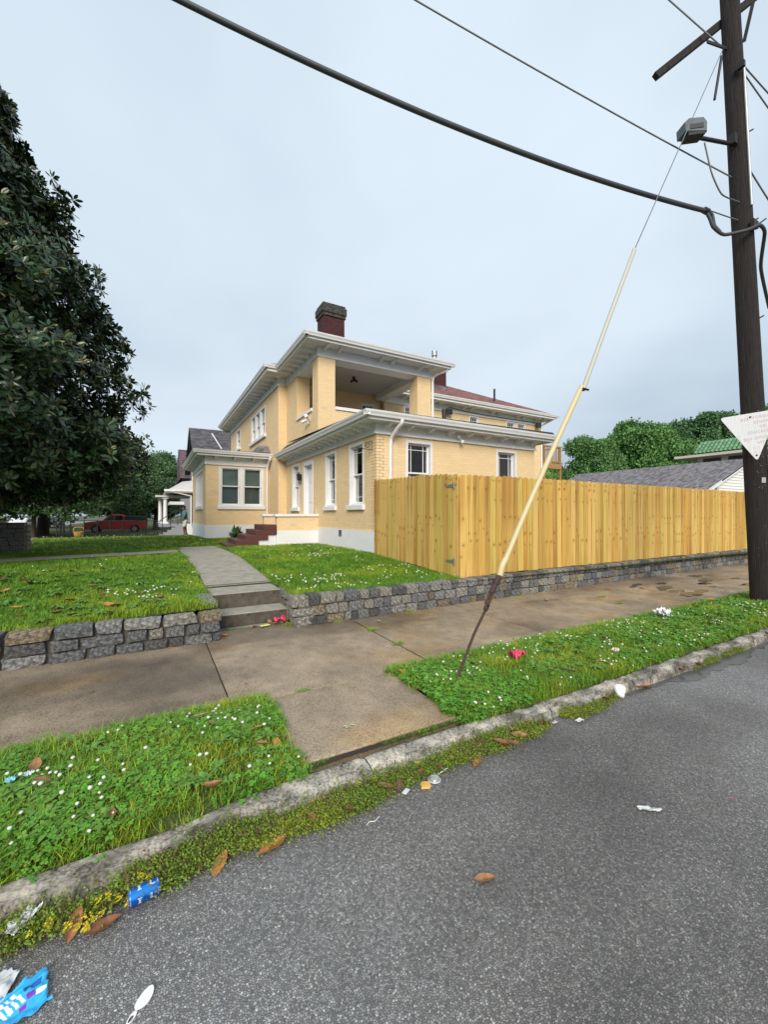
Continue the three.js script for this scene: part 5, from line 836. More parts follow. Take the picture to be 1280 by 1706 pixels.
{ // verges: grass, clover leaves and clover heads
  const f = mulberry(201), g = [[], [], [], []], cl = [[], [], []], heads = [], zone = (x, z) => fbm(x * 2.1 + 15, z * 2.6 + 4, 3, 0, 160);
  const inVerge = (x, z) => (x < 0.76 + 0.05 * fbm(z * 5, 1, 2, 0, 9) || x > 1.975 + 0.06 * (fbm(z * 6, 2, 2, 0, 9) - 0.5)) && z < (x < 0.5 ? -2.27 : -2.33) && z > -3.44 - 0.03 * (fbm(x * 5, 2, 2, 0, 12) - 0.5);
  const put = (n, x0, x1) => { for (let i = 0; i < n; i++) {
    const x = lerp(x0, x1, f()), z = lerp(-3.5, -2.26, f()); if (!inVerge(x, z)) continue; const c = zone(x, z), edge = Math.min(z + 3.48, -2.28 - z), bare = fbm(x * 3 + 9, z * 3, 3, 0, 161);
    if (bare > 0.58 && f() < 0.82) continue; if (edge < 0.06 && f() < 0.35) continue;
    if (f() < sstep(0.66, 0.42, c) * 0.45) cl[Math.floor(f() * 3)].push([x, vergeY(x, z) - 0.005, z, f() * 6.28, rr(0.9, 1.5, f), rr(-0.15, 0.15, f), [0.085 + 0.05 * f(), 0.205 + 0.08 * f(), 0.022]]);
    else g[Math.floor(f() * 4)].push([x, vergeY(x, z) - 0.008, z, f() * 6.28, rr(0.75, 1.35, f) * (z < -3.2 ? 1.15 : 1), rr(-0.2, 0.2, f), grassTone(x * 2, z * 2, f)]);
    if (f() < sstep(0.42, 0.62, fbm(x * 3.5 + 60, z * 3.5 + 20, 3, 0, 165)) * 2 * (0.007 + 0.022 * sstep(0.6, 0.4, c) + (x > 3 ? 0.006 : 0))) heads.push([x, vergeY(x, z) + rr(0.05, 0.09, f), z, f() * 6, rr(0.8, 1.25, f), 0, [0.66, 0.66, 0.58]]);
  } };
  put(11500, -3.2, 0.8); put(12500, 1.95, 6); put(11000, 6, 14); put(2500, 14, 19);
  g.forEach((l, i) => scatter('verge_grass', tuftsNear[i], M.grass, l, scene, { kind: 'stuff', label: 'green grass blades growing on the street verges' })); cl.forEach((l, i) => scatter('clover_leaves', clovers[i], M.grass, l, scene, { kind: 'stuff', label: 'clover leaves growing among the verge grass' }));
  const head = new THREE.IcosahedronGeometry(0.0095, 1), st = new THREE.CylinderGeometry(0.001, 0.001, 0.08, 4); st.translate(0, -0.045, 0); { const p = head.attributes.position; for (let i = 0; i < p.count; i++) { const k = 0.8 + 0.4 * hash2(Math.round(p.getX(i) * 4e4), Math.round(p.getY(i) * 4e4), 2); p.setXYZ(i, p.getX(i) * k, p.getY(i) * k * 0.85, p.getZ(i) * k); } }
  const hg = merge([tint(head, () => [1, 1, 1]), tint(st, () => [0.25, 0.45, 0.1])]);
  scatter('clover_flowers', hg, M.grass, heads, scene, { kind: 'stuff', label: 'small white clover heads dotted over the verges' });
  // lawn behind the walls
  const lg = [[], [], []], fg = [[], []], lh = [], busy = (x, z) => (x > 0.63 && x < 1.74 && z > -13.7) || (z > 0 - (12.4 - (0.5 - x) * 0.28) && z < -(11.38 - (0.5 - x) * 0.28) && x < 0.62) || (x > 4.70) || (x > PX - 0.02 && z < PZ + 0.03 && z > PL - 0.05) || (x > MX - 0.03 && z < MZ) || (x > 1.85 && z < -12.83 && z > -14.85) || (x < -2.9 && z < -14.1 && z > -14.8);
  const grow = (n, x0, x1, z0, z1, far) => { for (let i = 0; i < n; i++) {
    const x = lerp(x0, x1, f()), z = lerp(z0, z1, f()); if (busy(x, z)) continue; const bare = fbm(x * 1.1 + 2, z * 1.1 + 8, 4, 0, 170), mound = Math.exp(-(((x + 2.4) / 1.3) ** 2 + ((z + 8.1) / 0.8) ** 2));
    if (bare > 0.58 && f() < 0.6) continue; if (f() < mound * 0.85) continue;
    const e = [x, T(x, z) - 0.008, z, f() * 6.28, rr(0.7, 1.3, f), rr(-0.12, 0.12, f), grassTone(x, z, f)]; if (far) fg[i % 2].push(e); else lg[i % 3].push(e);
    const patch = sstep(0.58, 0.70, fbm(x * 0.9 + 44, z * 0.9 + 17, 3, 0, 171)) + (x > 2.2 && z > -12.5 ? 0.4 * sstep(0.48, 0.62, fbm(x * 1.6 + 4, z * 1.6, 3, 0, 172)) : 0); if (!far && f() < 0.05 * patch) lh.push([x, T(x, z) + rr(0.07, 0.11, f), z, 0, rr(1.1, 1.7, f), 0, [0.66, 0.66, 0.56]]);
    if (far && f() < 0.06 * patch) lh.push([x, T(x, z) + 0.12, z, 0, 2.2, 0, [0.62, 0.63, 0.5]]);
  } };
  grow(17000, -3.4, 0.66, -8.6, -5.48); grow(12000, 1.7, 4.74, -9.2, -5.6); grow(14000, -6, 4.7, -13, -8.4); grow(9000, -9, 4.4, -19, -12.4, true); grow(8000, -14, 2.2, -36, -18.5, true);
  lg.forEach((l, i) => scatter('lawn_grass', tuftsLawn[i], M.grass, l, scene, { kind: 'stuff', label: 'thick green grass of the front lawn' })); fg.forEach((l, i) => scatter('lawn_grass', tuftsFar[i], M.grass, l, scene, { kind: 'stuff', label: 'far green grass of the lawn beside the house' }));
  scatter('lawn_clover_flowers', hg, M.grass, lh, scene, { kind: 'stuff', label: 'white clover heads scattered over the lawn' });
  { // broad weed rosettes in the verge and lawn
    const h = mulberry(55), pos = [], col = []; for (let i = 0; i < 11; i++) { const a = i * 2.4, L = 0.05 + 0.05 * h(), w = L * 0.16, el = 0.25 + 0.5 * h(), dx = Math.cos(a), dz = Math.sin(a), px = -dz * w, pz = dx * w, m = [dx * L * 0.55, L * 0.5 * el + 0.01, dz * L * 0.55], tip = [dx * L, L * 0.55 * el, dz * L], k = 0.8 + 0.4 * h(); pos.push(0, 0, 0, m[0] + px, m[1], m[2] + pz, m[0] - px, m[1], m[2] - pz, m[0] + px, m[1], m[2] + pz, ...tip, m[0] - px, m[1], m[2] - pz); for (let q = 0; q < 6; q++) col.push(k, k, k); }
    const g2 = rawGeo(pos, col), l2 = []; for (let i = 0; i < 260; i++) { const x = f() < 0.4 ? rr(-1.6, 0.7, f) : rr(2.1, 9, f), z = rr(-3.4, -2.4, f); l2.push([x, vergeY(x, z) + 0.035, z, f() * 6, rr(0.7, 1.2, f), 0, [0.10, 0.22, 0.03]]); } for (let i = 0; i < 160; i++) { const x = rr(-3, 0.5, f), z = rr(-9, -5.6, f); l2.push([x, T(x, z) + 0.04, z, f() * 6, rr(0.9, 1.7, f), 0, [0.09, 0.20, 0.03]]); }
    scatter('broad_weeds', g2, M.grass, l2, scene, { kind: 'stuff', label: 'broad leaved weed rosettes among the grass' });
  }
  // grass in the joints and along wall feet
  const jg = [[], []], line = (ax, az, bxx, bz, n, y, s = 0.7, p = 0.5) => { for (let i = 0; i < n; i++) { const t = f(); if (fbm(t * 9 + ax * 3, az * 5, 2, 0, 180) < p) continue; jg[i % 2].push([lerp(ax, bxx, t) + rr(-0.015, 0.015, f), y, lerp(az, bz, t) + rr(-0.015, 0.015, f), f() * 6, rr(0.5, 1, f) * s, rr(-0.3, 0.3, f), grassTone(ax + t, az, f)]); } };
  line(2.5, -5.0, 2.5, -3.45, 160, 0.075, 0.55, 0.5); line(0.8, -3.405, 2.0, -3.405, 130, 0.08, 0.5, 0.55); line(0.8, -2.385, 2.0, -2.385, 170, 0.08, 0.6, 0.46); line(4.4, -5.2, 4.4, -3.5, 70, 0.075, 0.5, 0.6); line(6.3, -5, 6.3, -3.5, 60, 0.08, 0.6, 0.52); line(8.15, -5.3, 8.15, -3.5, 70, 0.08, 0.6, 0.5);
  line(0.78, -5.72, 1.65, -5.72, 60, 0.09, 0.6, 0.5); for (const [x, z, n] of [[1.62, -5.56, 34], [3.52, -5.39, 26], [2.28, -5.38, 14], [2.5, -4.75, 22], [2.5, -4.1, 12], [1.12, -3.42, 12], [2.02, -3.42, 30], [0.76, -3.46, 24], [6.0, -5.45, 20], [7.2, -4.6, 24], [6.9, -4.1, 18]]) for (let i = 0; i < n; i++) jg[i % 2].push([x + rr(-0.07, 0.07, f), 0.09, z + rr(-0.035, 0.035, f), f() * 6, rr(0.35, 0.8, f), rr(-0.3, 0.3, f), grassTone(x * 3, z, f)]);
  jg.forEach((l, i) => scatter('joint_grass', tuftsNear[i], M.grass, l, scene, { kind: 'stuff', label: 'grass tufts growing in the pavement joints' }));
  // low feathery weeds in the gutter with small yellow flowers
  const weedGeo = [41, 42, 43].map((s) => { const h = mulberry(s), pos = [], col = []; for (let i = 0; i < 15; i++) { const d = h() * 6.28, L = 0.03 + 0.04 * h(), el = 0.3 + 0.9 * h(), dx = Math.cos(d) * Math.cos(el), dz = Math.sin(d) * Math.cos(el), dy = Math.sin(el), k = 0.7 + 0.6 * h(); for (let q = 0; q < 6; q++) { const t = (q + 1) / 6, c = [dx * L * t, dy * L * t * (1 - 0.25 * t), dz * L * t], a = h() * 6.28, b = 0.008 * (1.2 - 0.5 * t), e = [c[0] + Math.cos(a) * b, c[1] + 0.003 * h(), c[2] + Math.sin(a) * b], e2 = [c[0] + Math.cos(a + 0.7) * b * 0.6, c[1] + 0.004, c[2] + Math.sin(a + 0.7) * b * 0.6]; pos.push(...c, ...e, ...e2); for (let v = 0; v < 3; v++) col.push(k, k, k); } } return rawGeo(pos, col); });
  const wd = [[], [], []], yf = [];
  const edgeZ = (x) => -2.03 - 0.02 * x + 0.13 * (fbm(x * 3.2, 4, 3, 0, 190) - 0.5) - 0.05 * sstep(2, 4, x);
  for (let i = 0; i < 9000; i++) { const x = lerp(-1.6, 8, Math.pow(f(), 1.35)), ze = edgeZ(x), z = lerp(-2.2, ze, f()); const den = fbm(x * 2.6 + 3, z * 5, 3, 0, 191) + (x < 3.4 ? 0.12 : -0.06); if (den < 0.52) continue; const b = fbm(x * 4, z * 6 + 9, 3, 0, 192), dead = f() < 0.16;
    wd[i % 3].push([x, 0, z, f() * 6.28, rr(0.7, 1.9, f) * (x < 2.5 ? 1.1 : 0.8), rr(-0.3, 0.3, f), dead ? [0.13, 0.085, 0.045] : [lerp(0.08, 0.24, b) * rr(0.8, 1.2, f), lerp(0.18, 0.29, b) * rr(0.85, 1.15, f), 0.018]]); }
  wd.forEach((l, i) => scatter('gutter_weeds', weedGeo[i], M.grass, l, scene, { kind: 'stuff', label: 'low feathery weeds growing along the curb' }));
  const petal = []; { const pos = [], col = []; for (let k = 0; k < 7; k++) { const a = k * 0.9, x = 0.007 * Math.cos(a * 3), z = 0.007 * Math.sin(a * 3), y = 0.002 * k; for (let q = 0; q < 3; q++) { const e = q * 2.1; pos.push(x, y, z, x + 0.005 * Math.cos(e), y + 0.002, z + 0.005 * Math.sin(e), x + 0.005 * Math.cos(e + 1.2), y + 0.003, z + 0.005 * Math.sin(e + 1.2)); for (let v = 0; v < 3; v++) col.push(1, 1, 1); } } petal.push(rawGeo(pos, col)); }
  const spots = [[-0.22, -1.96, 26], [-0.13, -2.0, 14], [-0.05, -2.06, 8], [0.0, -2.12, 8], [-0.35, -2.0, 8], [-0.55, -1.95, 12], [0.62, -2.06, 8], [0.70, -2.08, 8], [1.5, -2.12, 10], [1.62, -2.11, 6], [1.95, -2.14, 8], [1.1, -2.12, 5], [2.3, -2.14, 5]];
  for (const [x, z, n] of spots) for (let i = 0; i < n * 0.4; i++) yf.push([x + rr(-0.06, 0.06, f), rr(0.025, 0.06, f), z + rr(-0.03, 0.03, f), f() * 6, rr(0.8, 1.5, f), rr(-0.5, 0.5, f), [0.62, 0.50, 0.015]]);
  scatter('gutter_flowers', petal[0], M.grass, yf, scene, { kind: 'stuff', label: 'tiny yellow flowers on the curb weeds' });
}
// broad-leaved clumps
function clumpGeo(seed, n, R0, leaf, flat = 0.8) {
  const f = mulberry(seed), pos = [], col = [];
  for (let i = 0; i < n; i++) {
    const d = V(f() - 0.5, (f() - 0.5) * flat, f() - 0.5).normalize().multiplyScalar(R0 * Math.cbrt(f())), a = V(f() - 0.5, f() - 0.35, f() - 0.5).normalize(), b = V(f() - 0.5, f() - 0.5, f() - 0.5).cross(a).normalize(), L = leaf * (0.6 + 0.8 * f()), W = L * 0.36, k = 0.65 + 0.7 * f();
    const p0 = d.clone(), p3 = d.clone().addScaledVector(a, L), m = d.clone().addScaledVector(a, L * 0.5).addScaledVector(V(0, 1, 0), -0.06 * L), p1 = m.clone().addScaledVector(b, W), p2 = m.clone().addScaledVector(b, -W);
    pos.push(...p0.toArray(), ...p1.toArray(), ...p3.toArray(), ...p0.toArray(), ...p3.toArray(), ...p2.toArray()); for (let q = 0; q < 6; q++) col.push(k * (0.9 + 0.2 * f()), k, k);
  }
  return rawGeo(pos, col);
}
const clumps = [51, 52, 53].map((s) => clumpGeo(s, 70, 0.62, 0.22));
function tree(label, x, z, y0, H, rad, tone, seed, { bottom = 0.28, n = 2600, tr = 0.3, group = 'trees beyond the lawn' } = {}) {
  const f = mulberry(seed), t = thing('leafy_tree', label, 'tree', [x, y0, z], group), lobes = [], cy0 = y0 + H * bottom;
  for (let i = 0; i < 34; i++) { const a = f() * 6.28, h = f(), rr0 = rad * (0.62 - 0.38 * h) * Math.sqrt(f()) * 1.6; lobes.push([x + Math.cos(a) * rr0, lerp(cy0 + rad * 0.3, y0 + H - rad * 0.32, h), z + Math.sin(a) * rr0, rad * (0.13 + 0.22 * f()) * (1.15 - 0.35 * h)]); }
  for (let q = 0; q < 4; q++) lobes.push([x, cy0 + (y0 + H - cy0) * (0.35 + 0.08 * q), z, rad * 0.6]);
  const trunk = [rod([x, y0 - 0.3, z], [x, cy0 + H * 0.2, z], tr, tr * 0.55, 10)]; for (const [lx, ly, lz] of lobes) trunk.push(rod([x, Math.min(ly - 0.3, cy0 + H * 0.12), z], [lx, ly, lz], tr * 0.38, tr * 0.08, 6)); part(t, 'trunk', trunk, M.bark);
  const L = [[], [], []]; for (let i = 0; i < n; i++) { const [lx, ly, lz, lr] = lobes[Math.floor(f() * lobes.length)], d = V(f() - 0.5, f() - 0.42, f() - 0.5).normalize(), r = lr * (0.3 + 0.95 * Math.pow(f(), 0.7)); const k = 0.75 + 0.5 * f(), s = rr(0.7, 1.2, f) * (rad / 5); L[i % 3].push([lx + d.x * r, ly + d.y * r * 0.85, lz + d.z * r, f() * 6.28, s, rr(-0.4, 0.4, f), tone.map((c) => c * k)]); }
  L.forEach((l, i) => scatter('crown', clumps[i], M.leafMatte, l, t, { kind: 'stuff' })); return t;
}
const RG = 'trees behind the garage', LG = 'trees beyond the lawn';
tree('leafy green tree nearest the pale distant pole behind the garage', 42.1, -27.6, 0, 10.4, 4.2, [0.103, 0.230, 0.065], 301, { group: RG, bottom: 0.12 });
tree('low green bush tree between the timber deck and garage ridge', 40.8, -31.5, 0, 8.2, 3.4, [0.089, 0.194, 0.049], 302, { group: RG, bottom: 0.05 });
tree('tall green tree in the middle of the row behind the garage', 52.6, -28.2, 0, 14.0, 6.0, [0.103, 0.240, 0.059], 303, { group: RG, bottom: 0.12, n: 3800 });
tree('tallest dark green tree behind the green tiled roof', 60.7, -25.8, 0, 15.6, 6.2, [0.078, 0.184, 0.065], 304, { group: RG, bottom: 0.12, n: 3800 });
tree('dark green tree showing right of the utility pole', 69.5, -21.0, 0, 16.8, 5.6, [0.078, 0.184, 0.065], 305, { group: RG });
tree('bright green tree low behind the timber deck', 36.0, -29.5, 0, 6.6, 2.8, [0.146, 0.275, 0.057], 306, { group: RG, bottom: 0.05, n: 900 });
tree('dark green tree just left of the dark neighbour house', 0.3, -60, -0.3, 10.6, 4.9, [0.085, 0.170, 0.068], 311, { bottom: 0.08, n: 3000, tr: 0.4 });
tree('dark green tree above the red pickup truck', -5.6, -70, -0.3, 11.8, 6.0, [0.061, 0.128, 0.048], 312, { bottom: 0.1, n: 3000 });
tree('dark green tree behind the front of the red truck', -13.0, -74, -0.3, 12.5, 6.2, [0.051, 0.112, 0.037], 313, { bottom: 0.1, n: 3000 });
tree('big street tree with a thick dark trunk beyond the stone wall', -8.9, -48.5, -0.25, 11.5, 6.4, [0.076, 0.170, 0.034], 314, { bottom: 0.12, n: 3600, tr: 0.5 });
tree('dark tree at the far street corner above the stone wall', -12.6, -42, -0.25, 10.5, 5.4, [0.051, 0.102, 0.034], 315, { bottom: 0.12, n: 2800 });
tree('slim street tree in front of the parked dark blue car', -7.2, -36.5, 0.0, 8.8, 4.2, [0.054, 0.119, 0.031], 316, { bottom: 0.18, n: 2400, tr: 0.16 });
{ // large magnolia over the lawn: rosettes of glossy leaves
  const f = mulberry(401), X = -4.15, Z = -11.3, t = thing('magnolia_tree', 'large dark glossy magnolia tree with white blossoms towering over the lawn', 'tree', [X, 0.6, Z]);
  const prof = [[2.0, 2.6], [2.4, 3.4], [2.8, 3.75], [3.3, 4.0], [4.2, 3.95], [4.9, 3.0], [5.8, 3.3], [6.6, 3.2], [7.2, 2.6], [8.2, 2.65], [9.0, 1.65], [9.6, 1.75], [10.3, 1.35], [11.2, 0.75], [12.0, 0.1]];
  const rad = (y) => { for (let i = 0; i < prof.length - 1; i++) if (y <= prof[i + 1][0]) return lerp(prof[i][1], prof[i + 1][1], clamp((y - prof[i][0]) / (prof[i + 1][0] - prof[i][0]))); return 0.1; };
  const trunk = [rod([X, 0.3, Z], [X, 4, Z], 0.34, 0.26, 14), rod([X, 4, Z], [X + 0.1, 11.4, Z], 0.26, 0.04, 10)]; for (let i = 0; i < 46; i++) { const y = lerp(2.2, 10.8, f()), a = f() * 6.28, r = rad(y + 0.5) * 0.85; trunk.push(rod([X, y - 0.2, Z], [X + Math.cos(a) * r, y + 0.35 + 0.3 * f(), Z + Math.sin(a) * r], 0.07, 0.015, 6)); } part(t, 'trunk', trunk, M.bark);
  const rosette = (seed) => { const h = mulberry(seed), pos = [], col = []; for (let i = 0; i < 11; i++) { const a = i * 2.4 + h() * 0.5, el = lerp(-0.45, 1.05, h()), L = 0.13 + 0.07 * h(), W = L * 0.19, dir = V(Math.cos(a) * Math.cos(el), Math.sin(el), Math.sin(a) * Math.cos(el)), sd = V(-Math.sin(a), 0, Math.cos(a)), up = sd.clone().cross(dir).multiplyScalar(-1), dr = (t) => dir.clone().multiplyScalar(L * t + 0.02).addScaledVector(V(0, 1, 0), -0.06 * L * t * t * 2), q = h(), c = q < 0.07 ? [5.2, 2.3, 1.6] : q < 0.2 ? [2.2, 1.7, 1.1] : [0.8 + 0.5 * h(), 0.8 + 0.5 * h(), 0.8]; const m1 = dr(0.38), m2 = dr(0.72), e0 = dr(0), e1 = dr(1), P = (m, s, w) => m.clone().addScaledVector(sd, s * w).addScaledVector(up, 0.25 * w); const tri = [[e0, P(m1, 1, W), m1], [m1, P(m1, 1, W), P(m2, 1, W * 0.9)], [m1, P(m2, 1, W * 0.9), m2], [m2, P(m2, 1, W * 0.9), e1], [e0, m1, P(m1, -1, W)], [m1, P(m2, -1, W * 0.9), P(m1, -1, W)], [m1, m2, P(m2, -1, W * 0.9)], [m2, e1, P(m2, -1, W * 0.9)]]; for (const T3 of tri) for (const v of T3) { pos.push(v.x, v.y, v.z); col.push(...c); } } return rawGeo(pos, col); };
  const L = [[], [], []], up = V(0, 1, 0); const add = (x, y, z, d) => { const s = rr(0.7, 1.12, f), k = 0.75 + 0.6 * f(), q = new THREE.Quaternion().setFromUnitVectors(up, d.normalize()).multiply(new THREE.Quaternion().setFromAxisAngle(up, f() * 6.28)); L[Math.floor(f() * 3)].push([x, y, z, 0, s, 0, [0.028 * k, 0.058 * k, 0.027 * k], s, 0, q]); };
  for (let i = 0; i < 21000; i++) { const y = lerp(2.0, 12.0, Math.pow(f(), 1.2)), a = f() * 6.28, lump = fbm(a * 2.3 + 8 + y * 0.2, y * 1.05, 3, 0, 410), R0 = rad(y) * (0.62 + 0.66 * lump), inner = f() < 0.42, r = R0 * (inner ? Math.sqrt(rr(0.15, 0.8, f)) : rr(0.86, 1.03, f)); if (!inner && lump < 0.33 && f() < 0.7) continue; add(X + Math.cos(a) * r, y + rr(-0.15, 0.15, f) - (y < 3 ? 0 : 0), Z + Math.sin(a) * r, V(Math.cos(a) * 0.75 + rr(-0.4, 0.4, f), 0.65 + rr(-0.4, 0.4, f), Math.sin(a) * 0.75 + rr(-0.4, 0.4, f))); }
  L.forEach((l, i) => scatter('crown', rosette(420 + i), M.leafGloss, l, t, { kind: 'stuff' }));
  const bl = new THREE.Group(); for (const [y, a, s] of [[4.35, 0.62, 1.1], [9.05, 0.5, 1.2], [4.9, 1.15, 0.8], [6.3, 0.9, 0.8], [3.6, 1.3, 0.8], [7.6, 1.25, 0.8], [5.4, 1.6, 0.8]]) { const r = rad(y) * 0.99, g = []; for (let k = 0; k < 7; k++) { const q = new THREE.SphereGeometry(0.055 * s, 7, 5, 0, 6.283, 0, 1.5); q.scale(0.55, 0.35, 1.25); q.rotateX(-0.5); q.translate(0, 0.03, 0.05 * s); q.rotateY(k * 0.9); g.push(q); } const m = local(t, 'blossom', g, mat([0.72, 0.68, 0.52], 0.6)); m.position.set(Math.cos(a) * r, y - 0.6, Math.sin(a) * r); }
}
{ // leafy plant at the foot of the bay
  const t = thing('leafy_plant', 'small dark leafy plant at the foot of the bay wall', 'plant', [3.0, T(3.0, -17.8), -17.8]); const g = clumpGeo(77, 40, 0.2, 0.28); const m = local(t, 'foliage', tint(g, () => [0.04, 0.10, 0.025]), M.leafMatte); m.position.y = 0.15; local(t, 'stem', rod([0, -0.05, 0], [0, 0.25, 0], 0.012), M.bark);
}
// ------------------------------------------------------------------ fallen leaves and litter
function leafGeo(seed, curl) { // leathery fallen leaf, length 1 along x, folded and curled
  const f = mulberry(seed), nu = 9, nv = 6, pos = [], uv = [], idx = [], bend = curl * (0.6 + 0.8 * f()), tw = (f() - 0.5) * 1.2, fold = 0.35 + 0.6 * f();
  for (let i = 0; i <= nu; i++) for (let j = 0; j <= nv; j++) { const u = i / nu, v = (j / nv) * 2 - 1, w = 0.21 * Math.pow(Math.sin(Math.PI * Math.min(1, u * 0.96 + 0.02)), 0.75), s = v * w, x = u - 0.5, a = tw * x; let y = Math.abs(v) ** 1.5 * w * fold + bend * (x * x) * 0.9 + 0.02 * Math.sin(v * 9 + u * 14) * w * 3; pos.push(x * (1 - bend * 0.2), y * Math.cos(a) + s * Math.sin(a) + 0.01, s * Math.cos(a) - y * Math.sin(a)); uv.push(u, v * 0.2); }
  for (let i = 0; i < nu; i++) for (let j = 0; j < nv; j++) { const a = i * (nv + 1) + j, b = a + 1, c = a + nv + 1, d = c + 1; idx.push(a, b, c, b, d, c); }
  const g = new THREE.BufferGeometry(); g.setAttribute('position', new THREE.Float32BufferAttribute(pos, 3)); g.setAttribute('uv', new THREE.Float32BufferAttribute(uv, 2)); g.setIndex(idx); g.computeVertexNormals(); g.computeBoundingBox(); g.translate(0, -g.boundingBox.min.y, 0); return g;
}
const leafGeos = [1, 2, 3, 4, 5, 6].map((s) => leafGeo(600 + s, 0.5)), dryMap = tex(128, (u, v, i, j) => 0.6 + 0.5 * (fbm(u * 9, v * 9, 4, 9, 610) - 0.5) + 0.1 * (hash2(i, j, 3) - 0.5) - (Math.abs(mod(v + 0.5, 1) - 0.5) < 0.03 ? 0.12 : 0), { srgb: true });
const dryMats = [[0.52, 0.25, 0.11], [0.36, 0.15, 0.07], [0.24, 0.10, 0.06], [0.66, 0.30, 0.08], [0.60, 0.44, 0.24]].map((c) => mat(c, 0.55, { map: dryMap, side: THREE.DoubleSide }));
function leaf(x, y, z, len, ry, tone, label, group, tilt = 0) { const m = finish(new THREE.Mesh(leafGeos[Math.floor(R() * 6)], dryMats[tone])); m.name = numbered('fallen_leaf'); m.position.set(x, y, z); m.scale.setScalar(len); m.rotation.set(tilt, ry, rr(-0.15, 0.15)); m.userData = { label, category: 'leaf' }; if (group) m.userData.group = group; scene.add(m); }
leaf(1.286, 0.004, -1.369, 0.105, -0.5, 0, 'single brown leaf lying alone on the open asphalt');
leaf(0.51, 0.012, -2.0, 0.16, 0.25, 3, 'long curled brown leaf on asphalt beside the curb weeds');
leaf(0.27, 0.015, -2.02, 0.115, 0.9, 3, 'slim orange brown leaf leaning on the weeds beside the blue can', null, 0.5);
leaf(-0.165, 0.006, -1.945, 0.13, 0.2, 1, 'dark brown crumpled leaf on asphalt below the blue can');
leaf(-0.262, 0.03, -1.99, 0.12, 1.2, 0, 'brown leaf standing on edge in the weeds left of the can', null, 0.9);
leaf(-0.135, 0.006, -2.035, 0.11, 0.4, 1, 'reddish brown leaf touching the end of the blue can');
leaf(0.068, 0.004, -2.03, 0.06, 1.3, 2, 'small brown leaf right of the blue can');
leaf(1.84, 0.004, -2.03, 0.12, 0.5, 0, 'tan brown leaf on asphalt right of the clear plastic lid');
leaf(3.99, 0.004, -2.16, 0.22, -0.25, 0, 'long tan leaf lying beside the white foam cup');
leaf(3.80, 0.01, -2.24, 0.14, 0.6, 1, 'dark orange leaf tucked behind the white foam cup');
for (const [x, z, s, tn] of [[1.17, -2.09, 0.11, 1], [1.24, -2.06, 0.09, 2], [2.08, -2.08, 0.14, 1], [2.27, -2.10, 0.13, 0], [2.15, -2.05, 0.11, 2], [0.905, -2.03, 0.09, 2], [0.72, -2.07, 0.09, 0], [1.56, -2.10, 0.08, 1], [1.99, -2.15, 0.1, 1], [3.38, -2.15, 0.11, 2], [4.7, -2.18, 0.13, 1], [5.0, -2.16, 0.12, 2], [7.0, -2.2, 0.15, 0], [-0.6, -2.05, 0.1, 1], [1.42, -2.09, 0.09, 1], [2.55, -2.13, 0.1, 2]]) leaf(x, 0.05, z + 0.03, s, R() * 6, tn, 'brown leaf caught in the gutter weeds', 'leaves in the gutter weeds', rr(-0.4, 0.4));
for (const [x, z, s, tn] of [[0.284, -2.40, 0.12, 0], [-0.586, -3.03, 0.14, 0], [-0.516, -2.822, 0.13, 1], [0.616, -2.828, 0.10, 3], [0.602, -2.644, 0.11, 0], [0.687, -2.604, 0.10, 3], [0.3, -3.224, 0.11, 4], [-0.174, -2.42, 0.08, 1], [-0.9, -2.7, 0.12, 1], [0.35, -3.05, 0.07, 1]]) leaf(x, vergeY(x, z) + 0.055, z, s, R() * 6, tn, 'brown leaf in the verge above the blue can', 'leaves in the verge near the can', rr(-0.4, 0.4));
for (const [x, z, s, tn] of [[2.03, -3.278, 0.10, 3], [2.498, -3.329, 0.13, 2], [3.876, -2.5, 0.14, 1], [4.274, -2.62, 0.10, 4], [6.669, -2.63, 0.2, 1], [8.3, -3.36, 0.2, 3], [4.6, -2.9, 0.13, 2], [3.9, -3.0, 0.12, 2], [5.2, -2.8, 0.14, 1], [2.9, -3.25, 0.12, 1], [5.6, -3.2, 0.13, 4]]) leaf(x, vergeY(x, z) + 0.05, z, s, R() * 6, tn, 'brown leaf in the verge around the guy anchor', 'leaves in the verge near the anchor', rr(-0.3, 0.3));
for (const [x, z, s, tn] of [[-1.75, -7.347, 0.16, 3], [-1.41, -6.422, 0.16, 3], [-0.919, -6.53, 0.16, 2], [-0.961, -5.927, 0.17, 1], [-0.468, -6.002, 0.2, 3], [-0.40, -5.95, 0.18, 0], [-0.43, -5.62, 0.17, 1], [-0.97, -5.6, 0.16, 3], [-0.787, -5.72, 0.16, 2], [0.086, -6.091, 0.14, 2], [-1.566, -7.74, 0.16, 2], [-0.147, -6.538, 0.13, 1], [-0.766, -7.29, 0.16, 1], [-1.1, -6.9, 0.15, 2], [-0.6, -6.7, 0.15, 1], [-1.3, -6.0, 0.15, 0], [-2.1, -7.6, 0.16, 2], [-2.4, -8.2, 0.16, 1], [-2.7, -7.9, 0.17, 2], [-2.0, -8.3, 0.16, 2], [-1.7, -8.1, 0.15, 1], [-2.9, -8.4, 0.16, 0], [-2.3, -7.9, 0.15, 2], [-1.2, -8.6, 0.15, 2]]) leaf(x, T(x, z) + 0.06, z, s, R() * 6, tn, 'orange brown leaf on the lawn above the short wall', 'leaves on the lawn', rr(-0.4, 0.4));
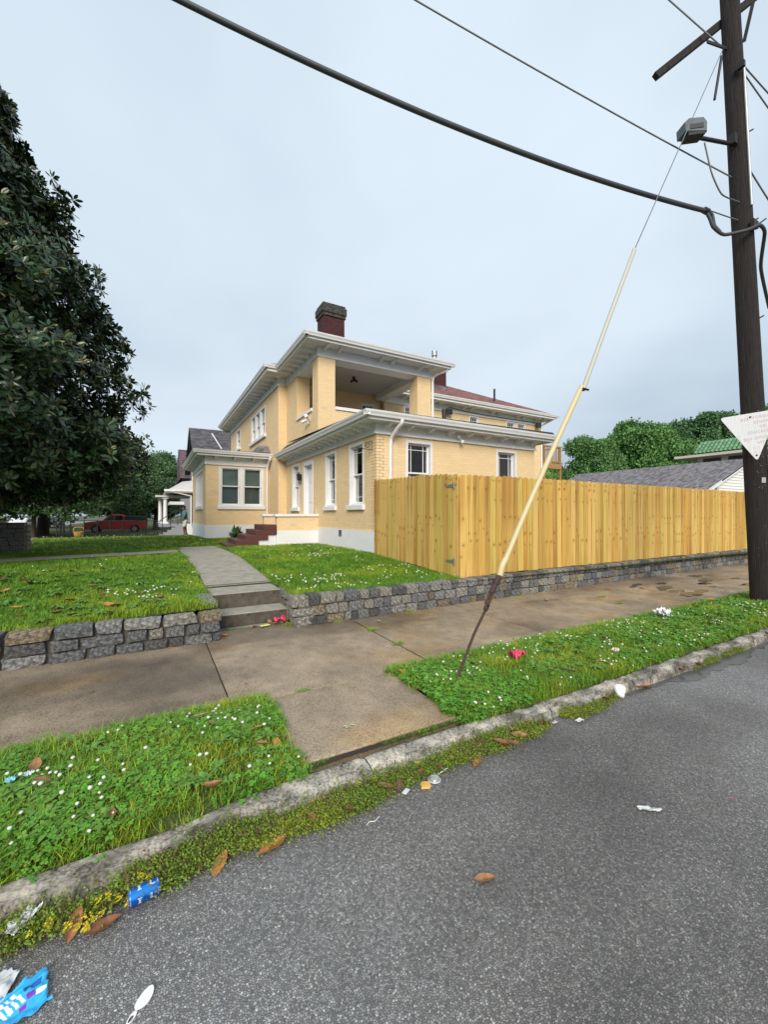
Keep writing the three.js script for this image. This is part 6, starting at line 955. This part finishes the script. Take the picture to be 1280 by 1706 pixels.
for (const [x, z, s, tn, lb] of [[-0.461, -4.272, 0.06, 1, 'tiny red brown leaf on the dark sidewalk slab below the short wall'], [0.721, -3.791, 0.06, 0, 'small brown leaf on the sidewalk slab right of the crack'], [2.784, -5.082, 0.09, 4, 'small tan leaf on the sidewalk near the long stone wall'], [0.767, -5.40, 0.13, 3, 'orange leaf at the foot of the short stone wall end'], [6.023, -4.886, 0.13, 4, 'tan leaf far along the sidewalk beside the long wall'], [1.193, -5.66, 0.11, 2, 'dark brown leaf lying under the lower entry step']]) leaf(x, 0.112, z, s, R() * 6, tn, lb);
for (const [x, z, s, tn] of [[1.40, -5.72, 0.15, 0], [1.50, -5.76, 0.13, 1], [1.58, -5.62, 0.14, 2], [1.46, -5.64, 0.12, 3], [1.63, -5.7, 0.12, 1]]) leaf(x, 0.125, z, s, R() * 6, tn, 'brown leaf piled at the lower entry step', 'leaves piled at the entry step', rr(-0.4, 0.4));
for (let i = 0; i < 7; i++) leaf(0.47 + rr(-0.03, 0.03), 0.47, -5.50 - 0.09 * i, 0.08, R() * 6, [4, 0, 1][i % 3], 'small dry leaf behind the short wall end', 'leaves behind the short wall end', rr(-0.4, 0.4));
function crumple(w, d, n, h, seed) { const g = new THREE.PlaneGeometry(w, d, n, n); g.rotateX(-Math.PI / 2); const p = g.attributes.position; for (let i = 0; i < p.count; i++) { const x = p.getX(i) / w, z = p.getZ(i) / d, a = fbm(x * 5 + seed, z * 5, 3, 0, 700) - 0.5, b = Math.abs(fbm(x * 9 + seed, z * 9 + 4, 2, 0, 701) - 0.5); p.setXYZ(i, p.getX(i) * (1 + 0.5 * a), h * (0.35 + 1.6 * a + 1.2 * b), p.getZ(i) * (1 + 0.5 * (fbm(z * 4, x * 4 + seed, 2, 0, 702) - 0.5))); } g.computeVertexNormals(); g.computeBoundingBox(); g.translate(0, -g.boundingBox.min.y + 0.003, 0); return g; }
const two = { side: THREE.DoubleSide };
{ // blue drink can on its side
  const cv = document.createElement('canvas'); cv.width = 512; cv.height = 512; const c = cv.getContext('2d'); c.fillStyle = '#0f58b8'; c.fillRect(0, 0, 512, 512); c.fillStyle = '#1f82dc'; for (const x of [0, 170, 340]) { c.beginPath(); c.moveTo(x, 60); c.lineTo(x + 110, 60); c.lineTo(x + 60, 470); c.lineTo(x - 10, 470); c.fill(); }
  c.fillStyle = '#e4ecf4'; for (let k = 0; k < 4; k++) { c.save(); c.translate(70 + k * 128, 256); c.rotate(-Math.PI / 2); c.font = 'bold 84px sans-serif'; c.textAlign = 'center'; c.fillText('H  I  L A', 0, 30); c.restore(); c.fillRect(20 + k * 128, 96, 70, 9); c.fillRect(20 + k * 128, 116, 50, 7); c.fillRect(22 + k * 128, 400, 66, 8); }
  const tx = new THREE.CanvasTexture(cv); tx.colorSpace = THREE.SRGBColorSpace; tx.wrapS = THREE.RepeatWrapping; 
  const t = thing('drink_can', 'blue aluminium drink can lying on its side in the gutter', 'can', [-0.03, 0.034, -2.003]); t.rotation.set(0, 0.12, 0);
  const body = new THREE.LatheGeometry([[0.028, -0.056], [0.033, -0.049], [0.033, 0.047], [0.0272, 0.057]].map((p) => new THREE.Vector2(...p)), 40); { const p = body.attributes.position; for (let i = 0; i < p.count; i++) { const y = p.getY(i), a = Math.atan2(p.getZ(i), p.getX(i)), k = 1 - 0.08 * Math.exp(-((y - 0.01) ** 2) / 2e-4) * Math.max(0, Math.cos(a - 0.6)); p.setX(i, p.getX(i) * k); p.setZ(i, p.getZ(i) * k); } body.computeVertexNormals(); } body.rotateZ(-Math.PI / 2); body.rotateX(0.8);
  local(t, 'body', body, new THREE.MeshPhysicalMaterial({ map: tx, color: lin(0.9, 0.9, 0.9), roughness: 0.32, metalness: 0.35, side: THREE.DoubleSide }));
  const lid = new THREE.LatheGeometry([[0, 0.052], [0.022, 0.052], [0.025, 0.057], [0.0275, 0.0585], [0.0272, 0.056]].map((p) => new THREE.Vector2(...p)), 28); lid.rotateZ(-Math.PI / 2); local(t, 'lid', lid, M.metal); const bot = new THREE.LatheGeometry([[0, -0.047], [0.02, -0.051], [0.0255, -0.0585], [0.028, -0.056]].map((p) => new THREE.Vector2(...p)), 28); bot.rotateZ(-Math.PI / 2); local(t, 'base', bot, M.metal);
}
{ // blue snack wrapper
  const cv = document.createElement('canvas'); cv.width = 256; cv.height = 256; const c = cv.getContext('2d'); c.fillStyle = '#35aee6'; c.fillRect(0, 0, 256, 256); c.fillStyle = '#e9f2f6'; c.save(); c.rotate(-0.3); for (let k = 0; k < 5; k++) c.fillRect(20 + k * 22, 90, 13, 110); c.fillRect(-20, 20, 120, 14); c.fillRect(-30, 46, 90, 8); c.restore(); c.fillStyle = '#7a3fb0'; c.fillRect(178, 120, 26, 40); c.fillRect(150, 170, 24, 24); c.fillStyle = '#1d5fae'; c.fillRect(170, 60, 60, 40); c.fillStyle = '#f2f2f2'; c.fillRect(205, 140, 40, 24);
  const tx = new THREE.CanvasTexture(cv); tx.colorSpace = THREE.SRGBColorSpace;
  const t = thing('snack_wrapper', 'crumpled light blue and white snack wrapper on the asphalt', 'wrapper', [-0.40, 0, -1.765]); t.rotation.y = 0.35; local(t, 'foil', crumple(0.19, 0.125, 22, 0.022, 3), mat([1, 1, 1], 0.3, { map: tx, ...two })); const e = local(t, 'torn_flap', crumple(0.075, 0.12, 12, 0.02, 9), mat([0.55, 0.58, 0.60], 0.3, two)); e.position.set(-0.02, 0.006, -0.10); e.rotation.y = -0.6;
}
{
  const s = new THREE.Shape(); s.absellipse(0, 0, 0.036, 0.020, 0, Math.PI * 2); const h = new THREE.Shape(); h.absellipse(-0.052, 0, 0.02, 0.009, 0, Math.PI * 2); const ho = new THREE.Path(); ho.absellipse(-0.056, 0, 0.011, 0.0055, 0, Math.PI * 2); h.holes.push(ho); const e = { depth: 0.0015, bevelEnabled: false, curveSegments: 20 };
  const t = thing('plastic_paddle', 'flat white plastic paddle with a looped handle on the asphalt', 'litter', [-0.022, 0.004, -1.592]); t.rotation.y = 0.85; const g1 = new THREE.ExtrudeGeometry(s, e); g1.rotateX(-Math.PI / 2); const g2 = new THREE.ExtrudeGeometry(h, e); g2.rotateX(-Math.PI / 2); const p = g1.attributes.position; for (let i = 0; i < p.count; i++) p.setY(i, p.getY(i) + 0.006 * (p.getX(i) / 0.036) ** 2); local(t, 'blade', g1, M.vinyl); local(t, 'handle', g2, M.vinyl);
}
single('plastic_bag', 'crumpled white plastic scrap in the weeds at the curb', 'litter', crumple(0.11, 0.06, 14, 0.035, 21), mat([0.80, 0.81, 0.83], 0.45, two), [-0.44, 0.02, -2.085]).rotation.y = 0.9;
{ // clear dome lid with stick
  const t = thing('plastic_dome', 'clear plastic dome lid with a white stick by the curb weeds', 'lid', [1.495, 0.006, -2.03]); const g = new THREE.LatheGeometry([[0.036, 0], [0.038, 0.003], [0.034, 0.006], [0.029, 0.019], [0.016, 0.028], [0, 0.03]].map((p) => new THREE.Vector2(...p)), 26); local(t, 'dome', g, new THREE.MeshPhysicalMaterial({ color: lin(0.9, 0.94, 0.97), transmission: 0.75, thickness: 0, roughness: 0.15, side: THREE.DoubleSide })); local(t, 'rim', new THREE.TorusGeometry(0.037, 0.002, 6, 30).rotateX(Math.PI / 2).translate(0, 0.003, 0), M.vinyl); local(t, 'stick', rod([0.035, 0.012, -0.015], [0.135, 0.012, -0.04], 0.0028), M.vinyl);
}
{ // yellow plastic toy shape, a flat bone outline with a round hole
  const s = new THREE.Shape(); const pts = []; for (let i = 0; i < 40; i++) { const a = (i / 40) * 6.283; pts.push(new THREE.Vector2(0.036 * Math.cos(a) * (1 + 0.12 * Math.cos(4 * a)), 0.022 * Math.sin(a) * (1 - 0.42 * Math.cos(2 * a)))); } s.setFromPoints(pts); const ho = new THREE.Path(); ho.absellipse(0.008, 0.008, 0.009, 0.005, 0, 6.283); s.holes.push(ho); const g = new THREE.ExtrudeGeometry(s, { depth: 0.006, bevelEnabled: true, bevelSize: 0.002, bevelThickness: 0.002, bevelSegments: 2 }); g.rotateX(-Math.PI / 2);
  single('plastic_toy', 'small yellow plastic toy piece next to the clear lid', 'toy', g, mat([0.75, 0.46, 0.13], 0.4), [1.42, 0.004, -2.015]).rotation.y = 0.35;
}
single('paper_tag', 'small white paper tag on the asphalt left of the yellow toy', 'litter', bx(-0.026, 0.026, 0, 0.0015, -0.014, 0.014), mat([0.78, 0.80, 0.86], 0.6), [1.29, 0.004, -2.03]).rotation.y = 0.5;
{
  const t = thing('foam_cup', 'white foam cup lying tipped over in the gutter', 'cup', [3.60, 0.045, -2.14]); t.rotation.set(0.2, 0.7, -1.25); const g = new THREE.LatheGeometry([[0, -0.04], [0.030, -0.04], [0.047, 0.042], [0.050, 0.046], [0.046, 0.047], [0.028, -0.034], [0, -0.034]].map((p) => new THREE.Vector2(...p)), 26); local(t, 'body', g, mat([0.82, 0.82, 0.82], 0.6)); local(t, 'rim', new THREE.TorusGeometry(0.0485, 0.0025, 6, 30).rotateX(Math.PI / 2).translate(0, 0.046, 0), mat([0.82, 0.82, 0.82], 0.6));
}
single('plastic_strip', 'torn clear plastic strip lying on the open road', 'litter', crumple(0.115, 0.028, 12, 0.012, 31), mat([0.50, 0.52, 0.52], 0.25, two), [2.37, 0.003, -1.25]).rotation.y = -0.6;
single('white_string', 'short white string on the asphalt near the curb', 'litter', tube([[-0.045, 0.003, 0.01], [-0.02, 0.004, -0.004], [0.01, 0.003, 0.004], [0.045, 0.004, -0.015]], 0.0018, 16, 5), M.vinyl, [1.015, 0, -1.92]);
single('pink_scrap', 'tiny pink scrap on the open road', 'litter', crumple(0.016, 0.02, 6, 0.008, 41), mat([0.55, 0.10, 0.24], 0.6, two), [2.87, 0.002, -1.067]);
for (const [x, z, s, lb] of [[2.895, -2.04, 0.07, 'flattened grey plastic strip beside the curb weeds'], [2.69, -2.11, 0.05, 'small whitish stone-like scrap in the curb weeds'], [3.25, -2.11, 0.055, 'pale crumpled paper scrap left of the foam cup'], [4.75, -2.2, 0.07, 'small white scrap in the far gutter weeds']]) single('paper_scrap', lb, 'litter', crumple(s, s * 0.5, 8, 0.015, x * 10), mat([0.66, 0.66, 0.67], 0.5, two), [x, 0.012, z]);
for (const [x, z, s, c, lb] of [[3.193, -2.945, 0.14, [0.72, 0.07, 0.16], 'bright pink crumpled paper flower lying in the verge grass'], [6.306, -3.142, 0.20, [0.70, 0.71, 0.72], 'white crumpled tissue lying in the far verge grass'], [4.293, -2.6, 0.07, [0.66, 0.58, 0.46], 'small cream scrap in the verge near the curb'], [-0.667, -2.924, 0.05, [0.20, 0.52, 0.60], 'small turquoise scrap in the verge grass'], [-0.597, -2.949, 0.045, [0.55, 0.66, 0.75], 'small pale blue scrap in the verge grass']]) single('paper_scrap', lb, 'litter', [0, 1].map((k) => { const g = crumple(s * (1 - 0.3 * k), s * 0.8, 12, s * 0.55, x * 7 + k * 3); g.rotateY(k * 1.3); return g; }), mat(c, 0.6, two), [x, vergeY(x, z) + 0.05, z]);
single('red_wrapper', 'bright pink red wrapper in the litter at the entry step', 'litter', crumple(0.15, 0.10, 12, 0.07, 61), mat([0.66, 0.05, 0.12], 0.45, two), [1.52, 0.14, -5.62]); single('paper_card', 'pale yellow green paper card at the entry step', 'litter', crumple(0.14, 0.08, 8, 0.012, 71), mat([0.62, 0.66, 0.20], 0.6, two), [1.32, 0.112, -5.63]).rotation.y = 0.4;
{ const g = []; for (let k = 0; k < 9; k++) { const q = new THREE.SphereGeometry(0.5, 6, 4); q.scale(0.032, 0.004, 0.011); q.translate(0.014, 0.006, 0); q.rotateY(k * 2.3); q.translate((k % 5) * 0.018 - 0.04, 0.002 * (k % 3), (k % 3) * 0.008); g.push(q); } single('green_sprig', 'small pale green leafy sprig on the concrete apron slab', 'sprig', g, mat([0.42, 0.47, 0.24], 0.7), [1.22, 0.116, -2.673]); }
single('dead_stick', 'thin dark stick lying in the verge grass near the curb', 'stick', tube([[-0.14, 0, 0.03], [-0.03, 0.01, 0], [0.07, 0.012, 0.01], [0.16, 0.0, -0.02]], 0.006, 16, 6), M.bark, [3.33, vergeY(3.33, -2.58) + 0.055, -2.58]).rotation.y = -1.0;
// ------------------------------------------------------------------ person by the bay wall
function nets(sdf, [x0, x1, y0, y1, z0, z1], h) { // surface nets over a grid
  const nx = Math.ceil((x1 - x0) / h) + 1, ny = Math.ceil((y1 - y0) / h) + 1, nz = Math.ceil((z1 - z0) / h) + 1, F = new Float32Array(nx * ny * nz), id = (i, j, k) => (k * ny + j) * nx + i;
  for (let k = 0; k < nz; k++) for (let j = 0; j < ny; j++) for (let i = 0; i < nx; i++) F[id(i, j, k)] = sdf(x0 + i * h, y0 + j * h, z0 + k * h);
  const vid = new Int32Array(nx * ny * nz).fill(-1), pos = [], idx = [];
  for (let k = 0; k < nz - 1; k++) for (let j = 0; j < ny - 1; j++) for (let i = 0; i < nx - 1; i++) {
    let c = 0, sx = 0, sy = 0, sz = 0; const v = []; for (let q = 0; q < 8; q++) v.push(F[id(i + (q & 1), j + ((q >> 1) & 1), k + (q >> 2))]);
    for (let a = 0; a < 8; a++) for (const b of [1, 2, 4]) { if (a & b) continue; const p = v[a], r = v[a | b]; if (p < 0 === r < 0) continue; const t = p / (p - r); sx += (a & 1) + (b === 1 ? t : 0); sy += ((a >> 1) & 1) + (b === 2 ? t : 0); sz += (a >> 2) + (b === 4 ? t : 0); c++; }
    if (c) { vid[id(i, j, k)] = pos.length / 3; pos.push(x0 + (i + sx / c) * h, y0 + (j + sy / c) * h, z0 + (k + sz / c) * h); }
  }
  const quad = (a, b, c, d, f) => { if (a < 0 || b < 0 || c < 0 || d < 0) return; if (f) idx.push(a, b, c, a, c, d); else idx.push(a, c, b, a, d, c); };
  for (let k = 1; k < nz - 1; k++) for (let j = 1; j < ny - 1; j++) for (let i = 1; i < nx - 1; i++) { const p = F[id(i, j, k)]; if (p < 0 !== F[id(i + 1, j, k)] < 0) quad(vid[id(i, j - 1, k - 1)], vid[id(i, j, k - 1)], vid[id(i, j, k)], vid[id(i, j - 1, k)], p < 0); if (p < 0 !== F[id(i, j + 1, k)] < 0) quad(vid[id(i - 1, j, k - 1)], vid[id(i - 1, j, k)], vid[id(i, j, k)], vid[id(i, j, k - 1)], p < 0); if (p < 0 !== F[id(i, j, k + 1)] < 0) quad(vid[id(i - 1, j - 1, k)], vid[id(i, j - 1, k)], vid[id(i, j, k)], vid[id(i - 1, j, k)], p < 0); }
  const g = new THREE.BufferGeometry(); g.setAttribute('position', new THREE.Float32BufferAttribute(pos, 3)); g.setIndex(idx); g.computeVertexNormals(); return g;
}
const cap = (a, b, ra, rb) => { const d = [b[0] - a[0], b[1] - a[1], b[2] - a[2]], L = d[0] ** 2 + d[1] ** 2 + d[2] ** 2; return (x, y, z) => { const t = clamp(((x - a[0]) * d[0] + (y - a[1]) * d[1] + (z - a[2]) * d[2]) / L); return Math.hypot(x - a[0] - d[0] * t, y - a[1] - d[1] * t, z - a[2] - d[2] * t) - lerp(ra, rb, t); }; };
const smin = (a, b, k) => { const h = clamp(0.5 + (0.5 * (b - a)) / k); return lerp(b, a, h) - k * h * (1 - h); };
const blend = (l, k) => (x, y, z) => { let d = l[0](x, y, z); for (let i = 1; i < l.length; i++) d = smin(d, l[i](x, y, z), k); return d; };
{ // faces local -x (towards the porch steps); one hand forward and low
  const t = thing('person', 'person in a teal shirt and pale shorts walking beside the bay wall', 'person', [1.62, T(1.62, -26.9), -26.9]); t.rotation.y = 0.35;
  const S = { hip: [0, 0.93, 0], chest: [-0.03, 1.30, 0], neck: [-0.04, 1.47, 0], head: [-0.07, 1.64, 0] };
  const legs = [1, -1].flatMap((s) => { const hp = [0, 0.9, s * 0.09], kn = [s * -0.09 - 0.02, 0.49, s * 0.10], an = [s * -0.11 + 0.05, 0.09, s * 0.10], to = [an[0] - 0.17, 0.035, s * 0.12]; return [cap(hp, kn, 0.085, 0.055), cap(kn, an, 0.055, 0.036), cap([an[0] + 0.03, 0.045, an[2]], to, 0.042, 0.034)]; });
  const arm = { f: [[-0.03, 1.40, 0.18], [-0.15, 1.16, 0.25], [-0.36, 1.02, 0.24]], b: [[-0.01, 1.40, -0.18], [0.04, 1.12, -0.24], [0.0, 0.88, -0.25]] };
  const arms = Object.values(arm).flatMap(([a, b, c]) => [cap(a, b, 0.052, 0.041), cap(b, c, 0.041, 0.028)]);
  const body = blend([cap(S.hip, S.chest, 0.12, 0.13), cap(S.chest, S.neck, 0.12, 0.055), cap([-0.02, 1.39, -0.14], [-0.02, 1.39, 0.14], 0.06, 0.06), cap(S.neck, S.head, 0.052, 0.06), cap([-0.065, 1.60, 0], [-0.055, 1.68, 0], 0.076, 0.09), ...arms, ...legs], 0.035);
  const skin = mat([0.20, 0.105, 0.065], 0.6), geos = [nets(body, [-0.5, 0.25, -0.02, 1.6, -0.36, 0.36], 0.014)];
  const face = blend([cap([-0.065, 1.60, 0], [-0.055, 1.68, 0], 0.076, 0.09), cap([-0.15, 1.635, 0], [-0.165, 1.615, 0], 0.012, 0.017), cap([-0.12, 1.565, 0], [-0.09, 1.56, 0], 0.035, 0.04), cap([-0.05, 1.63, 0.085], [-0.045, 1.66, 0.088], 0.012, 0.016), cap([-0.05, 1.63, -0.085], [-0.045, 1.66, -0.088], 0.012, 0.016), cap([-0.145, 1.60, -0.022], [-0.145, 1.60, 0.022], 0.01, 0.01), cap(S.neck, S.head, 0.052, 0.06)], 0.014); geos.push(nets(face, [-0.2, 0.06, 1.5, 1.80, -0.12, 0.12], 0.006));
  const hand = (w, d) => { const dn = V(...d).normalize(), sd = dn.clone().cross(V(0, 1, 0.2)).normalize(), up = sd.clone().cross(dn), at = (a, b, c) => [w[0] + dn.x * a + sd.x * b + up.x * c, w[1] + dn.y * a + sd.y * b + up.y * c, w[2] + dn.z * a + sd.z * b + up.z * c], fs = [cap(at(0, 0, 0), at(0.075, 0, 0), 0.027, 0.034)]; [-0.028, -0.009, 0.010, 0.028].forEach((o, i) => { const L = [0.065, 0.078, 0.074, 0.056][i]; fs.push(cap(at(0.075, o, 0), at(0.075 + L * 0.5, o * 1.15, -0.008), 0.0095, 0.009), cap(at(0.075 + L * 0.5, o * 1.15, -0.008), at(0.075 + L * 0.9, o * 1.15, -0.032), 0.009, 0.008)); }); fs.push(cap(at(0.025, -0.03, 0), at(0.065, -0.055, -0.015), 0.012, 0.01), cap(at(0.065, -0.055, -0.015), at(0.092, -0.056, -0.03), 0.01, 0.009)); return nets(blend(fs, 0.006), [w[0] - 0.2, w[0] + 0.2, w[1] - 0.2, w[1] + 0.2, w[2] - 0.2, w[2] + 0.2], 0.0065); };
  geos.push(hand(arm.f[2], [-0.8, -0.5, 0]), hand(arm.b[2], [-0.1, -1, 0])); local(t, 'body', geos, skin);
  const shirt = blend([cap([-0.005, 0.95, 0], S.chest, 0.15, 0.15), cap(S.chest, [-0.035, 1.40, 0], 0.14, 0.10), cap([-0.02, 1.39, -0.15], [-0.02, 1.39, 0.15], 0.075, 0.075), ...Object.values(arm).map(([a, b]) => cap(a, a.map((q, i) => lerp(q, b[i], 0.8)), 0.07, 0.066))], 0.04); local(t, 'shirt', nets((x, y, z) => Math.max(shirt(x, y, z), 0.86 - y), [-0.4, 0.3, 0.84, 1.52, -0.4, 0.4], 0.014), mat([0.06, 0.17, 0.17], 0.85));
  const shorts = blend([cap(S.hip, [0, 0.88, 0], 0.14, 0.14), ...[1, -1].map((s) => cap([0, 0.88, s * 0.085], [s * -0.07 - 0.015, 0.58, s * 0.10], 0.105, 0.092))], 0.03); local(t, 'shorts', nets((x, y, z) => Math.max(shorts(x, y, z), 0.56 - y), [-0.3, 0.3, 0.54, 1.1, -0.3, 0.3], 0.014), mat([0.62, 0.61, 0.58], 0.85));
  local(t, 'hair', nets((x, y, z) => Math.max(Math.hypot(x + 0.05, (y - 1.685) * 0.95, z) - 0.104, -(x + 0.11) * -1 < 0 && y < 1.68 ? 0.02 : -1), [-0.18, 0.08, 1.58, 1.82, -0.14, 0.14], 0.008), mat([0.018, 0.014, 0.012], 0.9));
  for (const s of [1, -1]) local(t, 'shoe', (() => { const an = [s * -0.11 + 0.05, 0.09, s * 0.10]; return nets(blend([cap([an[0] + 0.04, 0.045, an[2]], [an[0] - 0.18, 0.04, s * 0.12], 0.052, 0.043), cap([an[0], 0.08, an[2]], [an[0], 0.11, an[2]], 0.05, 0.046)], 0.02), [an[0] - 0.28, an[0] + 0.14, -0.03, 0.2, an[2] - 0.1, an[2] + 0.12], 0.012); })(), mat([0.16, 0.13, 0.11], 0.8));
}
{ // alike leaves of one patch are told apart by their place in the row
  camera.updateMatrixWorld(); camera.updateProjectionMatrix(); const by = {}, nth = ['leftmost', 'second from the left', 'third from the left', 'fourth from the left', 'fifth from the left', 'sixth from the left', 'seventh from the left', 'eighth from the left', 'ninth from the left', 'tenth from the left', '11th from the left', '12th from the left', '13th from the left', '14th from the left', '15th from the left', '16th from the left', '17th from the left', '18th from the left', '19th from the left', '20th from the left', '21st from the left', '22nd from the left', '23rd from the left', 'rightmost'];
  for (const o of scene.children) if (o.name.startsWith('fallen_leaf') && o.userData.group) (by[o.userData.group] ??= []).push(o);
  for (const l of Object.values(by)) l.sort((a, b) => a.position.clone().project(camera).x - b.position.clone().project(camera).x).forEach((o, i) => { o.userData.label += ', ' + (i === l.length - 1 ? 'rightmost' : nth[i]); });
}
renderer.render(scene, camera);
